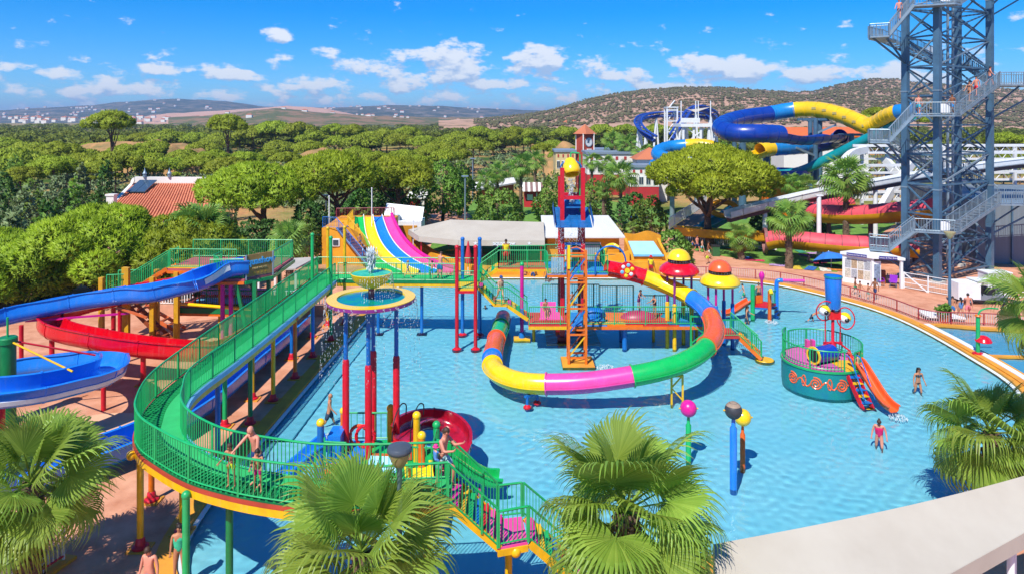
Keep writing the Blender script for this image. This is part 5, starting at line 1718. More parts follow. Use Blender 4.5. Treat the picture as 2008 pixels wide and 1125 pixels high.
for a_, b_ in ((A3, A2), (A0, A3)):
    d_ = (b_ - a_).normalized()
    n_ = V(d_.y, -d_.x, 0) * .03
    MB().add([a_ + n_, b_ + n_, b_ + n_ - V(0, 0, .42), a_ + n_ - V(0, 0, .42), a_ - n_ * .3, b_ - n_ * .3, b_ - n_ * .3 - V(0, 0, .42), a_ - n_ * .3 - V(0, 0, .42)],
             [(0, 3, 2, 1), (4, 5, 6, 7), (2, 3, 7, 6), (0, 1, 5, 4)]).build('valance', CANVAS, nc)
for x, y in ((5.4, 15.4), (13.6, 18.7), (5.2, 14.0), (12.9, 17.8)):
    MB().lathe([(.09, 0), (.09, 3.2)], (x, y, 0), 10).build('canopy_post', WHITE, nc, smooth=True)
# lounge chairs in its shade
for k_, (x, y) in enumerate(((12.9, 16.4), (14.0, 17.0))):
    t = thing('lounge_chair', ['dark lounge chair in the shade of the near canopy, left one', 'dark lounge chair in the shade of the near canopy, right one'][k_], 'chair', (x, y, 0))
    MB().box((x, y, .35), (.6, 1.2, .06)).build('seat', mat('purple_plastic', '#5a2a8a', .4), t)
    MB().box((x, y + .7, .65), (.6, .06, .7), rx=-.5).build('backrest', mat('purple_plastic', '#5a2a8a', .4), t)
    for sx in (-1, 1):
        for sy in (-1, 1):
            MB().bar((x + sx * .26, y + sy * .5, 0), (x + sx * .26, y + sy * .5, .34), .04).build('leg', DARK, t)
# ================================================================== steel stair tower
tower = thing('stair_tower', 'tall blue grey steel stair tower with zigzag flights on the right', 'tower', (39.6, 62.4, 0))
TA, TB, TD, TCc = V(35.2, 61.6, 0), V(36.4, 58.9, 0), V(44.0, 63.4, 0), V(42.8, 66.1, 0)
TH = 32.0
for c in (TA, TB, TD, TCc):
    rz = atan2((TD - TB).y, (TD - TB).x)
    MB().box((c.x, c.y, TH / 2), (.5, .5, TH), rz).build('column', STEEL_B, tower)
    MB().box((c.x, c.y, .12), (1.0, 1.0, .24), rz).build('column_base', CONC, tower)
    for z in (8.0, 16.5, 25):
        MB().box((c.x, c.y, z), (.56, .56, .12), rz).build('splice_plate', STEEL, tower)
lv = np.linspace(.6, TH - .4, 13)
for i in range(len(lv) - 1):
    for a, b in ((TB, TD), (TA, TCc), (TA, TB), (TD, TCc)):
        up0, up1 = V(0, 0, lv[i]), V(0, 0, lv[i + 1])
        MB().bar(a + up0, b + up0, .14).build('beam', STEEL_B, tower)
        MB().bar(a + up0, b + up1, .12).build('brace', STEEL if i % 2 else STEEL_B, tower)
        MB().bar(b + up0 + V(.01, .13, 0), a + up1 + V(.01, .13, 0), .12).build('brace', STEEL_B, tower)
for z in lv[1::2]:
    MB().bar(TA + V(0, 0, z), TD + V(0, 0, z), .1).build('beam', STEEL_B, tower)
for dx_, dy_ in ((.4, .35), (.62, .55)):
    c = TB.lerp(TD, dx_) + (TCc - TD) * dy_
    MB().bar((c.x, c.y, 0), (c.x, c.y, TH), .16).build('inner_post', STEEL, tower)
def flight(a, b, w, n):
    ladder_stair(tower, a, b, w, n, [STEEL], STEEL, tread=.3, th=.06)
    wv_ = Vector(w)
    for s in (0, 1):
        railing(tower, [Vector(a) + wv_ * s + V(0, 0, .1), Vector(b) + wv_ * s + V(0, 0, .1)], 1.05, STEEL, step=.22, bal=.03, post_every=1.1)
def landing(poly, z, rails):
    MB().slab([V(x, y, z) for x, y in poly], .14).build('landing', STEEL, tower)
    for r_ in rails:
        railing(tower, [V(poly[k][0], poly[k][1], z) for k in r_], 1.05, STEEL, step=.2, bal=.03, post_every=1.0)
zL, zB, zD = [2.84, 12.1, 21.2], [4.6, 14.4, 23.7], [6.5, 17.15, 26.6]
outw = V(.51, -.86, 0)
for i in range(3):
    landing([(30.9, 59.4), (32.2, 58.7), (32.9, 60.1), (31.6, 60.9)], zL[i], [(1, 0, 3, 2)])
    for q in ((31.2, 59.6), (32.6, 59.9)):
        MB().bar((q[0], q[1], zL[i] - .1), (TA.x - .1, TA.y - .2, zL[i] - 2.2), .13).build('strut', STEEL_B, tower)
    landing([(33.9, 58.2), (36.7, 57.0), (37.6, 57.6), (36.3, 58.7), (34.6, 59.6)], zB[i], [(0, 1, 2)])
    flight((32.2, 58.8, zL[i]), (33.9, 58.0, zB[i]), (.62, 1.2, 0), 7)
    flight((37.5, 57.65, zB[i]), (43.4, 61.2, zD[i]), (-.55, .95, 0), 12)
    landing([(43.3, 61.2), (45.2, 60.9), (49.5, 61.8), (49.0, 63.9), (44.8, 64.6), (44.2, 62.0)], zD[i], [(0, 1, 2), (3, 4)])
    flight((45.0, 64.6, zD[i]), (43.7, 67.2, zD[i] + 2.3), (.95, .5, 0), 8)
    landing([(42.6, 66.6), (44.8, 67.6), (44.0, 68.8), (41.8, 67.8)], zD[i] + 2.3, [(1, 2, 3)])
    if i < 2:
        flight((41.8, 66.8, zD[i] + 2.3), (34.6, 62.6, zL[i + 1]), (-.5, .9, 0), 14)
        landing([(31.5, 60.9), (32.9, 60.2), (34.9, 62.5), (34.2, 63.5)], zL[i + 1], [(0, 3)])
    MB().box((36.1, 57.35, zB[i] + .55), (.75, .06, .75), .0).build('notice_board', WHITE, tower)
    MB().bar((45.2, 61.2, zD[i] - .1), (TD.x, TD.y, zD[i] - 2.2), .13).build('strut', STEEL_B, tower)
    MB().bar((48.6, 62.2, zD[i] - .1), (TD.x + .2, TD.y, zD[i] - 3.0), .13).build('strut', STEEL_B, tower)

ms = thing('grey_hall', 'dark grey ribbed hall wall behind the stair tower', 'building', (54, 68, 0))
RIB = mat('grey_cladding', '#6f7c86', .55, .08, 1, stretch=(6, 6, .1))
MB().prism([(45.5, 67.5), (75, 60), (80, 80), (48, 84)], 0, 6.2).build('wall', RIB, ms)
for i in range(20):
    t = i / 20
    p = V(45.5, 67.5, 0).lerp(V(75, 60, 0), t)
    MB().bar(p + V(-.04, -.12, 0), p + V(-.04, -.12, 6.2), .14).build('rib', STEEL_B, ms)

# ================================================================== kiosk, chairs, cart, fence
kz = 2.35
kk = thing('map_kiosk', 'small white kiosk with pasted posters and purple signs', 'kiosk', (30.4, 58.5, 0))
c0, c1, c2, c3 = V(28.6, 59.6, 0), V(30.3, 57.9, 0), V(32.4, 57.3, 0), V(31.3, 60.6, 0)
u3 = V(0, 0, 1)
MB().slab([c0 + u3 * (kz + .25) + V(-.2, 0, 0), c1 + u3 * (kz + .22) + V(-.1, -.25, 0), c2 + u3 * (kz + .18) + V(.2, -.25, 0), c3 + u3 * (kz + .3) + V(.2, .2, 0)], .22).build('roof', WHITE, kk)
wl_ = MB().add([c0, c1, c1 + u3 * kz, c0 + u3 * kz, c0 + V(.1, .1, 0), c1 + V(.1, .1, 0), c1 + V(.1, .1, kz), c0 + V(.1, .1, kz)], [(0, 1, 2, 3), (5, 4, 7, 6), (0, 3, 7, 4), (1, 5, 6, 2)]).build('wall', WHITE, kk)
POSTER = [mat('poster_cream', '#d8d2c0', .6, .25, 9), mat('poster_grey', '#b9bec4', .6, .3, 12), mat('poster_tan', '#c7ac8a', .6, .3, 10)]
dk = (c1 - c0).normalized()
nk = V(dk.y, -dk.x, 0)
for i in range(4):
    for j in range(2):
        p = c0 + dk * (.22 + i * .52) + nk * .02 + u3 * (.45 + j * .85)
        MB().add([p, p + dk * .46, p + dk * .46 + u3 * .76, p + u3 * .76, p - nk * .015, p + dk * .46 - nk * .015, p + dk * .46 + u3 * .76 - nk * .015, p + u3 * .76 - nk * .015], [(0, 1, 2, 3), (0, 4, 5, 1), (1, 5, 6, 2), (2, 6, 7, 3), (3, 7, 4, 0)]).build('poster', POSTER[(i + j) % 3], wl_)
SIGNP = mat('sign_purple', '#3a2f86', .4, .05)
for a_, b_ in ((c0, c1), (c1, c2)):
    d_ = (b_ - a_).normalized()
    n_ = V(d_.y, -d_.x, 0)
    p0, p1 = a_ + d_ * .45 + n_ * .3, b_ - d_ * .35 + n_ * .3
    s_ = MB().add([p0 + u3 * (kz - .0), p1 + u3 * (kz - .0), p1 + u3 * (kz + .26), p0 + u3 * (kz + .26)] + [q - n_ * .04 for q in (p0 + u3 * kz, p1 + u3 * kz, p1 + u3 * (kz + .26), p0 + u3 * (kz + .26))],
                  [(0, 1, 2, 3), (0, 4, 5, 1), (1, 5, 6, 2), (2, 6, 7, 3), (3, 7, 4, 0)]).build('sign_strip', SIGNP, kk)
    text_mesh('lettering', 'Tattoos & Hair Braids', .17, WHITE, s_, (p0 + p1) / 2 + n_ * .012 + u3 * (kz + .13), d_, (0, 0, 1), .006)
MB().box((c1.x + .35, c1.y - .02, 1.05), (.7, .08, 2.1)).build('poster_board', WHITE, kk)
MB().box((c1.x + .35, c1.y - .08, 1.1), (.55, .02, 1.5)).build('poster', mat('poster_blue', '#8fa2bd', .6, .3, 8), kk)
for c in (c2, c3, c1):
    MB().bar(c, c + u3 * kz, .2).build('pillar', WHITE, kk)
MB().box((31.2, 59.2, .55), (1.6, .5, 1.1), -.35).build('counter', BROWN, kk)
def plastic_chair(x, y, rz, label, m):
    t = thing('cafe_chair', label, 'chair', (x, y, 0))
    R_ = Matrix.Rotation(rz, 3, 'Z')
    def q(*a):
        return V(x, y, 0) + R_ @ V(*a)
    MB().box((x, y, .44), (.48, .46, .05), rz).build('seat', m, t)
    MB().add([q(-.26, .22, .44), q(.26, .22, .44), q(.3, .34, .95), q(-.3, .34, .95), q(-.26, .26, .44), q(.26, .26, .44), q(.3, .38, .95), q(-.3, .38, .95)], [(0, 1, 2, 3), (5, 4, 7, 6), (3, 2, 6, 7), (0, 3, 7, 4), (1, 5, 6, 2)]).build('backrest', m, t)
    for sx in (-1, 1):
        MB().tube([q(sx * .27, .24, .66), q(sx * .3, -.1, .66), q(sx * .27, -.2, .44)], .025, 5).build('armrest', m, t)
        for sy in (-1, 1):
            MB().bar(q(sx * .2, sy * .19, .43), q(sx * .24, sy * .23, 0), .035).build('leg', STEEL, t)
PURPLE = mat('bright_purple', '#8a23b8', .35, .06)
plastic_chair(31.0, 58.0, .3, 'purple chair nearest the posters of the kiosk', PURPLE)
plastic_chair(31.9, 57.6, -.6, 'purple chair by the right pillar of the kiosk', PURPLE)

wf2 = thing('glass_fence', 'white framed mesh fence at the foot of the stair tower', 'fence', (35, 56, 0))
fp = [V(32.6, 57.3, 0), V(34.9, 54.4, 0), V(38.5, 54.0, 0), V(42.0, 54.0, 0)]
for p in [fp[0], fp[0].lerp(fp[1], .5)] + fp[1:]:
    MB().bar(p, p + u3 * 1.35, .1).build('post', WHITE, wf2)
for z in (.12, .5, .88, 1.3):
    MB().tube([p + u3 * z for p in fp], .03, 5).build('rail', WHITE, wf2)
b = MB()
for q in resample(fp, .12):
    b.bar(q + u3 * .12, q + u3 * 1.3, .012)
b.build('mesh_wires', STEEL, wf2, kind='stuff')
MB().bar(fp[0] + u3 * 1.3, fp[0].lerp(fp[1], .5), .08).build('diagonal', WHITE, wf2)

ca = thing('utility_cart', 'white box bodied utility cart on the terrace below the tower', 'cart', (36, 52.6, 0))
MB().box((34.6, 52.7, 1.05), (1.7, 1.3, 1.25)).build('box_body', WHITE, ca)
MB().box((36.4, 52.7, .55), (2.2, 1.25, .35)).build('chassis', mat('cart_grey', '#7c858d', .5), ca)
MB().slab([V(35.2, 52.0, 1.82), V(37.4, 52.0, 1.78), V(37.4, 53.4, 1.78), V(35.2, 53.4, 1.82)], .07).build('cab_roof', WHITE, ca)
for x in (35.6, 37.2):
    for y in (52.1, 53.3):
        MB().bar((x, y, .7), (x + .05, y, 1.76), .05).build('roof_post', DARK, ca)
MB().box((36.3, 52.7, .95), (.6, 1.1, .45)).build('seat', DARK, ca)
MB().box((37.4, 52.7, .85), (.3, 1.2, .5)).build('dash', WHITE, ca)
for x in (34.6, 37.2):
    for y in (52.1, 53.3):
        w_ = MB().lathe([(.1, -.1), (.26, -.1), (.3, -.06), (.3, .06), (.26, .1), (.1, .1), (.1, -.1)], (x, y, .3), 18, axis=(0, 1, 0)).build('wheel', DARK, ca, smooth=True)
        MB().lathe([(0, -.08), (.14, -.08), (.14, .08), (0, .08)], (x, y, .3), 14, axis=(0, 1, 0)).build('rim', STEEL, w_, smooth=True)
c2_ = thing('white_crate', 'white storage box standing behind the utility cart', 'box', (38.6, 54.9, 0))
MB().box((38.7, 55.2, .9), (1.9, 1.2, 1.8)).build('body', WHITE, c2_)
MB().box((38.7, 55.2, 1.84), (2.0, 1.3, .08)).build('lid', WHITE, c2_)
fp_ = thing('flower_pot', 'orange pot with a leafy plant by the maroon fence', 'pot', (29.95, 47.55, 0))
MB().lathe([(.28, 0), (.4, .5), (.44, .5), (.44, .6), (.38, .6), (.36, .52), (0, .52)], (29.95, 47.75, 0), 18).build('pot', mat('pot_orange', '#d2622a', .6), fp_, smooth=True)
la = thing('tall_lamp', 'tall slim blue grey lamp post by the maroon fence', 'lamp', (30.45, 47.9, 0))
MB().lathe([(.11, 0), (.09, 3.2), (.075, 5.7)], (30.45, 47.9, 0), 12).build('pole', STEEL_B, la, smooth=True)
MB().lathe([(.08, 5.7), (.36, 6.12), (.36, 6.2), (0, 6.2)], (30.45, 47.9, 0), 20).build('lamp_head', mat('lamp_tan', '#b9a878', .4), la, smooth=True)

# ================================================================== slides and coasters on the right
def tube_ride(parent, px, R, cols, nseg=7, ribs=True, half=False, ring=18):
    """px = (x, y, distance) survey points; cols = (first point, last point, material)."""
    ctrl = [PD(*p) for p in px]
    full = spline(ctrl, nseg)
    for a_, b_, m in cols:
        seg = full[a_ * nseg:b_ * nseg + 1]
        if half:
            prof = arc_prof(R, .12, n=12, lip=.12)
            o = MB().sweep(prof, seg).build('trough', m, parent, smooth=True)
        else:
            mb = MB().sweep(ring_prof(R, n=ring), seg, caps=False)
            mb.sweep(list(reversed(ring_prof(R * .95, n=ring))), seg, caps=False)
            o = mb.build('tube_section', m, parent, smooth=True)
        if ribs:
            for k in range(0, len(seg) - 1, max(2, nseg // 2)):
                t = (seg[min(k + 1, len(seg) - 1)] - seg[max(0, k - 1)]).normalized()
                if half:
                    MB().sweep([(x * 1.04, y * 1.04) for x, y in arc_prof(R, .12, n=12, lip=.12)], [seg[k] - t * .06, seg[k] + t * .06]).build('rib', m, o)
                else:
                    MB().lathe([(R * .99, -.06), (R * 1.035, -.06), (R * 1.035, .06), (R * .99, .06)], seg[k], ring, axis=t, caps=False).build('rib', m, o, smooth=True)
    return full
SKYB = mat('fibreglass_sky_blue', '#1a86cf', .3, .1, .6, coat=.3)
DKB = mat('fibreglass_navy', '#123ea2', .3, .1, .6, coat=.3)
YFAR = mat('fibreglass_warm_yellow', '#f2c40c', .3, .1, .5, coat=.3)
bg_ = thing('raft_slide', 'huge blue and yellow raft slide winding on tall columns behind the round pine', 'water slide', (42, 103, 0))
f1 = tube_ride(bg_, [(1735, 262, 97), (1700, 248, 99), (1655, 228, 103), (1605, 216, 107), (1556, 216, 110), (1508, 224, 110), (1458, 231, 107), (1424, 241, 103), (1414, 252, 98), (1440, 261, 94), (1490, 262, 93), (1530, 264, 95)],
               1.25, [(0, 3, YFAR), (3, 4, YFAR), (4, 5, SKYB), (5, 8, DKB), (8, 11, DKB)])
tube_ride(bg_, [(1525, 262, 95), (1560, 268, 97), (1595, 268, 99), (1630, 264, 102), (1650, 270, 106), (1640, 284, 108)], 1.2, [(0, 3, DKB), (3, 5, DKB)], half=True)
tube_ride(bg_, [(1648, 268, 104), (1630, 280, 107), (1590, 287, 107), (1550, 290, 104), (1512, 292, 102), (1490, 296, 101), (1468, 304, 100)], 1.1, [(0, 2, DKB), (2, 4, SKYB), (4, 5, YFAR)])
tube_ride(bg_, [(1492, 296, 101), (1470, 304, 100), (1440, 312, 99)], 1.1, [(0, 2, YFAR)], half=True)
for i in range(7):
    k = 3 + i * 3
    p = f1[k]
    t = (f1[k + 1] - f1[k]).normalized()
    r_ = t.cross(u3).normalized()
    if r_.y > 0:
        r_ = -r_
    c = p + r_ * 1.26 + V(0, 0, .25)
    MB().box(c, (.7, .1, .35), atan2(t.y, t.x)).build('window', mat('slide_window', '#c9b36a', .3), bg_)
for x, y0, d in ((1503, 245, 104), (1589, 232, 107), (1599, 232, 105), (1608, 234, 107), (1456, 262, 97), (1670, 262, 103), (1440, 268, 101)):
    p = PD(x, y0, d)
    MB().lathe([(.55 if x in (1503, 1456) else .4, 0), (.5 if x in (1503, 1456) else .34, p.z)], (p.x, p.y, 0), 12).build('column', STEEL_B, bg_, smooth=True)
    MB().bar((p.x - 2, p.y, p.z - .2), (p.x + 2, p.y, p.z - .2), .35).build('cross_head', STEEL_B, bg_)
for a_, b_ in (((1420, 262, 97), (1456, 285, 97)), ((1480, 262, 96), (1456, 285, 97)), ((1640, 245, 104), (1600, 262, 105)), ((1560, 290, 103), (1598, 306, 105))):
    MB().bar(PD(*a_), PD(*b_), .3).build('knee_brace', STEEL, bg_)
lb = thing('blue_tube_loop', 'blue tube slide loop with yellow end left of the raft slide', 'water slide', (24, 98, 0))
tube_ride(lb, [(1430, 306, 98), (1400, 290, 100), (1372, 285, 101), (1344, 286, 102), (1310, 290, 102), (1290, 300, 99), (1304, 311, 95), (1340, 313, 93), (1375, 320, 92)], .95, [(0, 3, YFAR), (3, 8, SKYB)])
tube_ride(lb, [(1300, 318, 96), (1285, 326, 98), (1298, 338, 99)], .95, [(0, 2, SKYB)])
for x, y0, d in ((1318, 300, 99), (1366, 300, 100)):
    p = PD(x, y0, d)
    MB().lathe([(.35, 0), (.35, p.z)], (p.x, p.y, 0), 10).build('column', STEEL, lb, smooth=True)
tl = thing('teal_slide', 'long straight teal slide falling from the stair tower behind the palms', 'water slide', (48, 95, 0))
tube_ride(tl, [(1790, 228, 90), (1720, 262, 94), (1640, 303, 98), (1575, 334, 101), (1530, 342, 103), (1500, 340, 104)], .68, [(0, 5, TEAL)], ribs=False)
for x, y0, d in ((1660, 297, 97), (1740, 258, 93)):
    p = PD(x, y0, d)
    MB().lathe([(.3, 0), (.3, p.z - .9)], (p.x, p.y, 0), 10).build('column', STEEL_B, tl, smooth=True)
yt = thing('yellow_tube_mouth', 'yellow slide mouth with blue tube joining the stair tower', 'water slide', (52, 92, 0))
tube_ride(yt, [(1700, 246, 95), (1718, 240, 94), (1738, 228, 92), (1760, 220, 90), (1800, 214, 88)], .95, [(0, 1, YFAR), (1, 3, YFAR), (3, 4, SKYB)])
bb = thing('blue_basin', 'blue and orange splash basin behind the round pine', 'water slide', (40, 100, 0))
MB().lathe([(3.4, 5.0), (3.9, 5.2), (3.9, 6.6), (3.7, 6.6), (3.5, 5.4), (0, 5.2)], (40.4, 103, 0), 26).build('basin', BLUE_D, bb, smooth=True)
MB().lathe([(2.9, 0), (3.3, 5.0), (0, 5.0)], (40.4, 103, 0), 20).build('stand', ORANGE, bb, smooth=True)

# pink and yellow covered flumes
pf2 = thing('pink_flume', 'covered raft flume with faded red top and yellow bottom, upper turn', 'water slide', (42, 74, 0))
PINKC = mat('faded_red_cover', '#e2555f', .6, .12, .8, hex2='#c63f52')
YCH = mat('channel_yellow', '#d89a12', .5, .12, .8)
def covered(parent, px, R, flat=.75):
    path = spline([PD(*p) for p in px], 8)
    n = 16
    top = [(R * cos(pi * i / n), R * flat * sin(pi * i / n)) for i in range(n + 1)]
    low = [(R * 1.05 * cos(pi + pi * i / n), R * .85 * sin(pi + pi * i / n)) for i in range(n + 1)]
    MB().sweep(top, path).build('cover', PINKC, parent, smooth=True)
    MB().sweep(low, path).build('channel', YCH, parent, smooth=True)
    for k in range(2, len(path) - 1, 3):
        t = (path[k + 1] - path[k - 1]).normalized() * .05
        MB().sweep([(x * 1.02, y * 1.03) for x, y in top], [path[k] - t, path[k] + t]).build('cover_rib', mat('rib_grey_red', '#9a4450', .6), parent)
    return path
pth = covered(pf2, [(1830, 408, 66), (1760, 415, 69), (1690, 420, 72), (1625, 419, 75), (1584, 414, 79), (1600, 404, 85), (1660, 398, 88)], 1.25)
for k in (4, 14, 24, 34):
    p = pth[k]
    MB().bar((p.x, p.y, 0), (p.x, p.y, p.z - 1.0), .35).build('support', mat('brown_steel', '#6d4a48', .6), pf2)
pf3 = thing('pink_tunnel', 'covered raft flume with faded red top along the lawn fence, lower run', 'water slide', (38, 68, 0))
covered(pf3, [(1503, 472, 71), (1530, 468, 70.5), (1580, 472, 69.5), (1660, 479, 68), (1740, 482, 67), (1800, 486, 66)], 1.15)
MB().lathe([(1.1, 0), (1.3, 0), (1.3, .3), (1.1, .3), (1.1, 0)], PD(1503, 472, 71.2), 20, axis=(-1, .2, 0)).build('tunnel_mouth', mat('mouth_brown', '#8a5a58', .6), pf3, smooth=True)

# white chute on columns
wc_ = thing('white_chute', 'long white elevated chute crossing behind the lawn palms', 'water slide', (45, 77, 0))
cpth = spline([PD(1428, 428, 73.5), PD(1500, 409, 75), PD(1600, 386, 77), PD(1700, 368, 79), PD(1800, 350, 81), PD(1920, 332, 83), PD(2040, 318, 85)], 6)
MB().sweep(u_prof(1.3, .75, .08, .2), cpth).build('chute', WHITE, wc_, smooth=True)
for k in range(2, len(cpth) - 1, 4):
    t = (cpth[k + 1] - cpth[k]).normalized() * .06
    MB().sweep([(x * 1.05, y * 1.05 - .02) for x, y in u_prof(1.3, .75, .08, .2)], [cpth[k] - t, cpth[k] + t]).build('joint', CONC, wc_)
MB().sweep([(-.3, -.45), (.3, -.45), (.3, -.02), (-.3, -.02)], cpth).build('girder', mat('brown_steel', '#6d4a48', .6), wc_)
for k in (6, 12, 19, 26):
    p = cpth[k]
    MB().lathe([(.28, 0), (.24, p.z - .4)], (p.x, p.y, 0), 12).build('column', WHITE, wc_, smooth=True)
p = PD(1606, 400, 70)
t = thing('white_column', 'slender white column in front of the red covered flume', 'column', (p.x, 70, 0))
MB().lathe([(.24, 0), (.22, p.z + .8)], (p.x, 70, 0), 12).build('shaft', WHITE, t, smooth=True)
MB().box((p.x, 70, p.z + .85), (.7, .5, .1)).build('head_plate', WHITE, t)
# ramp, teal chute and yellow rings near the round pine
rp = thing('entry_ramp', 'grey brown walk ramp with white railing left of the round pine trunk', 'ramp', (25, 80, 0))
qa, qb, qc, qd = PD(1312, 450, 78), PD(1395, 448, 77), PD(1400, 412, 86), PD(1385, 402, 90)
MB().slab([qa, qb, qc, qd], .25).build('deck', mat('ramp_brown', '#8c7668', .8, .1, 1), rp)
railing(rp, [qa, qd], 1.3, WHITE, step=.25, bal=.05)
tc_ = thing('teal_chute', 'short teal chute with yellow float ring by the round pine trunk', 'water slide', (28, 78, 0))
tube_ride(tc_, [(1358, 448, 77), (1385, 440, 77), (1420, 422, 79), (1450, 404, 81)], .9, [(0, 3, TEAL)], half=True, ribs=False)
MB().tube([PD(1420, 410, 79) + V(1.5 * cos(a), .5 * sin(a), .75 * sin(a)) for a in np.linspace(0, 2 * pi, 25)[:-1]], .32, 10, closed=True).build('float_ring', mat('ring_orange', '#f0a018', .4), tc_, smooth=True)
yl = thing('yellow_channel', 'yellow run out channel behind white railing at the lawn back', 'channel', (28, 73, 0))
ypth = spline([PD(1325, 461, 76), PD(1390, 466, 74.5), PD(1450, 471, 73), PD(1520, 474, 72.5)], 5)
MB().sweep(u_prof(1.5, .95, .1, .25), ypth).build('channel', YCH, yl, smooth=True)
lf = thing('lawn_fence', 'white railing fence running along the back of the lawn', 'fence', (34, 69, 0))
railing(lf, spline([P(1330, 478), P(1440, 484), P(1510, 487), P(1600, 494), P(1700, 497)], 4), 1.15, WHITE, step=.22, bal=.045)

# white truss coaster
ct_ = thing('truss_coaster', 'white steel truss coaster track layers behind the stair tower', 'coaster', (55, 92, 0))
WT = mat('white_truss', '#d9dadb', .5, .06, 1)
def truss(a, b, hgt, n):
    a, b = Vector(a), Vector(b)
    MB().bar(a, b, .28).build('chord', WT, ct_)
    MB().bar(a + V(0, 0, hgt), b + V(0, 0, hgt), .34).build('chord', WT, ct_)
    z_ = MB()
    pts = []
    for i in range(2 * n + 1):
        q = a.lerp(b, i / (2 * n))
        pts.append(q + V(0, 0, hgt if i % 2 else 0))
    z_.tube(pts, .09, 4)
    z_.build('lacing', WT, ct_)
for (x0, y0, d0, x1, y1, d1) in [(1672, 300, 92, 2030, 300, 88), (1690, 312, 96, 2030, 312, 94), (1650, 340, 88, 2030, 336, 88), (1620, 355, 94, 2030, 352, 92), (1690, 392, 86, 2030, 388, 86), (1600, 384, 96, 1800, 380, 96)]:
    truss(PD(x0, y0, d0), PD(x1, y1, d1), .95, 16)
for px in ([(1600, 372, 88), (1640, 335, 88), (1668, 303, 90), (1700, 293, 92)], [(1715, 432, 84), (1745, 380, 86), (1790, 318, 88)], [(1735, 312, 92), (1765, 345, 90)]):
    pts = spline([PD(*p) for p in px], 5)
    MB().sweep([(-.35, -.45), (.35, -.45), (.35, .45), (-.35, .45)], pts).build('leg_beam', WT, ct_)
for x, d in ((1690, 92), (1760, 92), (1850, 92), (1930, 90), (1990, 90)):
    p = PD(x, 300, d)
    MB().bar((p.x, p.y, 0), (p.x, p.y, p.z + 1), .35).build('column', WT, ct_)

# far blue coaster
bc = thing('blue_coaster', 'distant blue coaster loop on white supports below the hill', 'coaster', (40, 150, 0))
NAVY = mat('coaster_blue', '#20489f', .45, .1, .5)
trk = spline([PD(*p) for p in [(1283, 268, 140), (1262, 255, 143), (1251, 240, 148), (1258, 228, 155), (1280, 222, 160), (1310, 220, 160), (1345, 221, 158), (1385, 224, 160), (1402, 232, 155), (1400, 222, 150), (1385, 212, 148), (1368, 208, 146), (1352, 216, 145), (1335, 240, 143), (1318, 265, 141)]], 8)
for s in (-.7, .7):
    MB().tube([f[0] + f[2] * s for f in frames(trk)], .24, 6).build('track_rail', NAVY, bc, smooth=True)
MB().tube([p - V(0, 0, .9) for p in trk], .42, 6).build('track_spine', NAVY, bc, smooth=True)
tie = MB()
for p, t, r, u in frames(resample(trk, 1.6)):
    tie.bar(p - r * .8, p + r * .8, .2)
    tie.bar(p - r * .7, p - u * .9, .12)
tie.build('track_ties', NAVY, bc, kind='stuff')
for k in (6, 14, 22, 34, 46, 58, 66, 76, 90, 100):
    p = trk[k]
    for s in (-1.2, 1.2):
        MB().tube([(p.x + s, p.y + .5 * s, 0), (p.x, p.y, p.z - .8)], .25, 6).build('support', WHITE, bc, smooth=True)
ws = thing('white_stair_tower', 'distant white lattice stair tower beside the blue coaster', 'tower', (35, 145, 0))
x0, x1 = PD(1308, 250, 145).x, PD(1328, 250, 145).x
for x in (x0, x1):
    for y in (145, 147.2):
        MB().bar((x, y, 0), (x, y, 16.6), .3).build('leg', WHITE, ws)
for i in range(7):
    z = 2.2 + i * 2.3
    MB().bar((x0, 145, z), (x1, 145, z), .22).build('crossbar', WHITE, ws)
    MB().bar((x0, 145, z), (x1, 147.2, z + 2.1), .18).build('stair_flight', WHITE, ws)
MB().box(((x0 + x1) / 2, 146, 16.6), (x1 - x0 + .4, 2.6, .2)).build('roof', WHITE, ws)
wpf = thing('white_launch_platform', 'distant white launch platform with shade sails left of the raft slide', 'platform', (38, 135, 0))
pa, pb_ = PD(1335, 241, 132), PD(1398, 241, 132)
MB().slab([V(pa.x, 132, 13.2), V(pb_.x, 132, 13.2), V(pb_.x, 138, 13.2), V(pa.x, 138, 13.2)], .6).build('deck', WHITE, wpf)
MB().slab([V(pa.x, 131.95, 14.3), V(pb_.x - 2.5, 131.95, 14.3), V(pb_.x - 2.5, 132.05, 14.3), V(pa.x, 132.05, 14.3)], .9).build('parapet', WHITE, wpf)
for x in (pa.x + .6, pa.x + 2.6, pb_.x - 2.2, pb_.x - .6):
    for y in (132.6, 137.4):
        MB().bar((x, y, 0), (x, y, 12.8 if y > 133 else 13), .4).build('leg', WHITE, wpf)
for i in range(3):
    MB().bar((pa.x + .6, 132.6, 1 + 4 * i), (pb_.x - .6, 132.6, 5 + 4 * i), .2).build('brace', WHITE, wpf)
    MB().bar((pb_.x - .6, 132.7, 1 + 4 * i), (pa.x + .6, 132.7, 5 + 4 * i), .2).build('brace', WHITE, wpf)
for x in (pa.x + .1, pa.x + 2.9, pa.x + 3.4, pb_.x - .4):
    MB().bar((x, 132.2, 13), (x, 132.2, 17.6), .16).build('mast', WHITE, wpf)
MB().add([V(pa.x + .8, 132.3, 16.2), V(pa.x + 3.3, 134, 15.4), V(pb_.x - .4, 132.4, 16.4), V(pa.x + 3.3, 137, 16.0)], [(0, 1, 3), (1, 2, 3)]).build('shade_sail', CANVAS, wpf)
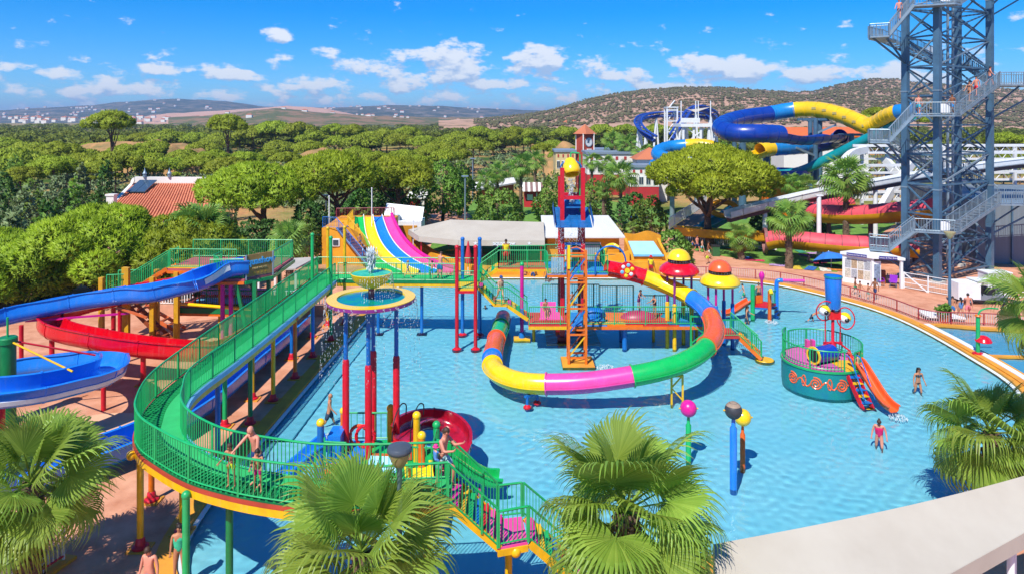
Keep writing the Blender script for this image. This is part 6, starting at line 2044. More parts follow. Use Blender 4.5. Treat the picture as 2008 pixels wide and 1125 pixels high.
# ================================================================== vegetation builders
LAST = {}
def tufts(pts, nrm, size, per, spread, aspect, r, droop=0.0):
    """Diamond-shaped leaves fanning out from every point."""
    n = len(pts)
    pts = np.repeat(pts, per, 0)
    d = np.repeat(nrm, per, 0) + r.normal(0, spread, (n * per, 3))
    d[:, 2] -= droop
    d /= np.linalg.norm(d, axis=1, keepdims=True) + 1e-9
    s = np.repeat(size, per)[:, None] * r.uniform(.7, 1.3, (n * per, 1))
    side = np.cross(d, r.normal(0, 1, (n * per, 3)))
    side /= np.linalg.norm(side, axis=1, keepdims=True) + 1e-9
    base = pts - d * s * .25
    mid = pts + d * s * .3
    tip = pts + d * s * .85
    g = np.cross(mid + side * s * aspect - base, tip - base)
    flip = np.sign((g * np.repeat(nrm, per, 0)).sum(1))[:, None]
    flip[flip == 0] = 1
    side = side * flip                           # every leaf shows its face outwards
    v = np.stack([base, mid + side * s * aspect, tip, mid - side * s * aspect], 1).reshape(-1, 3)
    f = np.arange(n * per * 4).reshape(-1, 4)
    LAST['n'] = np.repeat(np.repeat(nrm, per, 0) + r.normal(0, .22, (n * per, 3)), 4, 0)
    return v, f

def leafy(name, v, f, m, parent=None, kind=None, normals=None):
    """Foliage mesh whose leaves take the soft shading of the crown they grow on."""
    o = npobj(name, v, f, m, parent, kind, smooth=True)
    nn = LAST['n'] if normals is None else normals
    nn = nn / (np.linalg.norm(nn, axis=1, keepdims=True) + 1e-9)
    o.data.normals_split_custom_set_from_vertices(nn.tolist())
    return o

def lobe_points(lobes, density, r, zmin=-.3, shell=.12):
    """Points over the outside of overlapping ellipsoids (cx, cy, cz, rx, rz)."""
    P_, N_ = [], []
    L = np.array(lobes)
    for i, (cx, cy, cz, rx, rz) in enumerate(lobes):
        k = int(density * 4 * pi * rx * (rx + rz) / 2)
        d = r.normal(0, 1, (k, 3))
        d /= np.linalg.norm(d, axis=1, keepdims=True)
        d = d[d[:, 2] > zmin]
        rad = 1 - np.abs(r.normal(0, shell, (len(d), 1)))
        p = np.array([cx, cy, cz]) + d * np.array([rx, rx, rz]) * rad
        keep = np.ones(len(p), bool)
        for j, (ax, ay, az_, bx, bz) in enumerate(lobes):
            if j == i:
                continue
            q = ((p - np.array([ax, ay, az_])) / np.array([bx, bx, bz]) / .8)
            keep &= (q ** 2).sum(1) > 1
        P_.append(p[keep])
        N_.append(d[keep])
    return np.concatenate(P_), np.concatenate(N_)

def dome_lobes(rx, rz, n, lr, r, squash=.62, rmin=.0):
    """Lobes spread over a flat-bottomed dome: the stone pine's parasol."""
    out = []
    for i in range(n):
        a = i * 2.399963 + r.uniform(-.3, .3)
        q = sqrt((i + .5) / n)
        q = rmin + (1 - rmin) * q
        x, y = q * rx * (1 - lr * .55) * cos(a), q * rx * (1 - lr * .55) * sin(a)
        z = rz * (sqrt(max(0, 1 - (q * .9) ** 2))) * r.uniform(.85, 1.05)
        k = rx * lr * r.uniform(.8, 1.25)
        out.append((x, y, z - k * squash * .75, k, k * squash))
    return out

def branchy(parent, base, top, r0, r1, targets, m, lean=(0, 0), name='trunk', limb='branch', r=random):
    b, t = Vector(base), Vector(top)
    midp = b.lerp(t, .5) + V(lean[0], lean[1], 0)
    pts = spline([b, midp, t], 5)
    MB().tube(pts, r0, 10, r2=r1).build(name, m, parent, smooth=True)
    for tg in targets:
        tg = Vector(tg)
        s = pts[r.randint(len(pts) - 4, len(pts) - 1)]
        mm = s.lerp(tg, .5) + V(0, 0, -.12 * (tg - s).length)
        MB().tube(spline([s, mm, tg], 3), r1 * .8, 6, r2=r1 * .25).build(limb, m, parent, smooth=True)

PINE = leafmat('pine_needles', '#667f1c', '#c0cf3e', '#ccd84a', .45, .6)
PINE_Y = leafmat('pine_needles_olive', '#74821a', '#c2c838', '#ccd046', .45, .6)
PINE_B = leafmat('pine_needles_bright', '#68861e', '#c2d63e', '#d0e056', .46, .55)
PINE_F = leafmat('pine_needles_far', '#6c8422', '#bccb44', '#c8d452', .45, .65)
BROAD = leafmat('broad_leaves', '#568230', '#a2c456', '#b4cc6a', .45, .5)
BROAD_D = leafmat('dark_leaves', '#315c26', '#669442', '#7ea854', .35, .5)
BROAD_G = leafmat('grey_leaves', '#5c7648', '#98a878', '#aab690', .3, .6)
WILLOW = leafmat('willow_leaves', '#4c7a22', '#8fb84a', '#a8c860', .35, .5)
BARE = leafmat('dry_twigs', '#5a4a48', '#8c7872', None, .1, .8)
PALML = leafmat('palm_leaf', '#658c2a', '#adc858', '#d4d888', .45, .38)
PALML_F = leafmat('palm_leaf_far', '#568434', '#a8c85a', '#c8d680', .42, .4)

def pine(label, x, y, ztop, rx, rz, trunk_r=.35, n=18, lr=.36, dens=10, size=.42, m=None, lean=(0, 0), seed=1, zbase=0.0, group=None, per=6, name='stone_pine', branches=6, cat='tree', rmin=0, squash=.62, asp=.13):
    r = np.random.default_rng(seed)
    rr = random.Random(seed)
    t = thing(name, label, cat, (x, y, zbase), group)
    zc = ztop - rz
    lobes = dome_lobes(rx, rz, n, lr, r, squash, rmin)
    # an underside layer keeps the parasol closed from below
    for i in range(n // 2):
        a = r.uniform(0, 2 * pi)
        q = sqrt(r.uniform(0, 1)) * .75
        lobes.append((q * rx * cos(a), q * rx * sin(a), rz * .12, rx * lr * .9, rx * lr * .35))
    p, nn = lobe_points(lobes, dens, r, zmin=-.55)
    nn = nn + np.array([0, 0, .55])
    nn /= np.linalg.norm(nn, axis=1, keepdims=True)
    v, f = tufts(p, nn, np.full(len(p), size), per, .55, asp, r)
    v[:, 2] += zc - zbase
    leafy('crown', v, f, m or PINE, t)
    tg = [V(x + l[0] * .8, y + l[1] * .8, zc + l[2] * .8 - .1) for l in rr.sample(lobes[:n], min(branches, n))]
    branchy(t, (x, y, zbase), (x + lean[0], y + lean[1], zc - (zc - zbase) * .12), trunk_r, trunk_r * .6, tg, BARK, (lean[0] * .8, lean[1] * .8), r=rr)
    return t

def bush(label, x, y, rx, rz, m, seed=1, dens=9, size=.3, per=4, n=9, group=None, name='shrub', cat='shrub', z0=0.0, lr=.5, trunk=None, aspect=.32):
    """Rounded shrub or broad crown: lobes all round."""
    r = np.random.default_rng(seed)
    t = thing(name, label, cat, (x, y, 0), group)
    lobes = []
    for i in range(n):
        a = i * 2.4 + r.uniform(0, .6)
        h = r.uniform(.15, .95)
        q = sqrt(max(.05, 1 - h * h)) * r.uniform(.35, .8)
        k = r.uniform(.75, 1.15) * lr
        lobes.append((q * rx * cos(a), q * rx * sin(a), h * rz * 1.15 - k * rz * .4 + .15, rx * k * .8, rz * k * .8))
    lobes.append((0, 0, rz * .45, rx * .7, rz * .65))
    p, nn = lobe_points(lobes, dens, r, zmin=-.85)
    v, f = tufts(p, nn, np.full(len(p), size), per, .75, aspect, r)
    v[:, 2] = np.maximum(v[:, 2] + z0, .02)
    leafy('crown' if trunk else 'foliage', v, f, m, t)
    rr = random.Random(seed)
    if trunk:
        tg = [V(x + l[0] * .7, y + l[1] * .7, z0 + l[2] * .7 + .2) for l in rr.sample(lobes, min(5, n))]
        branchy(t, (x, y, 0), (x, y, z0 + rz * .35), trunk, trunk * .6, tg, BARK, (.1, 0), r=rr)
    else:
        for k in range(3):
            MB().tube([(x + .1 * k, y, 0), (x + rx * .3 * (k - 1), y, rz * .6)], .06, 5, r2=.02).build('stem', BARK, t)
    return t

# ------------------------------------------------------------------ fan palms
def fan_leaf_mesh(name, seed, nseg=32, R=1.0, pet=1.0, droop=.5, far=False, m=None):
    """One Washingtonia leaf: petiole along +x, pleated fan of segments with split hanging tips."""
    r = random.Random(seed)
    mb = MB()
    k = 5
    path = [V(pet * i / k, 0, -.05 * (i / k) ** 2 * pet) for i in range(k + 1)]
    mb.tube(path, .028, 4, r2=.014)
    base = path[-1]
    span = radians(r.uniform(122, 145))
    da = 2 * span / nseg
    cup = r.uniform(.12, .28)
    dr = droop * r.uniform(.8, 1.25)
    rows = [.0, .3, .6, .74, .88, 1.0] if not far else [.0, .5, .78, 1.0]
    for i in range(nseg):
        a0 = -span + da * i
        ac = a0 + da / 2
        Ls = R * (.80 + .20 * cos(ac * .9)) * r.uniform(.92, 1.06)
        join = .6
        vs = []
        jit = r.uniform(-.06, .06)
        sag = r.uniform(.75, 1.4)
        for q in rows:
            rad = q * Ls
            wfac = 1.0 if q <= join else max(.04, (1 - (q - join) / (1 - join))) * .8
            zz = cup * rad * abs(sin(ac)) - dr * .35 * (rad / R) ** 2
            if q > join:
                zz -= dr * sag * ((q - join) / (1 - join)) ** 2 * .55 * R
            ang = ac + (jit if q > join else 0) * (q - join)
            hw = tan_(da / 2) * rad * wfac
            cdir = V(cos(ang), sin(ang), 0)
            sdir = V(-sin(ang), cos(ang), 0)
            shr = 1.0 if q <= join else 1.0 - .28 * dr * sag * ((q - join) / (1 - join)) ** 2
            ctr = base + cdir * rad * shr + V(0, 0, zz)
            pl = hw * (.2 if q <= join else .5)
            vs += [ctr - sdir * hw, ctr + V(0, 0, pl), ctr + sdir * hw]
        fs = []
        for j in range(len(rows) - 1):
            o = j * 3
            fs += [(o, o + 1, o + 4, o + 3), (o + 1, o + 2, o + 5, o + 4)]
        mb.add(vs, fs)
    me = bpy.data.meshes.new(name)
    me.from_pydata([tuple(v) for v in mb.v], [], mb.f)
    me.materials.append(m or PALML)
    return me

def tan_(a):
    return sin(a) / cos(a)

LEAF_NEAR = [fan_leaf_mesh('fan_leaf', 10 + i, 50, 1.12, .85, .16 + .15 * i) for i in range(6)]
LEAF_FAR = [fan_leaf_mesh('fan_leaf_small', 40 + i, 18, 1.0, .9, .4 + .2 * i, True, PALML_F) for i in range(4)]
DEADL = leafmat('dry_palm_leaf', '#8a6d3c', '#b99a5c', None, .2, .6)
LEAF_DEAD = [fan_leaf_mesh('dry_fan_leaf', 60 + i, 16, .8, .8, 1.3, True, DEADL) for i in range(2)]

def palm(label, x, y, zc, rad, leaves=34, near=True, seed=1, trunk_r=.22, group=None, dead=4, low=-42, ztr=None):
    r = random.Random(seed)
    t = thing('fan_palm', label, 'palm', (x, y, 0), group)
    pts = spline([V(x, y, 0), V(x + r.uniform(-.12, .12), y, zc * .5), V(x, y, zc)], 6)
    tr = MB()
    n = len(pts)
    prof = []
    for i, p in enumerate(pts):
        q = i / (n - 1)
        prof.append(trunk_r * (1.45 - .6 * q if q < .2 else 1.33 - .42 * q))
    fr = frames(pts)
    vs, fs = [], []
    for i, (p, tt, rr_, uu) in enumerate(fr):
        for k in range(10):
            a = 2 * pi * k / 10
            vs.append(p + (rr_ * cos(a) + uu * sin(a)) * prof[i])
    for i in range(n - 1):
        for k in range(10):
            fs.append((i * 10 + k, i * 10 + (k + 1) % 10, (i + 1) * 10 + (k + 1) % 10, (i + 1) * 10 + k))
    tr.add(vs, fs)
    tro = tr.build('trunk', PALMBARK, t, smooth=True)
    # cut leaf bases round the trunk
    bo_ = MB()
    nb = int(zc / (.16 if near else .3)) * 7
    for i in range(min(nb, 320)):
        q = r.uniform(.05, 1)
        a = r.uniform(0, 2 * pi)
        rr2 = trunk_r * (1.33 - .42 * q)
        p = V(x + rr2 * cos(a), y + rr2 * sin(a), zc * q)
        bo_.bar(p - V(cos(a), sin(a), .1) * .06, p + V(cos(a), sin(a), .9) * .09, .10, .05)
    bo_.build('leaf_bases', PALMBARK, tro, kind='stuff')
    cr = bpy.data.objects.new('crown', None)
    COL.objects.link(cr)
    cr.parent = t
    cr.location = (0, 0, zc)
    pool = LEAF_NEAR if near else LEAF_FAR
    for i in range(leaves):
        q = (i + .5) / leaves
        el = radians(82 - (82 - low) * q ** .85 + r.uniform(-8, 8))
        azm = i * 2.39996 + r.uniform(-.25, .25)
        me = pool[min(len(pool) - 1, int(q * len(pool)))]
        o = bpy.data.objects.new('leaf', me)
        COL.objects.link(o)
        o.parent = cr
        s = rad / 1.85 * r.uniform(.86, 1.1) * (.82 if q < .15 else 1)
        o.matrix_local = Matrix.Translation((0, 0, .1 - .25 * q)) @ Matrix.Rotation(azm, 4, 'Z') @ Matrix.Rotation(-el, 4, 'Y') @ Matrix.Rotation(r.uniform(-.8, .8), 4, 'X') @ Matrix.Scale(s, 4)
    for i in range(dead):
        o = bpy.data.objects.new('dry_leaf', LEAF_DEAD[i % 2])
        COL.objects.link(o)
        o.parent = cr
        o.matrix_local = Matrix.Translation((0, 0, -.25)) @ Matrix.Rotation(r.uniform(0, 6.28), 4, 'Z') @ Matrix.Rotation(radians(r.uniform(58, 80)), 4, 'Y') @ Matrix.Scale(rad / 2.1, 4)
    return t

# near palms
palm('big fan palm in the foreground left of centre before the walkway', -3.4, 15.6, 4.2, 2.4, 24, True, 3, .24)
palm('big dense fan palm in the foreground right of the walkway stair', 2.62, 15.8, 5.05, 2.45, 34, True, 5, .26, low=-52)
palm('fan palm at the left frame edge throwing shade on the paving', -14.2, 20.3, 3.3, 2.6, 26, True, 8, .24)
palm('fan palm at the right frame edge leaning over the pool', 16.9, 24.3, 3.0, 2.45, 24, True, 11, .24)
palm('tall fan palm whose fronds enter at the upper right edge', 17.2, 22.2, 7.9, 2.0, 20, True, 14, .24, low=-60)
palm('young fan palm low in the bottom left corner', -17.2, 19.2, 1.6, 2.3, 18, True, 18, .22)
# palms in the middle distance
for k_, (lab, x, y, d, rpx, lv_) in enumerate([
    ('tall fan palm with rough trunk in the middle of the lawn', 1660, 347, 72.5, 50, 30), ('fan palm with stout pale trunk near the lawn front', 1547, 428, 65, 42, 30), ('small young fan palm on the lawn by the round pine', 1454, 466, 69, 32, 22),
    ('feathery fan palm behind the slide platform rail', 393, 452, 57, 66, 30), ('fan palm beside the open shelter', 567, 470, 60, 46, 26), ('fan palm behind the pump booth path', 828, 418, 92, 22, 18),
    ('slim fan palm left of the red barn', 975, 338, 104, 26, 22), ('taller fan palm behind the red barn', 1022, 322, 100, 30, 22), ('fan palm right of the taller barn palm', 1050, 314, 112, 24, 20), ('short fan palm by the long white shed', 955, 352, 98, 24, 20),
    ('broad fan palm left of the round pine', 1216, 345, 90, 36, 26), ('thin fan palm by the clock tower', 1160, 315, 115, 20, 18), ('fan palm in front of the red and white hall', 1190, 322, 118, 22, 18), ('low fan palm below the broad one', 1185, 372, 92, 20, 18),
    ('palm in the grove below the blue coaster, left one', 1200, 275, 135, 22, 18), ('palm in the grove below the blue coaster, middle one', 1228, 282, 130, 24, 18), ('palm in the grove below the blue coaster, right one', 1262, 300, 125, 24, 18),
    ('fan palm at the foot of the raft slide columns, left one', 1553, 362, 90, 28, 22), ('fan palm at the foot of the raft slide columns, right one', 1583, 366, 88, 26, 22), ('tiny palm on the lawn behind the bar roof', 1240, 445, 80, 14, 14)]):
    p = PD(x, y, d)
    palm(lab, p.x, p.y, max(.8, p.z), rpx * d / 1350 * 1.12, lv_, False, 100 + k_, .2 if d > 80 else .26, dead=2)

# ------------------------------------------------------------------ near and middle trees
def at_d(x, y, d):
    return PD(x, y, d)
pine('round golden green stone pine standing on the lawn right of centre', 21.7, 75.0, 11.1, 7.2, 5.4, .5, 30, .27, 17, .42, PINE_Y, (-.3, 0), 21, per=6, branches=8)
pine('bushy bright pine left of the racer slide, nearest of three', -27.6, 74, 9.3, 5.7, 4.4, .42, 22, .32, 13, .45, PINE_B, (.8, 0), 22, branches=7)
pine('bright pine with forked trunk behind the orange stair building', -20.6, 79, 10.2, 5.6, 4.2, .42, 22, .32, 12, .45, PINE_B, (.4, 0), 23, branches=7)
pine('umbrella shaped pine behind the pump booth', -14.6, 86, 9.2, 5.0, 3.4, .4, 20, .32, 12, .45, PINE, (.3, 0), 24, branches=7)
for k_, (lab, x, y, zt, rx, rz) in enumerate([('huge bushy pine crown filling the left edge above the slides', -39.5, 52.5, 5.2, 6.0, 4.6), ('bushy pine crown behind the blue slide, middle of the left mass', -33.0, 54.5, 7.0, 5.6, 6.0), ('bushy pine crown next to the slide platform rail', -26.8, 56.5, 6.0, 4.8, 5.2)]):
    pine(lab, x, y, zt, rx, rz, .4, 34, .24, 17, .46, PINE_B, (0, 0), 30 + k_, per=8, asp=.11, name='bushy_pine', squash=.8)
# dark hedge and shrubs behind the slide area
for k_, (lab, x, y, rx, rz, m) in enumerate([
    ('dark oleander hedge clump left of the forked pine', -24.5, 66, 3.2, 3.6, BROAD_D), ('dark oleander hedge clump under the bright pine', -29.5, 68, 3.4, 3.6, BROAD_D), ('dark tall shrub right under the forked pine', -21.6, 73, 3.0, 4.2, BROAD_D),
    ('dark shrub between the two bright pines', -17.8, 78, 2.6, 3.4, BROAD_D), ('pale flowering shrub against the stair building', -19.6, 66.5, 1.3, 3.6, BROAD), ('leafy shrub behind the racer slide top', -16.8, 77.2, 1.8, 4.6, BROAD),
    ('shrub with white blossom left of the bright pine', -27.2, 62.5, 2.0, 3.6, BROAD_G), ('dark tree mass behind the pump booth', -18.5, 92, 5.0, 5.0, BROAD_D),
    ('rounded green hedge at the end of the ochre terrace', 15.6, 67.4, 2.2, 2.5, BROAD), ('dark shrub under the white chute', 33.5, 78, 2.6, 3.4, BROAD_D), ('dark shrub beside the lawn palm trunk', 29.8, 79, 2.2, 3.2, BROAD_D)]):
    bush(lab, x, y, rx, rz, m, 50 + k_, 11, .32, 4, 12)
# broad trees with trunks
for k_, (lab, x, yt, d, rpx, z0, m, rz) in enumerate([
    ('light green willow like tree behind the umbrella pine', 868, 312, 94, 62, 1.6, WILLOW, 5.0), ('pale green tree right of the willow like tree', 900, 322, 100, 40, 1.4, WILLOW, 4.2), ('broad olive green tree behind the beige canopy', 978, 372, 86, 60, .8, BROAD, 3.4),
    ('bare brown tree left of the barn palms', 945, 308, 118, 30, 2.5, BARE, 3.4), ('dark glossy tree by the striped parasol', 1238, 388, 84, 36, .8, BROAD_D, 3.6), ('glossy tree left of the round pine', 1275, 396, 82, 40, .8, BROAD, 3.4),
    ('green tree behind the red play tower', 1165, 375, 96, 40, .8, BROAD, 4.0), ('leafy tree right of the red barn', 1085, 358, 100, 36, 1.0, BROAD, 4.4), ('small tree in front of the red barn', 1068, 385, 96, 26, .8, BROAD, 3.0),
    ('green tree under the raft slide left end', 1430, 278, 112, 34, 2.0, BROAD, 5.0), ('tree between raft slide columns', 1520, 330, 108, 28, 1.5, BROAD, 4.0), ('low tree at the right of the round pine', 1500, 402, 84, 30, .8, BROAD_G, 2.6)]):
    p = PD(x, yt, d)
    bush(lab, p.x, d, rpx * d / 1350, rz, m, 80 + k_, 7 if m is not BARE else 4, .34, 4 if m is not BARE else 2, 12, name='leafy_tree', cat='tree', z0=max(.6, p.z - rz * 1.25), trunk=.25, aspect=.3 if m is not BARE else .06)
bush('small leafy plant in the orange pot', 29.95, 47.75, .5, .6, BROAD, 77, 40, .22, 4, 6, name='potted_plant', cat='plant', z0=.45)

# ------------------------------------------------------------------ the pine wood beyond the park
WOOD = []
for i in range(5):
    r_ = np.random.default_rng(300 + i)
    lobes = dome_lobes(1.0, .62, 15, .34, r_, .6)
    p, nn = lobe_points(lobes, 300, r_, zmin=-.5)
    nn = nn + np.array([0, 0, .6])
    nn /= np.linalg.norm(nn, axis=1, keepdims=True)
    v, f = tufts(p, nn, np.full(len(p), .11), 3, .5, .26, r_)
    proto = leafy('crown', v, f, PINE_F)
    WOOD.append(proto.data)
    bpy.data.objects.remove(proto)
TRK = MB()
TRK.tube([(0, 0, 0), (.04, 0, .6), (0, 0, 1.05)], .075, 7, r2=.045)
for a in range(5):
    TRK.tube([(0, 0, .8), (.45 * cos(a * 1.26), .45 * sin(a * 1.26), 1.15)], .03, 5, r2=.012)
tko = TRK.build('trunk', BARK)
TRUNK_ME = tko.data
bpy.data.objects.remove(tko)
def wood_pine(x, ytop, w, k, label='rounded stone pine in the wood beyond the park', group='stone pines of the wood', dmin=92, dmax=270):
    zt = 7.6 + 1.2 * sin(k * 2.3)
    d = (EYE - zt) * FOC / max(6, ytop - HOR)
    d = min(dmax, max(dmin, d))
    if 225 < x < 425 and d < 112:
        d = 112 + (k % 4) * 5
    zt = EYE - (ytop - HOR) * d / FOC
    rx = w * .5 * d / FOC * 1.08
    rz = min(rx * .62, zt * .6)
    t = thing('wood_pine', label, 'tree', ((x - CXP) / FOC * d, d, 0), group)
    c = bpy.data.objects.new('crown', WOOD[k % 5])
    COL.objects.link(c)
    c.parent = t
    c.location = (0, 0, zt - rz)
    c.scale = (rx, rx, rz / .62)
    c.rotation_euler = (0, 0, k * 1.7)
    s = bpy.data.objects.new('trunk', TRUNK_ME)
    COL.objects.link(s)
    s.parent = t
    s.scale = (rx * .5, rx * .5, max(.8, zt - rz * .7))
    return t
wl = [(22, 297, 130), (105, 308, 72), (168, 304, 84), (226, 300, 90), (276, 297, 90), (332, 312, 70), (396, 306, 74), (446, 312, 84), (62, 282, 104), (116, 281, 74), (190, 283, 92), (250, 286, 70), (300, 279, 72), (150, 294, 90),
      (330, 258, 76), (402, 280, 62), (432, 264, 72), (496, 250, 66), (540, 240, 74), (582, 243, 72), (606, 256, 60), (636, 261, 42), (670, 264, 62), (716, 260, 84), (758, 256, 74), (784, 264, 58), (862, 280, 66), (902, 262, 84), (928, 272, 66),
      (892, 290, 62), (840, 290, 62), (606, 278, 62), (548, 278, 60), (562, 300, 54), (874, 296, 66), (966, 258, 44), (1002, 262, 44), (1026, 264, 54), (986, 268, 50), (1066, 282, 44), (1086, 277, 48), (1040, 254, 44), (1010, 250, 44),
      (360, 296, 66), (420, 296, 60), (480, 300, 66), (520, 292, 60), (300, 316, 60), (200, 318, 66), (130, 322, 60), (40, 330, 70), (655, 245, 48), (690, 246, 50), (830, 268, 54), (800, 250, 50), (940, 250, 50), (1110, 250, 50), (1140, 262, 40), (1180, 246, 56),
      (470, 262, 50), (385, 262, 52), (275, 262, 46), (240, 268, 48), (10, 272, 60), (700, 290, 60), (650, 306, 60), (740, 300, 60), (790, 296, 60), (600, 312, 56), (820, 306, 50), (1100, 296, 44), (1130, 290, 40), (1290, 246, 60), (1340, 250, 60), (1225, 246, 50)]
ORD = ['first', 'second', 'third', 'fourth', 'fifth', 'sixth', 'seventh', 'eighth', 'ninth', 'tenth', 'eleventh', 'twelfth', 'thirteenth', 'fourteenth', 'fifteenth', 'sixteenth', 'seventeenth', 'eighteenth', 'nineteenth', 'twentieth', 'twenty first', 'twenty second', 'twenty third', 'twenty fourth', 'twenty fifth']
def by_place(objs, text):
    """Labels that tell look-alikes apart by their order from the left."""
    for i, o in enumerate(sorted(objs, key=lambda o: o.location.x / o.location.y)):
        o['label'] = text % ORD[i]
woods = sorted([wood_pine(x, yt, w, k) for k, (x, yt, w) in enumerate(wl)], key=lambda o: o.location.y)
q = (len(woods) + 3) // 4
for i, row in enumerate(['nearest row of the pine wood', 'second row of the pine wood', 'third row of the pine wood', 'farthest row of the pine wood']):
    by_place(woods[i * q:(i + 1) * q], 'rounded stone pine, %s from the left in the ' + row)
rp_ = []
for k, (x, yt, w) in enumerate([(1720, 212, 44), (1745, 218, 40), (1690, 224, 40), (1968, 262, 60), (2000, 268, 60), (1990, 300, 50), (1800, 226, 40)]):
    rp_.append(wood_pine(x, yt, w, k + 3, 'stone pine rising behind the rides on the right', 'pines behind the right hand rides', 120, 150))
by_place(rp_, 'stone pine rising behind the right hand rides, %s from the left')
# one tall lone pine
p = PD(216, 222, 150)
pine('tall lone pine with bare trunk on the far left skyline', p.x, 150, 15.6, 4.6, 3.6, .4, 14, .36, 7, .7, PINE_F, (.3, 0), 41, per=5)
p = PD(445, 226, 170)
pine('dark lone pine on the skyline left of centre', p.x, 170, 15.0, 4.2, 3.6, .4, 14, .36, 6, .8, PINE_F, (.2, 0), 42, per=5)
# scrub on the left slope and between the pines
r_ = random.Random(5)
sc = [(40, 395, 64, 60), (95, 420, 60, 50), (150, 380, 74, 44), (20, 440, 56, 60), (190, 400, 72, 44), (60, 360, 80, 46), (120, 350, 86, 40), (10, 350, 84, 46), (85, 455, 54, 44), (160, 345, 92, 34), (205, 345, 92, 30), 
      (180, 435, 62, 44), (452, 345, 96, 34), (120, 395, 70, 40), (30, 330, 95, 40)]
shr = []
for k, (x, yt, d, w) in enumerate(sc):
    p = PD(x, yt, d)
    sh = bush('wild shrub on the slope left of the tiled house', p.x, d, w * .55 * d / FOC, max(1.6, p.z), [BROAD_G, BROAD_D, BROAD][k % 3], 400 + k, 6, .4, 4, 9, group='wild shrubs on the left slope', name='wild_shrub')
    shr.append(sh)
for c3, word in enumerate(('grey green', 'dark green', 'fresh green')):
    by_place(shr[c3::3], word + ' wild shrub left of the tiled house, %s of its colour from the left')
yp = []
for k, (x, yt, w) in enumerate([(205, 342, 22), (232, 340, 20), (178, 345, 22), (345, 338, 20), (148, 350, 24)]):
    yp.append(wood_pine(x, yt, w, k, 'small young pine with thin trunk near the tiled house', 'young pines near the tiled house', 100, 112))
by_place(yp, 'small young pine with thin trunk near the tiled house, %s from the left')

# far wood that reads as one mass
r_ = np.random.default_rng(77)
n = 2600
d = 270 * (1200 / 270) ** r_.uniform(0, 1, n)
azx = r_.uniform(-.86, .86, n)
X = azx * d
keep = ~((azx > .12) & (d < 260))
X, d = X[keep], d[keep]
n = len(d)
base_v = np.array(WOOD[0].vertices[0].co) * 0
r2 = np.random.default_rng(5)
lob = dome_lobes(1.0, .62, 9, .4, r2, .6)
pp_, nn_ = lobe_points(lob, 22, r2, zmin=-.3)
nn_ = nn_ + np.array([0, 0, .6])
tv, tf = tufts(pp_, nn_ / np.linalg.norm(nn_, axis=1, keepdims=True), np.full(len(pp_), .34), 1, .4, .42, r2)
R_ = r_.uniform(3.2, 6.5, n)
H_ = r_.uniform(3.5, 8.0, n)
ang = r_.uniform(0, 6.28, n)
V_ = np.empty((n, len(tv), 3), np.float32)
c_, s_ = np.cos(ang)[:, None], np.sin(ang)[:, None]
V_[:, :, 0] = (tv[None, :, 0] * c_ - tv[None, :, 1] * s_) * R_[:, None] + X[:, None]
V_[:, :, 1] = (tv[None, :, 0] * s_ + tv[None, :, 1] * c_) * R_[:, None] + d[:, None]
V_[:, :, 2] = tv[None, :, 2] * R_[:, None] * .7 + (H_ - R_ * .45)[:, None]
F_ = tf[None] + (np.arange(n) * len(tv))[:, None, None]
fw = leafy('far_wood', V_.reshape(-1, 3), F_.reshape(-1, 4), leafmat('far_wood_green', '#566f24', '#a0b046', None, .38, .7), kind='stuff', normals=np.tile(LAST['n'], (n, 1)))
fw['label'] = 'far green woodland below the hills read as one mass'
fw['category'] = 'woodland'
# low scrub under the pines
n = 3600
d = 84 * (320 / 84) ** r_.uniform(0, 1, n)
X = r_.uniform(-.86, .78, n) * d
keep = (X < -16 - .0 * d) | (d > 135)
keep &= ~((X > 12) & (d < 170)) & ~((X < -28) & (X > -58) & (d < 108))
X, d = X[keep], d[keep]
n = len(d)
pp_, nn_ = lobe_points([(0, 0, .3, 1, .7)], 5, r2, zmin=-.1)
tv, tf = tufts(pp_, nn_, np.full(len(pp_), .5), 2, .5, .35, r2)
R_ = r_.uniform(.4, 1.7, n)
V_ = tv[None] * R_[:, None, None]
V_[:, :, 0] += X[:, None]
V_[:, :, 1] += d[:, None]
F_ = tf[None] + (np.arange(n) * len(tv))[:, None, None]
us = leafy('undergrowth', V_.reshape(-1, 3), F_.reshape(-1, 4), BROAD_G, kind='stuff', normals=np.tile(LAST['n'], (n, 1)))
us['label'] = 'low dry undergrowth between the pines'
us['category'] = 'undergrowth'
# ================================================================== hills
def interp(px, tab):
    return np.interp(px, [t[0] for t in tab], [t[1] for t in tab])

def value_noise(x, y, seed):
    r = np.random.default_rng(seed)
    g = r.uniform(-1, 1, (64, 64))
    xi, yi = np.floor(x).astype(int), np.floor(y).astype(int)
    fx, fy = x - xi, y - yi
    fx, fy = fx * fx * (3 - 2 * fx), fy * fy * (3 - 2 * fy)
    def G(a, b):
        return g[a % 64, b % 64]
    return (G(xi, yi) * (1 - fx) + G(xi + 1, yi) * fx) * (1 - fy) + (G(xi, yi + 1) * (1 - fx) + G(xi + 1, yi + 1) * fx) * fy

def fbm(x, y, seed, oct_=5):
    s = 0
    a = 1.0
    for k in range(oct_):
        s = s + a * value_noise(x * 2 ** k, y * 2 ** k, seed + k)
        a *= .5
    return s

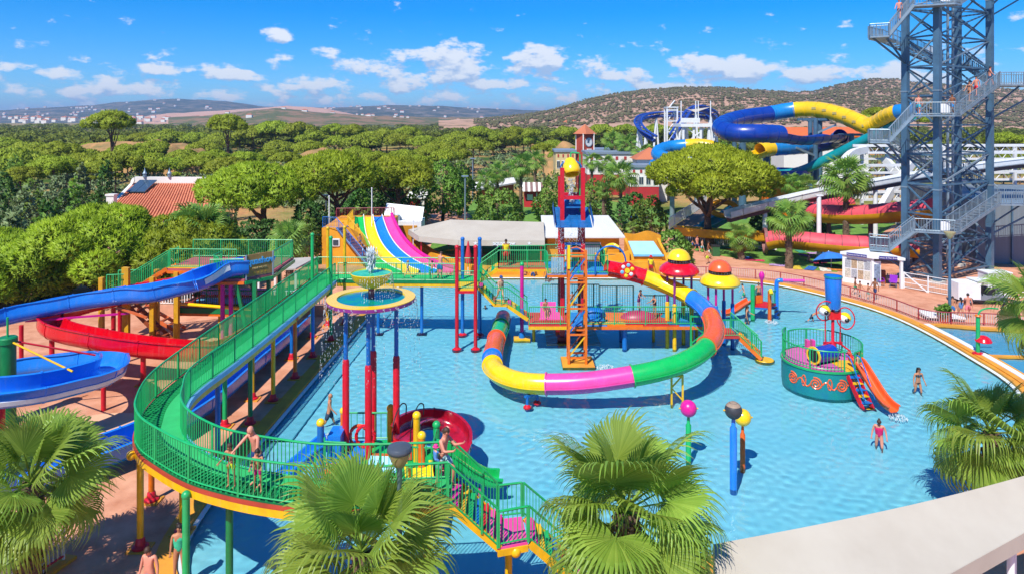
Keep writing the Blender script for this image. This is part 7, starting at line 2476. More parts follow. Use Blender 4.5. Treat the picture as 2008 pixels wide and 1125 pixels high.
HILLS = {}
def hill(name, tab, d0, dr, d1, m, rough, seed, nx=260, ny=44):
    """Ridge whose skyline follows the table (bearing pixel, height pixel) at distance dr."""
    px0, px1 = tab[0][0], tab[-1][0]
    px = np.linspace(px0, px1, nx)
    zr = EYE + (HOR - interp(px, tab)) * dr / FOC
    zr = np.maximum(zr, -5)
    dd = np.concatenate([np.linspace(d0, dr, ny), np.linspace(dr, d1, ny // 3)[1:]])
    PX, D = np.meshgrid(px, dd)
    Z = np.empty_like(D)
    t = np.where(D <= dr, (D - d0) / (dr - d0), 1 - (D - dr) / (d1 - dr))
    prof = np.clip(t, 0, 1) ** 1.15 * .75 + .25 * np.sin(np.clip(t, 0, 1) * pi / 2)
    X = (PX - CXP) / FOC * D
    w = np.sin(np.clip(t, 0, 1) * pi)
    nz = fbm(X / rough / 6 + 9.1, D / rough / 6 + 3.3, seed)
    Z = zr[None, :] * prof + nz * rough * .16 * w + fbm(X / rough * 1.7, D / rough * 1.7, seed + 9, 3) * rough * .02
    Z = np.where(t <= 0.001, -2, Z)
    v = np.stack([X.ravel(), D.ravel(), Z.ravel()], 1)
    idx = np.arange(v.shape[0]).reshape(D.shape)
    f = np.stack([idx[:-1, :-1].ravel(), idx[:-1, 1:].ravel(), idx[1:, 1:].ravel(), idx[1:, :-1].ravel()], 1)
    o = structure(npobj(name, v, f, m, smooth=True))
    HILLS[name] = (px, dd, Z)
    return o

def hill_z(name, x, d):
    px, dd, Z = HILLS[name]
    p = CXP + x / d * FOC
    j = int(np.clip(np.searchsorted(px, p), 1, len(px) - 1))
    i = int(np.clip(np.searchsorted(dd, d), 1, len(dd) - 1))
    return float(Z[i - 1:i + 1, j - 1:j + 1].mean())

def hill_mat(name, soil, green, soil2, scale, cover, quarry=None):
    m = bpy.data.materials.new(name)
    m.use_nodes = True
    nt = m.node_tree
    L = nt.links.new
    b = nt.nodes['Principled BSDF']
    b.inputs['Roughness'].default_value = 1
    b.inputs['Specular IOR Level'].default_value = 0
    g = nt.nodes.new('ShaderNodeNewGeometry')
    n = nt.nodes.new('ShaderNodeTexNoise')
    n.inputs['Scale'].default_value = scale
    n.inputs['Detail'].default_value = 7
    n.inputs['Roughness'].default_value = .7
    L(g.outputs['Position'], n.inputs['Vector'])
    n2 = nt.nodes.new('ShaderNodeTexNoise')
    n2.inputs['Scale'].default_value = scale * .08
    n2.inputs['Detail'].default_value = 5
    L(g.outputs['Position'], n2.inputs['Vector'])
    s = nt.nodes.new('ShaderNodeMix')
    s.data_type = 'RGBA'
    s.inputs['A'].default_value = (*lin(soil), 1)
    s.inputs['B'].default_value = (*lin(soil2), 1)
    L(n2.outputs[0], s.inputs['Factor'])
    ad = nt.nodes.new('ShaderNodeMath')
    ad.operation = 'MULTIPLY_ADD'
    L(n2.outputs[0], ad.inputs[0])
    ad.inputs[1].default_value = .14
    L(n.outputs[0], ad.inputs[2])
    mr = nt.nodes.new('ShaderNodeMapRange')
    mr.inputs[1].default_value = cover - .04
    mr.inputs[2].default_value = cover + .04
    L(ad.outputs[0], mr.inputs[0])
    mx = nt.nodes.new('ShaderNodeMix')
    mx.data_type = 'RGBA'
    mx.inputs['B'].default_value = (*lin(green), 1)
    L(s.outputs['Result'], mx.inputs['A'])
    L(mr.outputs[0], mx.inputs['Factor'])
    L(mx.outputs['Result'], b.inputs['Base Color'])
    return m

RH = [(860, 238), (940, 234), (1000, 229), (1060, 221), (1100, 212), (1150, 197), (1200, 186), (1260, 177), (1300, 174), (1350, 171), (1400, 172), (1450, 174), (1500, 177), (1560, 182), (1600, 180), (1640, 168), (1680, 160), (1720, 155), (1750, 156), (1800, 163), (1860, 166), (1920, 172), (2008, 178), (2300, 196), (2700, 226)]
hill('scrubby_hill', RH, 560, 1250, 1900, hill_mat('scrub_hill', '#bd9880', '#80705a', '#a88874', .035, .625), 60, 3, 340, 60)
MHL = [(330, 240), (400, 233), (450, 224), (500, 217), (540, 213), (590, 217), (640, 223), (700, 227), (800, 229), (900, 231), (1000, 232), (1150, 236)]
hill('brown_foothill', MHL, 900, 1900, 2600, hill_mat('foothill', '#94785c', '#5c6244', '#80685a', .02, .56), 80, 13)
QH = [(250, 236), (330, 223), (420, 218), (500, 213), (560, 208), (600, 210), (640, 214), (700, 226), (760, 236)]
hill('quarry_ridge', QH, 2300, 3000, 3600, hill_mat('quarry', '#cfa78f', '#8d7a58', '#b98d78', .006, .68), 90, 23, 160, 30)
FR = [(-500, 232), (-200, 224), (0, 217), (100, 211), (180, 207), (230, 201), (290, 197), (330, 195), (380, 195), (430, 198), (480, 204), (520, 209), (600, 212), (660, 211), (760, 207), (860, 208), (920, 212), (1000, 215), (1060, 218), (1150, 222), (1300, 230)]
hill('far_ridge', FR, 2800, 4600, 5600, hill_mat('far_ridge', '#746e60', '#444f44', '#7c7062', .010, .55), 140, 33)

# bare sandy banks among the pines
SAND = mat('orange_sand', '#b98a5c', .95, .2, .3, hex2='#7d7048', bump=.5, bscale=.5, spec=.1)
def bank(name, cx_, cy_, rx_, ry_, h_, seed):
    xs, ys = np.meshgrid(np.linspace(-1, 1, 34), np.linspace(-1, 1, 26))
    rr_ = np.clip(1 - xs ** 2 - ys ** 2, 0, 1)
    z = h_ * rr_ ** .7 * (1 + .25 * fbm(xs * 2 + 5, ys * 2 + 5, seed, 4)) - .1
    v = np.stack([(cx_ + xs * rx_).ravel(), (cy_ + ys * ry_).ravel(), z.ravel()], 1)
    ii = np.arange(xs.size).reshape(xs.shape)
    f = np.stack([ii[:-1, :-1].ravel(), ii[:-1, 1:].ravel(), ii[1:, 1:].ravel(), ii[1:, :-1].ravel()], 1)
    return structure(npobj(name, v, f, SAND, smooth=True))
bank('sandy_bank', -104, 195, 26, 22, 8.0, 3)
bank('sandy_bank', -40, 158, 15, 14, 7.2, 5)
bank('sandy_bank', -86, 178, 10, 10, 6.8, 7)
bank('sandy_bank', 14, 185, 12, 12, 6.5, 9)

# scrub bushes on the near hill: real dots of shade
r_ = np.random.default_rng(99)
n = 13000
pxs = r_.uniform(930, 2080, n)
ds = r_.uniform(640, 1248, n)
px, dd, Z = HILLS['scrubby_hill']
j = np.clip(np.searchsorted(px, pxs), 1, len(px) - 1)
i = np.clip(np.searchsorted(dd, ds), 1, len(dd) - 1)
zz = Z[i, j]
xx = (pxs - CXP) / FOC * ds
keep = zz > 6
xx, ds, zz = xx[keep], ds[keep], zz[keep]
n = len(xx)
ico = np.array([[0, 0, 1], [.9, 0, .35], [.28, .85, .35], [-.73, .53, .35], [-.73, -.53, .35], [.28, -.85, .35], [0, 0, -.2]])
icf = np.array([[0, 1, 2], [0, 2, 3], [0, 3, 4], [0, 4, 5], [0, 5, 1], [6, 2, 1], [6, 3, 2], [6, 4, 3], [6, 5, 4], [6, 1, 5]])
R_ = r_.uniform(1.0, 3.4, n)
V_ = ico[None] * R_[:, None, None] * r_.uniform(.8, 1.2, (n, 7, 3))
V_[:, :, 0] += xx[:, None]
V_[:, :, 1] += ds[:, None]
V_[:, :, 2] = V_[:, :, 2] * .8 + zz[:, None]
F_ = icf[None] + (np.arange(n) * 7)[:, None, None]
hs_ = npobj('hill_scrub', V_.reshape(-1, 3), F_.reshape(-1, 3), mat('hill_scrub_green', '#5a5a3c', .95, .3, .05, hex2='#70684a', spec=.1), kind='stuff')
hs_['label'] = 'dark scrub bushes dotted over the dry hill on the right'
hs_['category'] = 'scrub'

# ================================================================== distant houses
HW = mat('far_house_white', '#e8e4dc', .7, .06, .1)
HT = mat('far_house_tile', '#c0704c', .8, .1, .1)
def far_house(x, d, z, w, h, dep, label, group):
    t = thing('far_house', label, 'house', (x, d, z), group)
    MB().box((x, d, z + h / 2 - 1), (w, dep, h + 2)).build('wall', HW, t)
    MB().add([V(x - w / 2 - .4, d - dep / 2 - .4, z + h), V(x + w / 2 + .4, d - dep / 2 - .4, z + h), V(x + w / 2 + .4, d + dep / 2 + .4, z + h), V(x - w / 2 - .4, d + dep / 2 + .4, z + h), V(x - w * .3, d, z + h + w * .16), V(x + w * .3, d, z + h + w * .16)],
             [(0, 1, 5, 4), (1, 2, 5), (2, 3, 4, 5), (3, 0, 4)]).build('roof', HT, t)
    return t
r_ = random.Random(12)
for k in range(90):
    pxx = r_.choice([r_.uniform(0, 330), r_.uniform(560, 1040), r_.uniform(0, 1040)])
    d = r_.uniform(3200, 4500)
    x = (pxx - CXP) / FOC * d
    far_house(x, d, hill_z('far_ridge', x, d), r_.uniform(9, 20), r_.uniform(5, 8), 10, 'tiny white house among the villas on the far ridge', 'villas on the far ridge')
fh = []
for k in range(16):
    pxx = r_.uniform(430, 980)
    d = r_.uniform(1150, 1850)
    x = (pxx - CXP) / FOC * d
    fh.append(far_house(x, d, hill_z('brown_foothill', x, d), r_.uniform(6, 11), r_.uniform(3.5, 5), 6, 'small white house on the brown foothill', 'houses on the brown foothill'))
by_place(fh, 'small white house on the brown foothill, %s from the left')
for k in range(80):
    pxx = r_.uniform(-10, 300) if k < 60 else r_.uniform(300, 470)
    d = r_.uniform(1500, 2400)
    x = (pxx - CXP) / FOC * d
    far_house(x, d, r_.uniform(4, 14) + (d - 1500) / 90, r_.uniform(7, 15), r_.uniform(4, 6.5), 9, 'white house of the village strip above the left wood', 'village strip above the left wood')
for k, (x, y, d, w) in enumerate([(1122, 243, 700, 22), (1150, 241, 720, 26), (1168, 243, 690, 16)]):
    p = PD(x, y, d)
    far_house(p.x, d, p.z - 7, w, 7, 9, ['white farmhouse at the foot of the dry hill, left one', 'tiled farmhouse at the foot of the dry hill, middle one', 'low farmhouse at the foot of the dry hill, right one'][k], 'farmhouses below the hill')

# ================================================================== tiled house on the left
th = thing('tiled_house', 'house with orange tiled roof and white parapet left of the pines', 'house', (-46, 92, 0))
TILE = mat('roof_tile', '#dd8a62', .8, .16, 2.2, hex2='#bf6a48', bump=.2)
hl, hr = PD(262, 361, 99), PD(414, 362, 99)
el_, er = PD(196, 430, 86), PD(360, 432, 84)
rx0, rx1 = hl.x, hr.x
MB().add([V(el_.x, 86, 0), V(er.x + 3, 84.5, 0), V(hr.x, 100, 0), V(hl.x, 100, 0), V(el_.x, 86, el_.z - .1), V(er.x + 3, 84.5, er.z - .1), V(hr.x, 100, 4.6), V(hl.x, 100, 4.6)], [(0, 1, 5, 4), (1, 2, 6, 5), (2, 3, 7, 6), (3, 0, 4, 7), (4, 5, 6, 7)]).build('wall', mat('house_white', '#e4dfd6', .8, .06, .6, bump=.1), th)
base = MB()
a0, a1, b1, b0 = el_, V(er.x + 3.3, 84.2, er.z), V(hr.x + .2, 99.2, hr.z), V(hl.x, 99.2, hl.z)
base.slab([a0, a1, b1, b0], .15).build('roof', TILE, th)
nr = 34
roof_obj = [c for c in th.children if c.name.startswith('roof')][0]
for i in range(nr):
    t = (i + .5) / nr
    MB().tube([a0.lerp(a1, t) + V(0, 0, .02), b0.lerp(b1, t) + V(0, 0, .02)], .15, 6).build('tile_row', TILE, roof_obj, smooth=True)
MB().slab([b0 + V(0, .05, 1.0), b1 + V(0, .05, 1.0), b1 + V(0, .5, 1.0), b0 + V(0, .5, 1.0)], 1.3).build('parapet', HW, th)
MB().bar(a0 + V(-.2, 0, .05), b0 + V(-.2, 0, .05), .45, .3).build('verge', HW, th)
ch_ = PD(219, 404, 88)
c_ = MB().box((ch_.x, 88, ch_.z + 0.2), (.95, .8, 2.6)).build('chimney', HW, th)
MB().box((ch_.x, 88, ch_.z + 1.4), (1.15, 1.0, .22)).build('chimney_cap', HW, c_)
for k, (x, d) in enumerate(((324, 98), (275, 98))):
    p = PD(x, 350, d)
    f_ = MB().lathe([(.24, 0), (.24, .5), (.34, .54), (.2, .7), (.08, 1.05), (.02, 1.4)], (p.x, d + 1.2, 5.7), 14).build('ornate_chimney', STEEL, th, smooth=True)
s0, s1 = b0.lerp(b1, .08).lerp(a0.lerp(a1, .08), .04), b0.lerp(b1, .30).lerp(a0.lerp(a1, .30), .04)
s3, s2 = b0.lerp(b1, .03).lerp(a0.lerp(a1, .03), .34), b0.lerp(b1, .24).lerp(a0.lerp(a1, .24), .34)
SOL = mat('solar_glass', '#4d6478', .15, .1, 2, metal=.3)
for i in range(2):
    q = [s0.lerp(s1, i * .5 + .01), s0.lerp(s1, i * .5 + .49), s3.lerp(s2, i * .5 + .49), s3.lerp(s2, i * .5 + .01)]
    MB().slab([p + V(0, 0, .75 - .3 * (n_ > 1)) for n_, p in enumerate(q)], .12).build('solar_panel', SOL, th)
dsh = MB().lathe([(0, 0), (.3, .05), (.5, .2), (.52, .2), (.3, 0), (0, -.05)], V(b0.x + .3, 98.5, b0.z + .4), 18, axis=(-.6, -.7, .3)).build('satellite_dish', HW, th, smooth=True)

# ================================================================== clock tower village
ct2 = thing('clock_tower', 'red brick clock tower with orange pyramid roof', 'clock tower', (14.6, 140, 0))
BRICK = mat('brick_red', '#b84a36', .8, .14, 1.2, hex2='#9a3a2c')
x0, x1 = PD(1135, 250, 140).x, PD(1160, 250, 140).x
xm = (x0 + x1) / 2
w = x1 - x0
MB().box((xm, 140.5, 5.6), (w, w, 11.2), .5).build('shaft', BRICK, ct2)
for s1_ in (-1, 1):
    for s2_ in (-1, 1):
        q = Matrix.Rotation(.5, 3, 'Z') @ V(s1_ * w / 2, s2_ * w / 2, 0)
        MB().bar((xm + q.x, 140.5 + q.y, 0), (xm + q.x, 140.5 + q.y, 11.2), .22).build('corner_trim', HW, ct2)
MB().lathe([(w * .95, 11.1), (w * .85, 11.25), (w * .5, 12.0), (.12, 13.0), (0, 13.05)], (xm, 140.5, 0), 4).build('roof', HT, ct2)
for a_ in (.5 - pi / 2, .5):
    q = V(cos(a_), sin(a_), 0)
    fce = MB().lathe([(0, .1), (.95, .1), (.95, 0)], V(xm, 140.5, 9.4) + q * (w / 2), 22, axis=q).build('clock_face', WHITE, ct2)
    MB().lathe([(.78, .13), (.95, .13), (.95, .02), (.78, .13)], V(xm, 140.5, 9.4) + q * (w / 2), 22, axis=q).build('clock_rim', STEEL, fce)
    tt = q.cross(u3)
    c_ = V(xm, 140.5, 9.4) + q * (w / 2 + .14)
    MB().bar(c_, c_ + u3 * .62, .09).build('hand', DARK, fce)
    MB().bar(c_, c_ + tt * .45 + u3 * .1, .09).build('hand', DARK, fce)
    MB().box(V(xm, 140.5, 7.5) + q * (w / 2 + .02), (.9, .9, 1.2), a_).build('belfry_window', HW, ct2)
def hall(name, label, pxa, pxb, d, ztop, wallm, upm, nwin, dep=8, roof=True):
    a_, b_ = PD(pxa, 300, d).x, PD(pxb, 300, d).x
    t = thing(name, label, 'building', ((a_ + b_) / 2, d, 0))
    MB().box(((a_ + b_) / 2, d + dep / 2, ztop * .25), (b_ - a_, dep, ztop * .5)).build('lower_wall', wallm, t)
    MB().box(((a_ + b_) / 2, d + dep / 2, ztop * .75), (b_ - a_ + .1, dep + .1, ztop * .5)).build('upper_wall', upm, t)
    GR = mat('hall_roof_grey', '#7f8fa0', .6, .1, .5)
    if roof:
        MB().box(((a_ + b_) / 2, d + dep / 2, ztop + .2), (b_ - a_ + .6, dep + .6, .4)).build('roof', GR, t)
    for i in range(nwin):
        x = a_ + (i + .5) * (b_ - a_) / nwin
        w_ = (b_ - a_) / nwin * .62
        f_ = MB().box((x, d - .06, ztop * .66), (w_, .12, ztop * .22)).build('window', WHITE, t)
        for s in (-.25, .25):
            MB().box((x + s * w_, d - .14, ztop * .66), (w_ * .42, .06, ztop * .18)).build('pane', mat('dark_glass', '#3c4a56'), f_)
        MB().box((x, d - .08, ztop * .9), (w_ * .5, .1, ztop * .08)).build('trim', mat('trim_red', '#b23a3a', .6), t)
    return t
CREAM = mat('cream_render', '#d6c08a', .8, .08, .6)
REDW = mat('red_render', '#bb2f34', .7, .1, .6)
hall('cream_hall', 'cream hall with castle edge left of the clock tower', 1090, 1128, 140, 7.4, CREAM, CREAM, 4)
hall('red_white_hall', 'long white over red hall right of the clock tower', 1152, 1300, 128, 7.6, REDW, HW, 9)
hall('red_shop', 'red shop with white gallery beside the blue tube loop', 1236, 1292, 112, 6.2, REDW, HW, 4, 6)
tr_ = thing('terracotta_roof_house', 'house with orange roof behind the blue tube loop', 'house', (22, 120, 0))
p = PD(1278, 298, 118)
MB().box((p.x, 120, 3.6), (5, 5, 7.2)).build('wall', HW, tr_)
MB().add([V(p.x - 3, 117, 7.2), V(p.x + 3, 117, 7.2), V(p.x + 3, 123, 7.2), V(p.x - 3, 123, 7.2), V(p.x, 120, 9.2)], [(0, 1, 4), (1, 2, 4), (2, 3, 4), (3, 0, 4)]).build('roof', HT, tr_)
hall('white_block', 'plain white flat block behind the clock tower', 1160, 1200, 150, 7.2, HW, HW, 3, 8)
oh = thing('orange_roof_stand', 'orange roofed stand under the raft slide', 'building', (48, 125, 0))
p = PD(1620, 252, 122)
MB().box((p.x, 125, 5.5), (15, 6, 11)).build('wall', HW, oh)
MB().slab([V(p.x - 8.5, 121.5, 11.2), V(p.x + 8.5, 121.5, 11.2), V(p.x + 7, 128, 12.6), V(p.x - 7, 128, 12.6)], .3).build('roof', ORANGE, oh)
# red barn
rb = thing('red_barn', 'small red barn with striped white awning among the trees', 'barn', (3.2, 110, 0))
p0_, p1_ = PD(1028, 380, 110).x, PD(1062, 380, 110).x
MB().box(((p0_ + p1_) / 2, 112, 1.5), (p1_ - p0_, 4, 3.0)).build('wall', mat('barn_red', '#c22a30', .6, .1, 1), rb)
for i in range(8):
    xa, xb = p0_ - .3 + i * (p1_ - p0_ + .6) / 8, p0_ - .3 + (i + .96) * (p1_ - p0_ + .6) / 8
    MB().slab([V(xa, 108.9, 2.7), V(xb, 108.9, 2.7), V(xb, 111, 3.9), V(xa, 111, 3.9)], .1).build('awning_stripe', [HW, mat('awning_grey', '#8a6a66', .7)][i % 2], rb)
MB().box((p0_ + .9, 109.95, 1.6), (.9, .1, .9)).build('window', HW, rb)
MB().box((p0_ + 2.0, 109.95, 1.2), (.2, .1, 2.3)).build('post', HW, rb)
sh_ = thing('white_shed', 'long shed with plain white roof left of the red barn', 'shed', (-3, 115, 0))
q0, q1, q2, q3 = PD(932, 372, 108), PD(1012, 358, 116), PD(1008, 348, 122), PD(930, 358, 116)
MB().slab([q0, q1, q2, q3], .25).build('roof', HW, sh_)
MB().add([V(q0.x + .4, q0.y + .4, 0), V(q1.x - .4, q1.y + .4, 0), V(q1.x - .4, q1.y + .4, q1.z - .3), V(q0.x + .4, q0.y + .4, q0.z - .3)], [(0, 1, 2, 3)]).build('wall', BROWN, sh_)
rhut = thing('red_hut', 'red and white hut under the umbrella pine', 'hut', (-13, 98, 0))
p0_, p1_ = PD(801, 400, 96).x, PD(832, 400, 96).x
MB().box(((p0_ + p1_) / 2, 97.5, 1.5), (p1_ - p0_, 3.0, 3.0)).build('wall', mat('barn_red', '#c22a30'), rhut)
MB().box((p1_ - .25, 95.95, 1.5), (.5, .1, 3.0)).build('corner', HW, rhut)
MB().slab([V(p0_ - .3, 95.7, 3.1), V(p1_ + .3, 95.7, 3.1), V(p1_ + .3, 99.3, 3.6), V(p0_ - .3, 99.3, 3.6)], .15).build('roof', HW, rhut)
for k, (x, yt, d, yb) in enumerate(((912, 347, 90, 430), (927, 312, 118, 360), (640, 385, 84, 460))):
    p = PD(x, yt, d)
    t = thing('park_lamp', ['slim park lamp in front of the willow like tree', 'pale mast beside the bare brown tree', 'slim mast behind the stair building shrubs'][k], 'lamp', (p.x, d, 0))
    MB().lathe([(.12, 0), (.09, p.z)], (p.x, d, 0), 8).build('pole', STEEL, t, smooth=True)
    MB().box((p.x, d, p.z + .08), (.9, .5, .16)).build('head', STEEL, t)

# ================================================================== lawns, towels, parasols
def sheet(name, px, z, m):
    return structure(fill_poly([tuple(P(x, y, 0)[:2]) for x, y in px], [], z).build(name, m))
sheet('lawn', [(1316, 472), (1340, 487), (1400, 499), (1470, 512), (1560, 527), (1640, 534), (1668, 520), (1690, 496), (1640, 488), (1500, 478), (1400, 470)], .006, GRASS)
sheet('back_lawn', [(838, 499), (1066, 497), (1070, 440), (1200, 432), (1300, 446), (1330, 420), (1200, 395), (930, 392), (900, 430), (850, 470)], .006, GRASS)
sheet('side_lawn', [(1400, 445), (1520, 470), (1700, 480), (1780, 420), (1600, 395), (1440, 400)], .004, GRASS)
sheet('path', [(838, 412), (905, 408), (925, 425), (880, 445), (838, 470), (826, 440)], .010, DECK)
TW = ['#2b6fc2', '#d8345a', '#e8e2d2', '#e0862a', '#3a9a7a', '#c7a0cf', '#e6c63a', '#7a3f9a']
TWN = ['blue', 'crimson', 'cream', 'orange', 'green', 'lilac', 'yellow', 'purple']
tw_px = [(1462, 507, 'in front of the small lawn palm'), (1480, 511, 'nearest the path beside the small palm'), (1505, 489, 'in the shade behind the small palm'), (1440, 490, 'in the shade by the round pine trunk'), (1420, 486, 'right at the round pine trunk'), (1528, 521, 'left of the stout palm trunk'), (1562, 525, 'right of the stout palm trunk'), (1580, 502, 'behind the stout palm'),
         (1590, 527, 'nearest the path right of the stout palm'), (1606, 516, 'left of the blue parasol'), (1618, 529, 'in front of the blue parasol'), (1640, 530, 'nearest the kiosk'), (1570, 494, 'by the white lawn fence'), (1600, 497, 'under the white column'), (890, 491, 'under the beige canopy, left'), (930, 489, 'under the beige canopy, middle'), (985, 487, 'under the beige canopy, right'),
         (1100, 425, 'behind the bar roof, left'), (1240, 440, 'behind the bar roof, right'), (905, 432, 'beside the path lamp')]
r_ = random.Random(4)
for k, (x, y, where) in enumerate(tw_px):
    p = P(x, y)
    a_ = r_.uniform(0, pi)
    L_, W_ = r_.uniform(1.5, 1.9), r_.uniform(.75, 1.0)
    m = mat('towel_' + TWN[k % 8], TW[k % 8], .9, .25, 5, bump=.4, bscale=8)
    vs, fs = [], []
    for i in range(7):
        for j in range(5):
            q = Matrix.Rotation(a_, 3, 'Z') @ V((i / 6 - .5) * L_, (j / 4 - .5) * W_, 0)
            vs.append(V(p.x + q.x, p.y + q.y, .02 + r_.uniform(0, .05)))
    for i in range(6):
        for j in range(4):
            fs.append((i * 5 + j, i * 5 + j + 1, (i + 1) * 5 + j + 1, (i + 1) * 5 + j))
    tag(MB().add(vs, fs).build('towel', m, None, smooth=True), '%s towel spread on the grass %s' % (TWN[k % 8], where), 'towel', 'towels on the lawn')
def parasol(label, x, y, h_, r_, cols, tilt=(0, 0)):
    t = thing('parasol', label, 'parasol', (x, y, 0))
    MB().lathe([(.03, 0), (.03, h_)], (x, y, 0), 8).build('pole', WHITE, t, smooth=True)
    n = 8
    top = V(x + tilt[0], y + tilt[1], h_ + .05)
    for i in range(n):
        a0_, a1_ = 2 * pi * i / n, 2 * pi * (i + 1) / n
        p0_ = V(x + r_ * cos(a0_), y + r_ * sin(a0_), h_ - r_ * .42 - tilt[0] * cos(a0_) - tilt[1] * sin(a0_))
        p1_ = V(x + r_ * cos(a1_), y + r_ * sin(a1_), h_ - r_ * .42 - tilt[0] * cos(a1_) - tilt[1] * sin(a1_))
        am = (a0_ + a1_) / 2
        m0, m1 = top.lerp(p0_, .5) + V(0, 0, .09 * r_), top.lerp(p1_, .5) + V(0, 0, .09 * r_)
        pm = (p0_ + p1_) / 2 + V(-cos(am), -sin(am), 0) * .06
        MB().add([top, m0, m1, p0_, pm, p1_], [(0, 1, 2), (1, 3, 4, 2), (2, 4, 5)]).build('canopy_panel', cols[i % len(cols)], t)
    MB().sphere(top, .05).build('finial', WHITE, t, smooth=True)
    return t
PB = mat('parasol_blue', '#2f7ad0', .7, .06, 2)
p = P(1630, 524)
parasol('bright blue parasol tilted on the lawn beside the kiosk', p.x, p.y, 1.35, 1.75, [PB], (0, .55))
p = P(1255, 452)
parasol('blue and green striped parasol behind the ochre terrace', p.x, p.y, 2.2, 1.3, [PB, mat('parasol_green', '#3fae7a', .7), PB, WHITE])
p = P(722, 508)
parasol('red and white parasol at the foot of the orange stair', p.x, p.y, 1.75, 1.45, [mat('parasol_red', '#d42a3a', .7), WHITE])
p = P(945, 500)
parasol('magenta parasol below the beige canopy', p.x, p.y, 2.0, 1.2, [mat('parasol_magenta', '#c41f78', .7)])
p = P(1632, 430)
parasol('faded red parasol behind the covered flume', p.x, p.y + 6, 2.9, 1.9, [PINKC])
p = P(1655, 428)
parasol('pale green parasol behind the covered flume', p.x, p.y + 6, 2.9, 1.6, [mat('parasol_pale_green', '#bcd88a', .7)])
fl = thing('folded_parasol', 'folded red parasol standing on the footbridge side of the pool', 'parasol', (P(916, 545).x, 62.3, 0))
px_ = P(916, 545).x
MB().lathe([(.04, .65), (.04, 1.0), (.26, 1.05), (.3, 1.5), (.12, 2.6), (.04, 3.0)], (px_, 62.4, 0), 12).build('fabric', mat('parasol_red', '#d42a3a'), fl, smooth=True)
MB().lathe([(.04, 0), (.04, .7)], (px_, 62.4, 0), 8).build('pole', WHITE, fl, smooth=True)
bn = thing('litter_bin', 'green litter bin beside the round pine trunk', 'bin', (P(1403, 502).x, P(1403, 502).y, 0))
p = P(1403, 502)
MB().prism([(p.x - .35, p.y - .35), (p.x + .35, p.y - .35), (p.x + .35, p.y + .35), (p.x - .35, p.y + .35)], 0, 1.0).build('body', mat('bin_green', '#2f6a3a', .5), bn)
MB().box((p.x, p.y, 1.05), (.8, .8, .1)).build('lid', DARK, bn)
bb_ = thing('blue_board', 'upright blue board by the white lawn fence', 'board', (P(1618, 500).x, P(1618, 500).y, 0))
p = P(1618, 500)
MB().box((p.x, p.y, .85), (1.1, .08, 1.6)).build('panel', PB, bb_)
MB().box((p.x, p.y + .12, .3), (.6, .2, .6)).build('foot', DARK, bb_)

# ================================================================== haze
hz = bpy.data.materials.new('thin_air')
hz.use_nodes = True
hz.node_tree.nodes.clear()
ho = hz.node_tree.nodes.new('ShaderNodeOutputMaterial')
hv = hz.node_tree.nodes.new('ShaderNodeVolumePrincipled')
hv.inputs['Color'].default_value = (.50, .70, 1.0, 1)
hv.inputs['Density'].default_value = 1.5e-4
hv.inputs['Anisotropy'].default_value = 0.2
hz.node_tree.links.new(hv.outputs[0], ho.inputs['Volume'])
haze = MB().box((0, 6900, 97), (14800, 14600, 200)).build('haze', hz, kind='stuff')
# ================================================================== people
SKIN = [mat('skin_light', '#d9a184', .55, .06, 6), mat('skin_tan', '#c08462', .55, .07, 6), mat('skin_brown', '#97603f', .55, .07, 6), mat('skin_rosy', '#d98f76', .55, .06, 6)]
HAIR = [mat('hair_dark', '#241a16', .6, .2, 9), mat('hair_brown', '#4a3324', .6, .2, 9), mat('hair_blond', '#a5804a', .6, .2, 9)]
CLOTH = {}
def cloth(h):
    if h not in CLOTH:
        CLOTH[h] = mat('cloth_' + h.strip('#'), h, .8, .1, 7, bump=.25, bscale=30)
    return CLOTH[h]

def rotv(v, a, axis):
    return Matrix.Rotation(radians(a), 3, axis) @ v

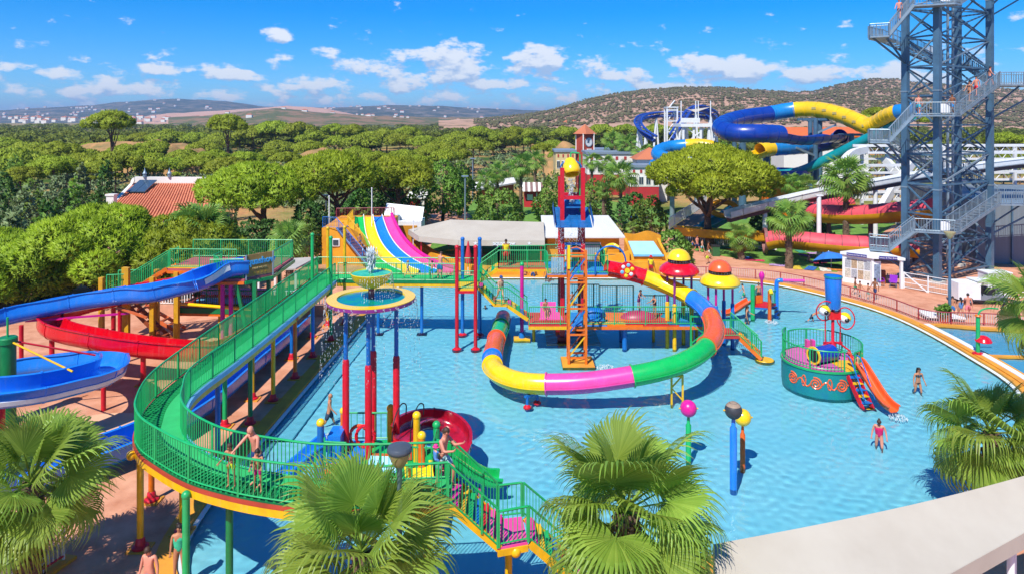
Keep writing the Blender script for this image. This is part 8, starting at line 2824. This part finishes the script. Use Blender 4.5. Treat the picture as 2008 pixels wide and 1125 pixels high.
def skeleton(p):
    """Joint positions for a 1.75 m figure facing -y, feet near z = 0."""
    lean = p.get('lean', 0)
    twist = p.get('twist', 0)
    J = {}
    J['pelvis'] = V(0, 0, 0)
    def tor(v):
        return rotv(rotv(v, twist, 'Z'), lean, 'X')
    J['waist'] = tor(V(0, -.01, .14))
    J['chest'] = tor(V(0, -.015, .36))
    J['neck'] = tor(V(0, .005, .52))
    nod = p.get('nod', 0)
    turn = p.get('turn', 0)
    hd = tor(rotv(rotv(V(0, -.02, .1), nod, 'X'), 0, 'Z'))
    J['head0'] = J['neck'] + hd * .75
    J['head1'] = J['head0'] + tor(rotv(V(0, -.01, .13), nod, 'X'))
    for s, k in ((-1, 'r'), (1, 'l')):
        sh = tor(V(s * .185, 0, .46))
        J[k + '_sh'] = sh
        fw, ou, el = p.get(k + '_arm', 0), p.get(k + '_out', 9), p.get(k + '_el', 12)
        up = rotv(V(0, 0, -.29), -fw, 'X')
        up = rotv(up, -ou * s, 'Y')
        fo = rotv(V(0, 0, -.26), -(fw + el), 'X')
        fo = rotv(fo, -(ou * s * .6) + p.get(k + '_in', 0) * s, 'Y')
        up, fo = rotv(up, lean * .3, 'X'), rotv(fo, lean * .3, 'X')
        J[k + '_elb'] = sh + up
        J[k + '_wr'] = sh + up + fo
        J[k + '_hand'] = sh + up + fo * 1.32
        hp = V(s * .09, 0, -.05)
        J[k + '_hip'] = hp
        hf, kn, ho_ = p.get(k + '_hip', 0), p.get(k + '_kn', 4), p.get(k + '_spread', 4)
        th_ = rotv(V(0, 0, -.43), -hf, 'X')
        th_ = rotv(th_, -ho_ * s, 'Y')
        shn = rotv(V(0, 0, -.43), -(hf - kn), 'X')
        shn = rotv(shn, -ho_ * .5 * s, 'Y')
        J[k + '_knee'] = hp + th_
        J[k + '_ank'] = hp + th_ + shn
        J[k + '_toe'] = J[k + '_ank'] + V(0, -.17, -.045)
    lo = min(J['l_toe'].z, J['r_toe'].z, J['l_ank'].z - .045, J['r_ank'].z - .045) - .03
    if 'seat' in p:
        lo = -.13
    for k in J:
        J[k] = J[k] - V(0, 0, lo)
    return J

TMP = bpy.data.scenes.new('figure_bench')      # a bare scene, so that each figure evaluates alone
def skin_mesh(verts, edges, radii, root, sub=2):
    me = bpy.data.meshes.new('tmp_figure')
    me.from_pydata([tuple(v) for v in verts], edges, [])
    o = bpy.data.objects.new('tmp_figure', me)
    TMP.collection.objects.link(o)
    md = o.modifiers.new('skin', 'SKIN')
    md.branch_smoothing = .3
    for i, rr in enumerate(radii):
        me.skin_vertices[0].data[i].radius = rr
        me.skin_vertices[0].data[i].use_root = (i == root)
    s = o.modifiers.new('sub', 'SUBSURF')
    s.levels = sub
    s.render_levels = sub
    vl = TMP.view_layers[0]
    vl.update()
    out = bpy.data.meshes.new_from_object(o.evaluated_get(vl.depsgraph))
    bpy.data.objects.remove(o)
    out.polygons.foreach_set('use_smooth', [True] * len(out.polygons))
    return out

def part_from(me, name, m, parent):
    me.materials.clear()
    me.materials.append(m)
    o = bpy.data.objects.new(name, me)
    COL.objects.link(o)
    o.parent = parent
    return o

def hand_tubes(mb, wr, hd, s, grip):
    """Palm wedge and five separate bent fingers."""
    d = (hd - wr).normalized()
    side = d.cross(V(0, 1, 0))
    side = side.normalized() if side.length > .1 else V(1, 0, 0)
    nn = side.cross(d).normalized()
    base = wr + d * .075
    for i, L in enumerate((.062, .072, .068, .054)):
        o = base + side * (.030 - .02 * i)
        c = grip * .045
        mb.tube([o, o + d * L * .55 + nn * c * .5, o + d * L * (1 - grip * .5) + nn * c * 1.6], .0095, 5, r2=.006)
    o = wr + d * .03 + side * .035 * s
    mb.tube([o, o + d * .035 + side * .022 * s, o + d * .065 + side * .026 * s + nn * grip * .02], .011, 5, r2=.007)

def person(label, loc, face=0.0, h=1.75, pose=None, skin=0, hair=0, wear=(), hairstyle='short', fat=1.0, group=None, extra=None, child=False):
    """face: heading in degrees, 0 looks towards -y. wear: list of (kind, colour)."""
    p = pose or {}
    J = skeleton(p)
    t = thing('person', label, 'person', loc, group)
    t.rotation_euler = (0, 0, radians(face))
    s = h / 1.75
    t.scale = (s, s, s)
    hs = 1.18 if child else 1.0
    names = ['pelvis', 'waist', 'chest', 'neck', 'head0', 'head1', 'l_sh', 'l_elb', 'l_wr', 'l_hand', 'r_sh', 'r_elb', 'r_wr', 'r_hand', 'l_hip', 'l_knee', 'l_ank', 'l_toe', 'r_hip', 'r_knee', 'r_ank', 'r_toe']
    ix = {n: i for i, n in enumerate(names)}
    f = fat
    rad = {'pelvis': (.145 * f, .105 * f), 'waist': (.125 * f, .095 * f), 'chest': (.15 * f, .105 * f), 'neck': (.055, .055), 'head0': (.072 * hs, .085 * hs), 'head1': (.075 * hs, .09 * hs), 'sh': (.055, .055), 'elb': (.04 * f, .04 * f), 'wr': (.028, .028), 'hand': (.034, .018),
           'hip': (.085 * f, .09 * f), 'knee': (.055 * f, .055 * f), 'ank': (.036, .036), 'toe': (.038, .025)}
    radii = [rad[n] if n in rad else rad[n.split('_')[1]] for n in names]
    edges = [('pelvis', 'waist'), ('waist', 'chest'), ('chest', 'neck'), ('neck', 'head0'), ('head0', 'head1'), ('chest', 'l_sh'), ('l_sh', 'l_elb'), ('l_elb', 'l_wr'), ('l_wr', 'l_hand'), ('chest', 'r_sh'), ('r_sh', 'r_elb'), ('r_elb', 'r_wr'), ('r_wr', 'r_hand'),
             ('pelvis', 'l_hip'), ('l_hip', 'l_knee'), ('l_knee', 'l_ank'), ('l_ank', 'l_toe'), ('pelvis', 'r_hip'), ('r_hip', 'r_knee'), ('r_knee', 'r_ank'), ('r_ank', 'r_toe')]
    me = skin_mesh([J[n] for n in names], [(ix[a], ix[b]) for a, b in edges], radii, 0, 2)
    bm = bmesh.new()
    bm.from_mesh(me)
    ex = MB()
    for k, sg in (('l', 1), ('r', -1)):
        hand_tubes(ex, J[k + '_wr'], J[k + '_hand'], -sg, p.get('grip', .4))
    up = (J['head1'] - J['head0']).normalized()
    fwd = (V(0, -1, 0) - up * V(0, -1, 0).dot(up)).normalized()
    tn = radians(p.get('turn', 0))
    fwd = Matrix.Rotation(tn, 3, up) @ fwd
    sd = fwd.cross(up)
    hc = J['head0'].lerp(J['head1'], .5)
    ex.sphere(hc + up * .015, .098 * hs, 14, 10, (.84, .98, 1.14))
    ex.sphere(hc + fwd * .098 * hs - up * .01, .017, 6, 5, (.8, 1, 1.3))
    for q in (-1, 1):
        ex.sphere(hc + sd * q * .083 * hs, .024, 6, 5, (.45, .8, 1.2))
    vo = [bm.verts.new(v) for v in ex.v]
    for fc in ex.f:
        try:
            bm.faces.new([vo[i] for i in fc])
        except ValueError:
            pass
    bm.to_mesh(me)
    bm.free()
    me.polygons.foreach_set('use_smooth', [True] * len(me.polygons))
    body = part_from(me, 'body', SKIN[skin], t)
    ey = MB()
    for q in (-1, 1):
        ey.sphere(hc + fwd * .088 * hs + sd * q * .034 * hs + up * .022, .013, 6, 5)
        ey.bar(hc + fwd * .091 * hs + sd * q * .02 * hs + up * .045, hc + fwd * .085 * hs + sd * q * .05 * hs + up * .044, .008)
    eo = ey.build('eyes', HAIR[0], None)
    eo.parent = t
    eo['kind'] = 'stuff'
    mo = MB().bar(hc + fwd * .092 * hs - sd * .022 - up * .048, hc + fwd * .092 * hs + sd * .022 - up * .048, .011).build('mouth', mat('lips', '#a85a50', .5), None)
    mo.parent = t
    # hair
    if hairstyle != 'bald':
        hm = MB()
        n, m_ = 14, 8
        vs = []
        for i in range(m_ + 1):
            ph = pi / 2 - (pi * .60) * i / m_
            for k in range(n):
                a = 2 * pi * k / n
                d = sd * cos(a) * cos(ph) * .9 + fwd * sin(a) * cos(ph) + up * sin(ph) * 1.14
                fr_ = max(0, sin(a)) * cos(ph)
                rr = .107 * hs
                q = hc + up * .018 + d * rr
                if ph < .25 and sin(a) > .25:
                    q = hc + up * .018 + d * rr * .86
                vs.append(q)
        fs = []
        for i in range(m_):
            for k in range(n):
                fs.append((i * n + k, i * n + (k + 1) % n, (i + 1) * n + (k + 1) % n, (i + 1) * n + k))
        hm.add(vs, fs)
        if hairstyle == 'long':
            hm.tube(spline([hc - fwd * .06 + up * .06, hc - fwd * .10 - up * .06, hc - fwd * .11 - up * .22, hc - fwd * .09 - up * .36], 4), .075, 9, r2=.03)
        if hairstyle == 'bun':
            hm.sphere(hc - fwd * .09 + up * .09, .05)
        o = hm.build('hair', HAIR[hair], None, smooth=True)
        o.parent = t
    # clothes: shells grown over the same skeleton
    for kind, colr in wear:
        if kind in ('shorts', 'trunks', 'brief', 'skirt'):
            L = {'shorts': .80, 'trunks': .55, 'brief': .12, 'skirt': .85}[kind]
            nm = ['waist', 'pelvis', 'l_hip', 'l_e', 'r_hip', 'r_e']
            K = dict(J)
            K['waist'] = J['pelvis'].lerp(J['waist'], .62 if kind != 'brief' else .25)
            for k in 'lr':
                K[k + '_e'] = J[k + '_hip'].lerp(J[k + '_knee'], L)
            flare = 1.22 if kind in ('shorts', 'skirt') else 1.1
            rd_ = [(.155 * f, .125 * f), (.18 * f, .14 * f), (.11 * f, .12 * f), (.078 * f * flare, .08 * f * flare), (.11 * f, .12 * f), (.085 * f * flare, .09 * f * flare)]
            ed = [(0, 1), (1, 2), (2, 3), (1, 4), (4, 5)]
            part_from(skin_mesh([K[n] for n in nm], ed, rd_, 1, 1), 'shorts' if kind != 'brief' else 'bikini_bottom', cloth(colr), t)
        elif kind in ('shirt', 'swimsuit', 'vest'):
            nm = ['pelvis', 'waist', 'chest', 'neckb', 'l_sh', 'r_sh']
            K = dict(J)
            K['neckb'] = J['chest'].lerp(J['neck'], .55)
            for k in 'lr':
                K[k + '_sh'] = J['chest'].lerp(J[k + '_sh'], .9 if kind != 'shirt' else 1.0)
            rd_ = [(.185 * f, .142 * f), (.165 * f, .13 * f), (.195 * f, .145 * f), (.10, .10), (.06, .065), (.06, .065)]
            ed = [(0, 1), (1, 2), (2, 3), (2, 4), (2, 5)]
            if kind == 'shirt':
                for k in 'lr':
                    K[k + '_slv'] = J[k + '_sh'].lerp(J[k + '_elb'], .55)
                    nm.append(k + '_slv')
                    rd_.append((.062, .062))
                rd_[4] = rd_[5] = (.068, .07)
                ed += [(4, 6), (5, 7)]
            if kind == 'swimsuit':
                for k in 'lr':
                    K[k + '_leg'] = J[k + '_hip'].lerp(J[k + '_knee'], .05)
                    nm.append(k + '_leg')
                    rd_.append((.115 * f, .12 * f))
                ed += [(0, 6), (0, 7)]
            part_from(skin_mesh([K[n] for n in nm], ed, rd_, 1, 1), kind, cloth(colr), t)
        elif kind == 'bikini_top':
            fw_ = V(0, -1, 0)
            mb = MB()
            for q in (-1, 1):
                mb.sphere(J['chest'] + V(q * .075, -.095 * f, .02), .06, 10, 7, (1, .75, .9))
            mb.tube([J['chest'] + V(.165 * f * cos(a), .118 * f * sin(a), .01) for a in np.linspace(0, 2 * pi, 20)[:-1]], .016, 5, closed=True)
            o = mb.build('bikini_top', cloth(colr), None, smooth=True)
            o.parent = t
            o['kind'] = 'stuff'
        elif kind in ('cap', 'hat'):
            hm = MB().lathe([(.118 * hs, 0), (.115 * hs, .03), (.09 * hs, .09), (.04, .115), (0, .118)], hc + up * .055, 14, axis=up)
            if kind == 'cap':
                hm.add([hc + up * .06 + fwd * .09 + sd * .07, hc + up * .06 + fwd * .09 - sd * .07, hc + up * .045 + fwd * .19 - sd * .05, hc + up * .045 + fwd * .19 + sd * .05], [(0, 1, 2, 3)])
            else:
                hm.lathe([(.1, -.02), (.19, -.05), (.19, -.045), (.1, -.01)], hc + up * .055, 16, axis=up)
            o = hm.build('hat', cloth(colr), None, smooth=True)
            o.parent = t
            o['kind'] = 'stuff'
        elif kind == 'sunglasses':
            o = MB().bar(hc + fwd * .105 * hs + sd * .06 + up * .022, hc + fwd * .105 * hs - sd * .06 + up * .022, .02, .03).build('sunglasses', DARK, None)
            o.parent = t
    return t

STAND = {}
WALK = dict(l_hip=24, l_kn=12, r_hip=-18, r_kn=18, l_arm=-18, r_arm=22, l_el=20, r_el=25)
WALK2 = dict(r_hip=22, r_kn=10, l_hip=-16, l_kn=22, r_arm=-15, l_arm=25, l_el=20, r_el=18)
WADE = dict(l_hip=14, l_kn=18, r_hip=-8, r_kn=10, l_out=18, r_out=16, l_el=28, r_el=20, lean=5)
LEAN = dict(lean=16, l_arm=48, r_arm=52, l_el=12, r_el=8, l_out=14, r_out=16, nod=10, grip=.8)
HOLD = dict(l_arm=40, r_arm=36, l_el=45, r_el=50, l_out=8, r_out=8, lean=4, grip=.9)
SIT = dict(seat=1, l_hip=88, r_hip=84, l_kn=80, r_kn=70, l_arm=20, r_arm=15, l_el=30, r_el=40, lean=6)
SITF = dict(seat=1, l_hip=82, r_hip=78, l_kn=20, r_kn=30, l_arm=-25, r_arm=-25, lean=-12)
BEND = dict(lean=62, l_arm=50, r_arm=60, l_hip=18, r_hip=-12, l_kn=14, r_kn=10, nod=-10)
CLIMB = dict(l_hip=48, l_kn=58, r_hip=-4, r_kn=8, lean=10, l_arm=35, r_arm=30, l_el=25, r_el=35)
def wp_(x, y, z=0.0):
    return P(x, y, z)

WF = FLOOR_Z
# on the green walkway
person('bald shirtless man in blue trunks leaning over the green walkway rail', (-7.3, 19.72, FZ + .04), -30, 1.82, dict(LEAN, turn=-35, r_out=22, l_arm=20), 3, 0, [('shorts', '#27457c')], 'bald', 1.08)
person('small girl in lime green shorts at the walkway rail', (-8.0, 19.62, FZ + .04), -10, 1.28, dict(HOLD, lean=8), 1, 1, [('trunks', '#c4e02a')], 'short', .85, child=True)
person('small girl in magenta swimsuit bottoms at the walkway rail', (-7.15, 19.35, FZ + .04), 10, 1.22, HOLD, 1, 0, [('trunks', '#c41a86')], 'bun', .85, child=True)
fx = (-1.98, 19.5, FZ + .04)
person('man in pale shorts stepping down the walkway with a toddler in his arms', fx, 60, 1.8, dict(CLIMB, l_arm=45, l_el=70, r_arm=35, r_el=75, grip=.8), 3, 1, [('shorts', '#a8d8dc')], 'short', 1.05)
person('toddler in blue suit and pink sun hat carried by the man on the walkway', (fx[0] - .16, fx[1] - .24, FZ + .98), 120, .85, dict(seat=1, l_hip=55, r_hip=55, l_kn=60, r_kn=60, l_arm=50, r_arm=50, l_el=40, r_el=40), 0, 1, [('shirt', '#5a92d6'), ('trunks', '#5a92d6'), ('hat', '#ef3f9a')], 'short', 1.0, child=True)
# wading near
p = wp_(645, 846, WF)
person('shirtless man in dark trunks wading left of the red fountain legs', p, 95, 1.82, dict(WALK, lean=4), 1, 0, [('shorts', '#2b3f57')], 'bald', 1.05)
p = wp_(1800, 784, WF)
person('woman in dark bikini wading towards the camera on the right', p, 5, 1.72, dict(WADE, turn=10), 1, 0, [('bikini_top', '#1d3f55'), ('brief', '#16222c')], 'long', .95)
p = wp_(1724, 894, WF)
person('woman in bright pink swimsuit wading near the right', p, -30, 1.66, dict(WADE, nod=22), 3, 1, [('swimsuit', '#e81f6c'), ('sunglasses', '')], 'bun', 1.15)
p = wp_(1592, 640, WF)
person('boy in dark trunks diving forward into the water by the bucket mast', p, 80, 1.5, dict(BEND, l_arm=120, r_arm=110, r_hip=-38), 1, 0, [('shorts', '#1f3348')], 'short', .9)
person('small child starting down the orange slide of the round island', (BX + 1.2, BY - 1.5, 1.47), 10, 1.15, SITF, 0, 1, [('trunks', '#8a4a5a')], 'short', .85, child=True)
p = wp_(1464, 645, WF)
person('woman with long dark hair in a teal dress wading by the small playset', p, 60, 1.62, dict(WADE, l_arm=30, l_el=45), 1, 0, [('vest', '#23495a'), ('skirt', '#1f4a5c')], 'long', 1.05)
person('boy standing on the deck of the small playset', (SX - .25, SY - .05, .87), -20, 1.4, dict(STAND, r_arm=25, r_out=25), 1, 0, [('shorts', '#3a3f46')], 'short', .9, child=True)
p = wp_(1459, 592, WF)
person('boy in green shorts running through the far pool', p, -100, 1.5, dict(WALK, lean=12), 0, 0, [('shorts', '#14a06a')], 'short', .9)
p = wp_(1387, 518)
person('boy in lime shorts walking past the yellow mushroom', p, 170, 1.5, dict(WALK2, l_out=22, r_out=22), 1, 1, [('shorts', '#c8e02c')], 'short', .95)
p = V(12.4, 61.85, 1.15)
p = wp_(1278, 543, .0)
person('lifeguard in yellow shirt and red shorts by the ochre terrace', (p.x, 61.75, .03), 0, 1.78, dict(STAND, l_el=60, r_el=60), 2, 0, [('shirt', '#f0d81c'), ('shorts', '#d2202c'), ('hat', '#d2202c')], 'short', 1.0)
# far pool bathers
for lab, x, y, hgt, z, pose, sk, wr_, hs, fc in [
    ('bather sitting low in the water left of the tube mouth, nearer one', 953, 612, 1.3, WF - .1, SITF, 1, '#2b3f57', 'short', 40), ('bather sitting low in the water left of the tube mouth, farther one', 966, 606, 1.3, WF - .1, SITF, 1, '#1d2f3a', 'short', 30),
    ('swimmer near the landing stair', 976, 566, 1.5, WF - .3, SITF, 1, '#2b3f57', 'short', 90), ('man in blue trunks wading behind the lower deck', 1045, 551, 1.75, WF, WADE, 1, '#234a7c', 'short', 180), ('child wading beside the man in blue trunks', 1030, 548, 1.25, WF, WADE, 1, '#4a3a3a', 'short', 160),
    ('person wading behind the play tower legs', 1073, 556, 1.7, WF, WADE, 2, '#2a5a6a', 'short', 0), ('child in teal suit behind the orange mast', 1122, 600, 1.3, WF, STAND, 1, '#1d7f86', 'long', 0)]:
    p = wp_(x, y + 4, z)
    person(lab, p, fc, hgt, pose, sk, 0, [('shorts', wr_)], hs, 1.0)
person('man in blue shorts leaning on the far footbridge rail', (-4.75, 45.35, FZ), 150, 1.8, dict(LEAN, lean=8), 3, 1, [('shorts', '#1f5fa8')], 'short', 1.08)
person('child crouching by the man on the footbridge', (-5.3, 45.3, FZ), 170, 1.2, dict(HOLD, lean=20), 1, 0, [('trunks', '#1d7f86')], 'short', .85, child=True)
person('child in blue halfway along the footbridge', (-6.9, 45.6, FZ), 80, 1.2, WALK, 0, 2, [('swimsuit', '#3f86c8')], 'long', .85, child=True)
person('woman in cap coming down the tower stair landing', (-.75, 43.8, 2.42), 30, 1.7, dict(WALK, lean=8), 0, 1, [('swimsuit', '#c9b08a'), ('cap', '#2b4f8c')], 'short', 1.1)
person('boy sitting on the pink ramp of the lower deck', (2.1, 43.5, LZ + .5), 10, 1.45, dict(SIT, twist=20), 1, 0, [('shorts', '#9a2f5a')], 'short', .95)
person('child with dark hair playing on the red mound', (8.0, 43.4, LZ + .62), 40, 1.2, dict(HOLD, lean=15), 1, 0, [('vest', '#6a2f6a'), ('shorts', '#6a2f6a')], 'short', .9, child=True)
person('girl in dark suit standing at the lower deck rope', (9.0, 43.4, LZ + .03), -60, 1.45, HOLD, 1, 0, [('swimsuit', '#1c2f3c')], 'bun', .95)
person('person in green shirt on the slide mezzanine', (-20.1, 44.0, 2.12), 20, 1.7, STAND, 2, 0, [('shirt', '#2a8a3a'), ('shorts', '#22303a')], 'short', 1.0)
person('lifeguard in yellow shirt on the link deck of the play tower', (-.4, 45.6, TZ - .03), 10, 1.75, STAND, 2, 0, [('shirt', '#f0d81c'), ('shorts', '#d2202c')], 'short', 1.0)
person('attendant in pale green shirt beside the orange stair', (P(632, 512).x, P(632, 512).y, 0), 30, 1.75, STAND, 1, 1, [('shirt', '#b8e0b0'), ('shorts', '#3a8a5a')], 'short', 1.0)
person('child sliding down the stair rail side of the racer slide', (-14.4, 65.2, 1.9), 40, 1.3, WALK, 1, 0, [('trunks', '#3a5f8c')], 'short', .9, child=True)
# foreground paving
p = V(-10.35, 20.9, 0)
person('woman in mint swimsuit standing under the walkway', (-10.15, 21.0, 0), 20, 1.68, dict(STAND, turn=30, l_hip=6), 1, 0, [('swimsuit', '#3fc79a')], 'bun', 1.1)
person('shirtless man looking down at the bottom edge by the walkway post', (-10.45, 19.85, 0), -10, 1.76, dict(STAND, nod=25, l_out=14, r_out=14), 3, 1, [('shorts', '#2b6fb0')], 'short', 1.12)
person('boy partly hidden at the bottom edge beside the green post', (-8.95, 18.75, 0), 30, 1.45, STAND, 2, 0, [('shorts', '#333a44')], 'short', .95)
person('woman in patterned bikini shading her eyes by the near canopy', (17.45, 25.85, .06), 0, 1.7, dict(r_arm=100, r_out=30, r_el=110, l_out=10), 2, 0, [('bikini_top', '#4a4f7a'), ('brief', '#4a4f7a')], 'bun', 1.0)
# right terrace
for lab, x, y, hgt, pose, sk, wr_, fc in [('boy in green trunks walking nearest the kiosk posters', 1677, 578, 1.42, WALK, 2, '#12956a', 60), ('boy in orange trunks following by the maroon fence', 1686, 583, 1.32, WALK2, 1, '#ef6c2e', 40), ('boy in teal trunks nearest the maroon fence', 1702, 588, 1.32, WALK2, 1, '#12a080', 60), ('taller boy in navy trunks last of the four by the fence', 1716, 588, 1.72, WALK, 2, '#26386a', -70)]:
    person(lab, wp_(x, y), fc, hgt, pose, sk, 0, [('shorts', wr_)], 'short', .95)
for lab, x, y, hgt, pose, sk, w_, hst, fc in [('man in pink shorts walking away by the utility cart', 1898, 624, 1.8, WALK2, 3, [('shorts', '#ef7f8a')], 'short', 160), ('woman in blue patterned swimsuit by the tall lamp', 1884, 628, 1.65, WALK, 1, [('swimsuit', '#5f86b8')], 'long', 170), ('child in blue towel left of the tall lamp', 1868, 622, 1.5, STAND, 1, [('skirt', '#2f78c0')], 'short', 150),
                                              ('woman with dark hair sitting behind the right fence', 1965, 618, 1.4, SIT, 1, [('swimsuit', '#3a3f5a')], 'long', 80)]:
    person(lab, wp_(x, y), fc, hgt, pose, sk, 0, w_, hst, 1.0)
# lawn and paths
for lab, x, y, hgt, pose, sk, w_, hst, fc in [('shirtless man in navy shorts walking past the hedge', 1367, 495, 1.8, WALK, 3, [('shorts', '#22366a')], 'short', 30), ('child in blue by the man at the hedge', 1358, 494, 1.3, WALK2, 1, [('swimsuit', '#2b5fa8')], 'short', 30), ('thin boy right of the man at the hedge', 1377, 496, 1.45, WALK, 0, [('shorts', '#7fc0c8')], 'short', 40), ('man in pale shorts striding across the path', 1389, 508, 1.78, WALK2, 2, [('shorts', '#bcd6d0')], 'short', 70),
                                              ('woman in dark clothes standing by the pink tunnel mouth', 1506, 492, 1.75, STAND, 2, [('shirt', '#2a2430'), ('skirt', '#7a2440')], 'short', 0), ('man standing at the white lawn fence left of the board', 1630, 500, 1.8, STAND, 2, [('shorts', '#30343c')], 'short', 20), ('man with arms folded at the lawn fence right of the board', 1648, 500, 1.8, HOLD, 2, [('shirt', '#5a4038'), ('shorts', '#2c3038')], 'short', -20),
                                              ('person leaning at the covered flume behind the kiosk', 1682, 498, 1.75, STAND, 2, [('shirt', '#7a3a44'), ('shorts', '#3a2c30')], 'short', 0), ('sunbather sitting on an orange towel left of the blue parasol', 1588, 514, 1.6, SITF, 3, [('brief', '#c23a2a')], 'short', 60), ('sunbather sitting under the edge of the blue parasol', 1608, 520, 1.6, SITF, 1, [('swimsuit', '#2a2f3a')], 'long', 40),
                                              ('person in red on the walk behind the canopy', 770, 424, 1.7, WALK, 1, [('shirt', '#b02a30'), ('shorts', '#2c3038')], 'short', 20), ('person in dark top on the path behind the canopy', 862, 422, 1.7, WALK2, 1, [('shirt', '#2b2c3a'), ('shorts', '#1c2430')], 'short', 10), ('stroller in purple on the path behind the canopy', 880, 420, 1.7, WALK, 1, [('shirt', '#5a2f7a'), ('shorts', '#2c2438')], 'short', -20),
                                              ('shirtless stroller far up the path behind the canopy', 884, 408, 1.75, WALK, 3, [('shorts', '#c0603a')], 'short', 0), ('stroller in orange far up the path behind the canopy', 893, 406, 1.7, WALK2, 1, [('shirt', '#d07a3a'), ('shorts', '#5a4030')], 'short', 30), ('visitor in yellow by the white railing at the back', 1422, 480, 1.72, STAND, 2, [('shirt', '#e0c028'), ('shorts', '#28303c')], 'short', 0), ('visitor in dark shorts by the white railing at the back', 1408, 481, 1.75, STAND, 2, [('shorts', '#2a2f38')], 'short', 10)]:
    person(lab, wp_(x, y), fc, hgt, pose, sk, 0, w_, hst, 1.0)
# people climbing the steel tower: stair treads of the middle flight
def on_flight(t_, i=1):
    a_, b_ = V(37.5, 57.65, zB[i]), V(43.4, 61.2, zD[i])
    q = a_.lerp(b_, t_)
    return V(q.x - .25, q.y + .45, q.z + .14)
for lab, loc, sk, w_, fc in [('man in dark trunks high on the middle tower flight', on_flight(.9), 3, [('shorts', '#2c4a6a')], 60), ('man in red trunks halfway up the middle tower flight', on_flight(.55), 3, [('shorts', '#d8283a')], -60), ('girl behind the man in red trunks on the tower', on_flight(.38), 1, [('bikini_top', '#2a3040'), ('brief', '#2a3040')], -60), ('man in blue trunks at the middle tower landing', V(36.9, 57.7, zB[1] + .02), 2, [('shorts', '#2a7ab8')], -70), ('two toned swimmer at the left of the middle tower landing', V(34.6, 58.6, zB[1] + .02), 3, [('shorts', '#38b0c8')], -40),
                             ('man near the top left landing of the tower', V(33.0, 58.7, 22.55), 3, [('shorts', '#7a2f3a')], -40), ('person waiting at the right hand tower landing', V(46.5, 61.8, zD[1] + .02), 2, [('shorts', '#2f5fa0')], 20)]:
    person(lab, loc, fc, 1.75, WALK, sk, 0, w_, 'short', 1.0)

bpy.data.scenes.remove(TMP)
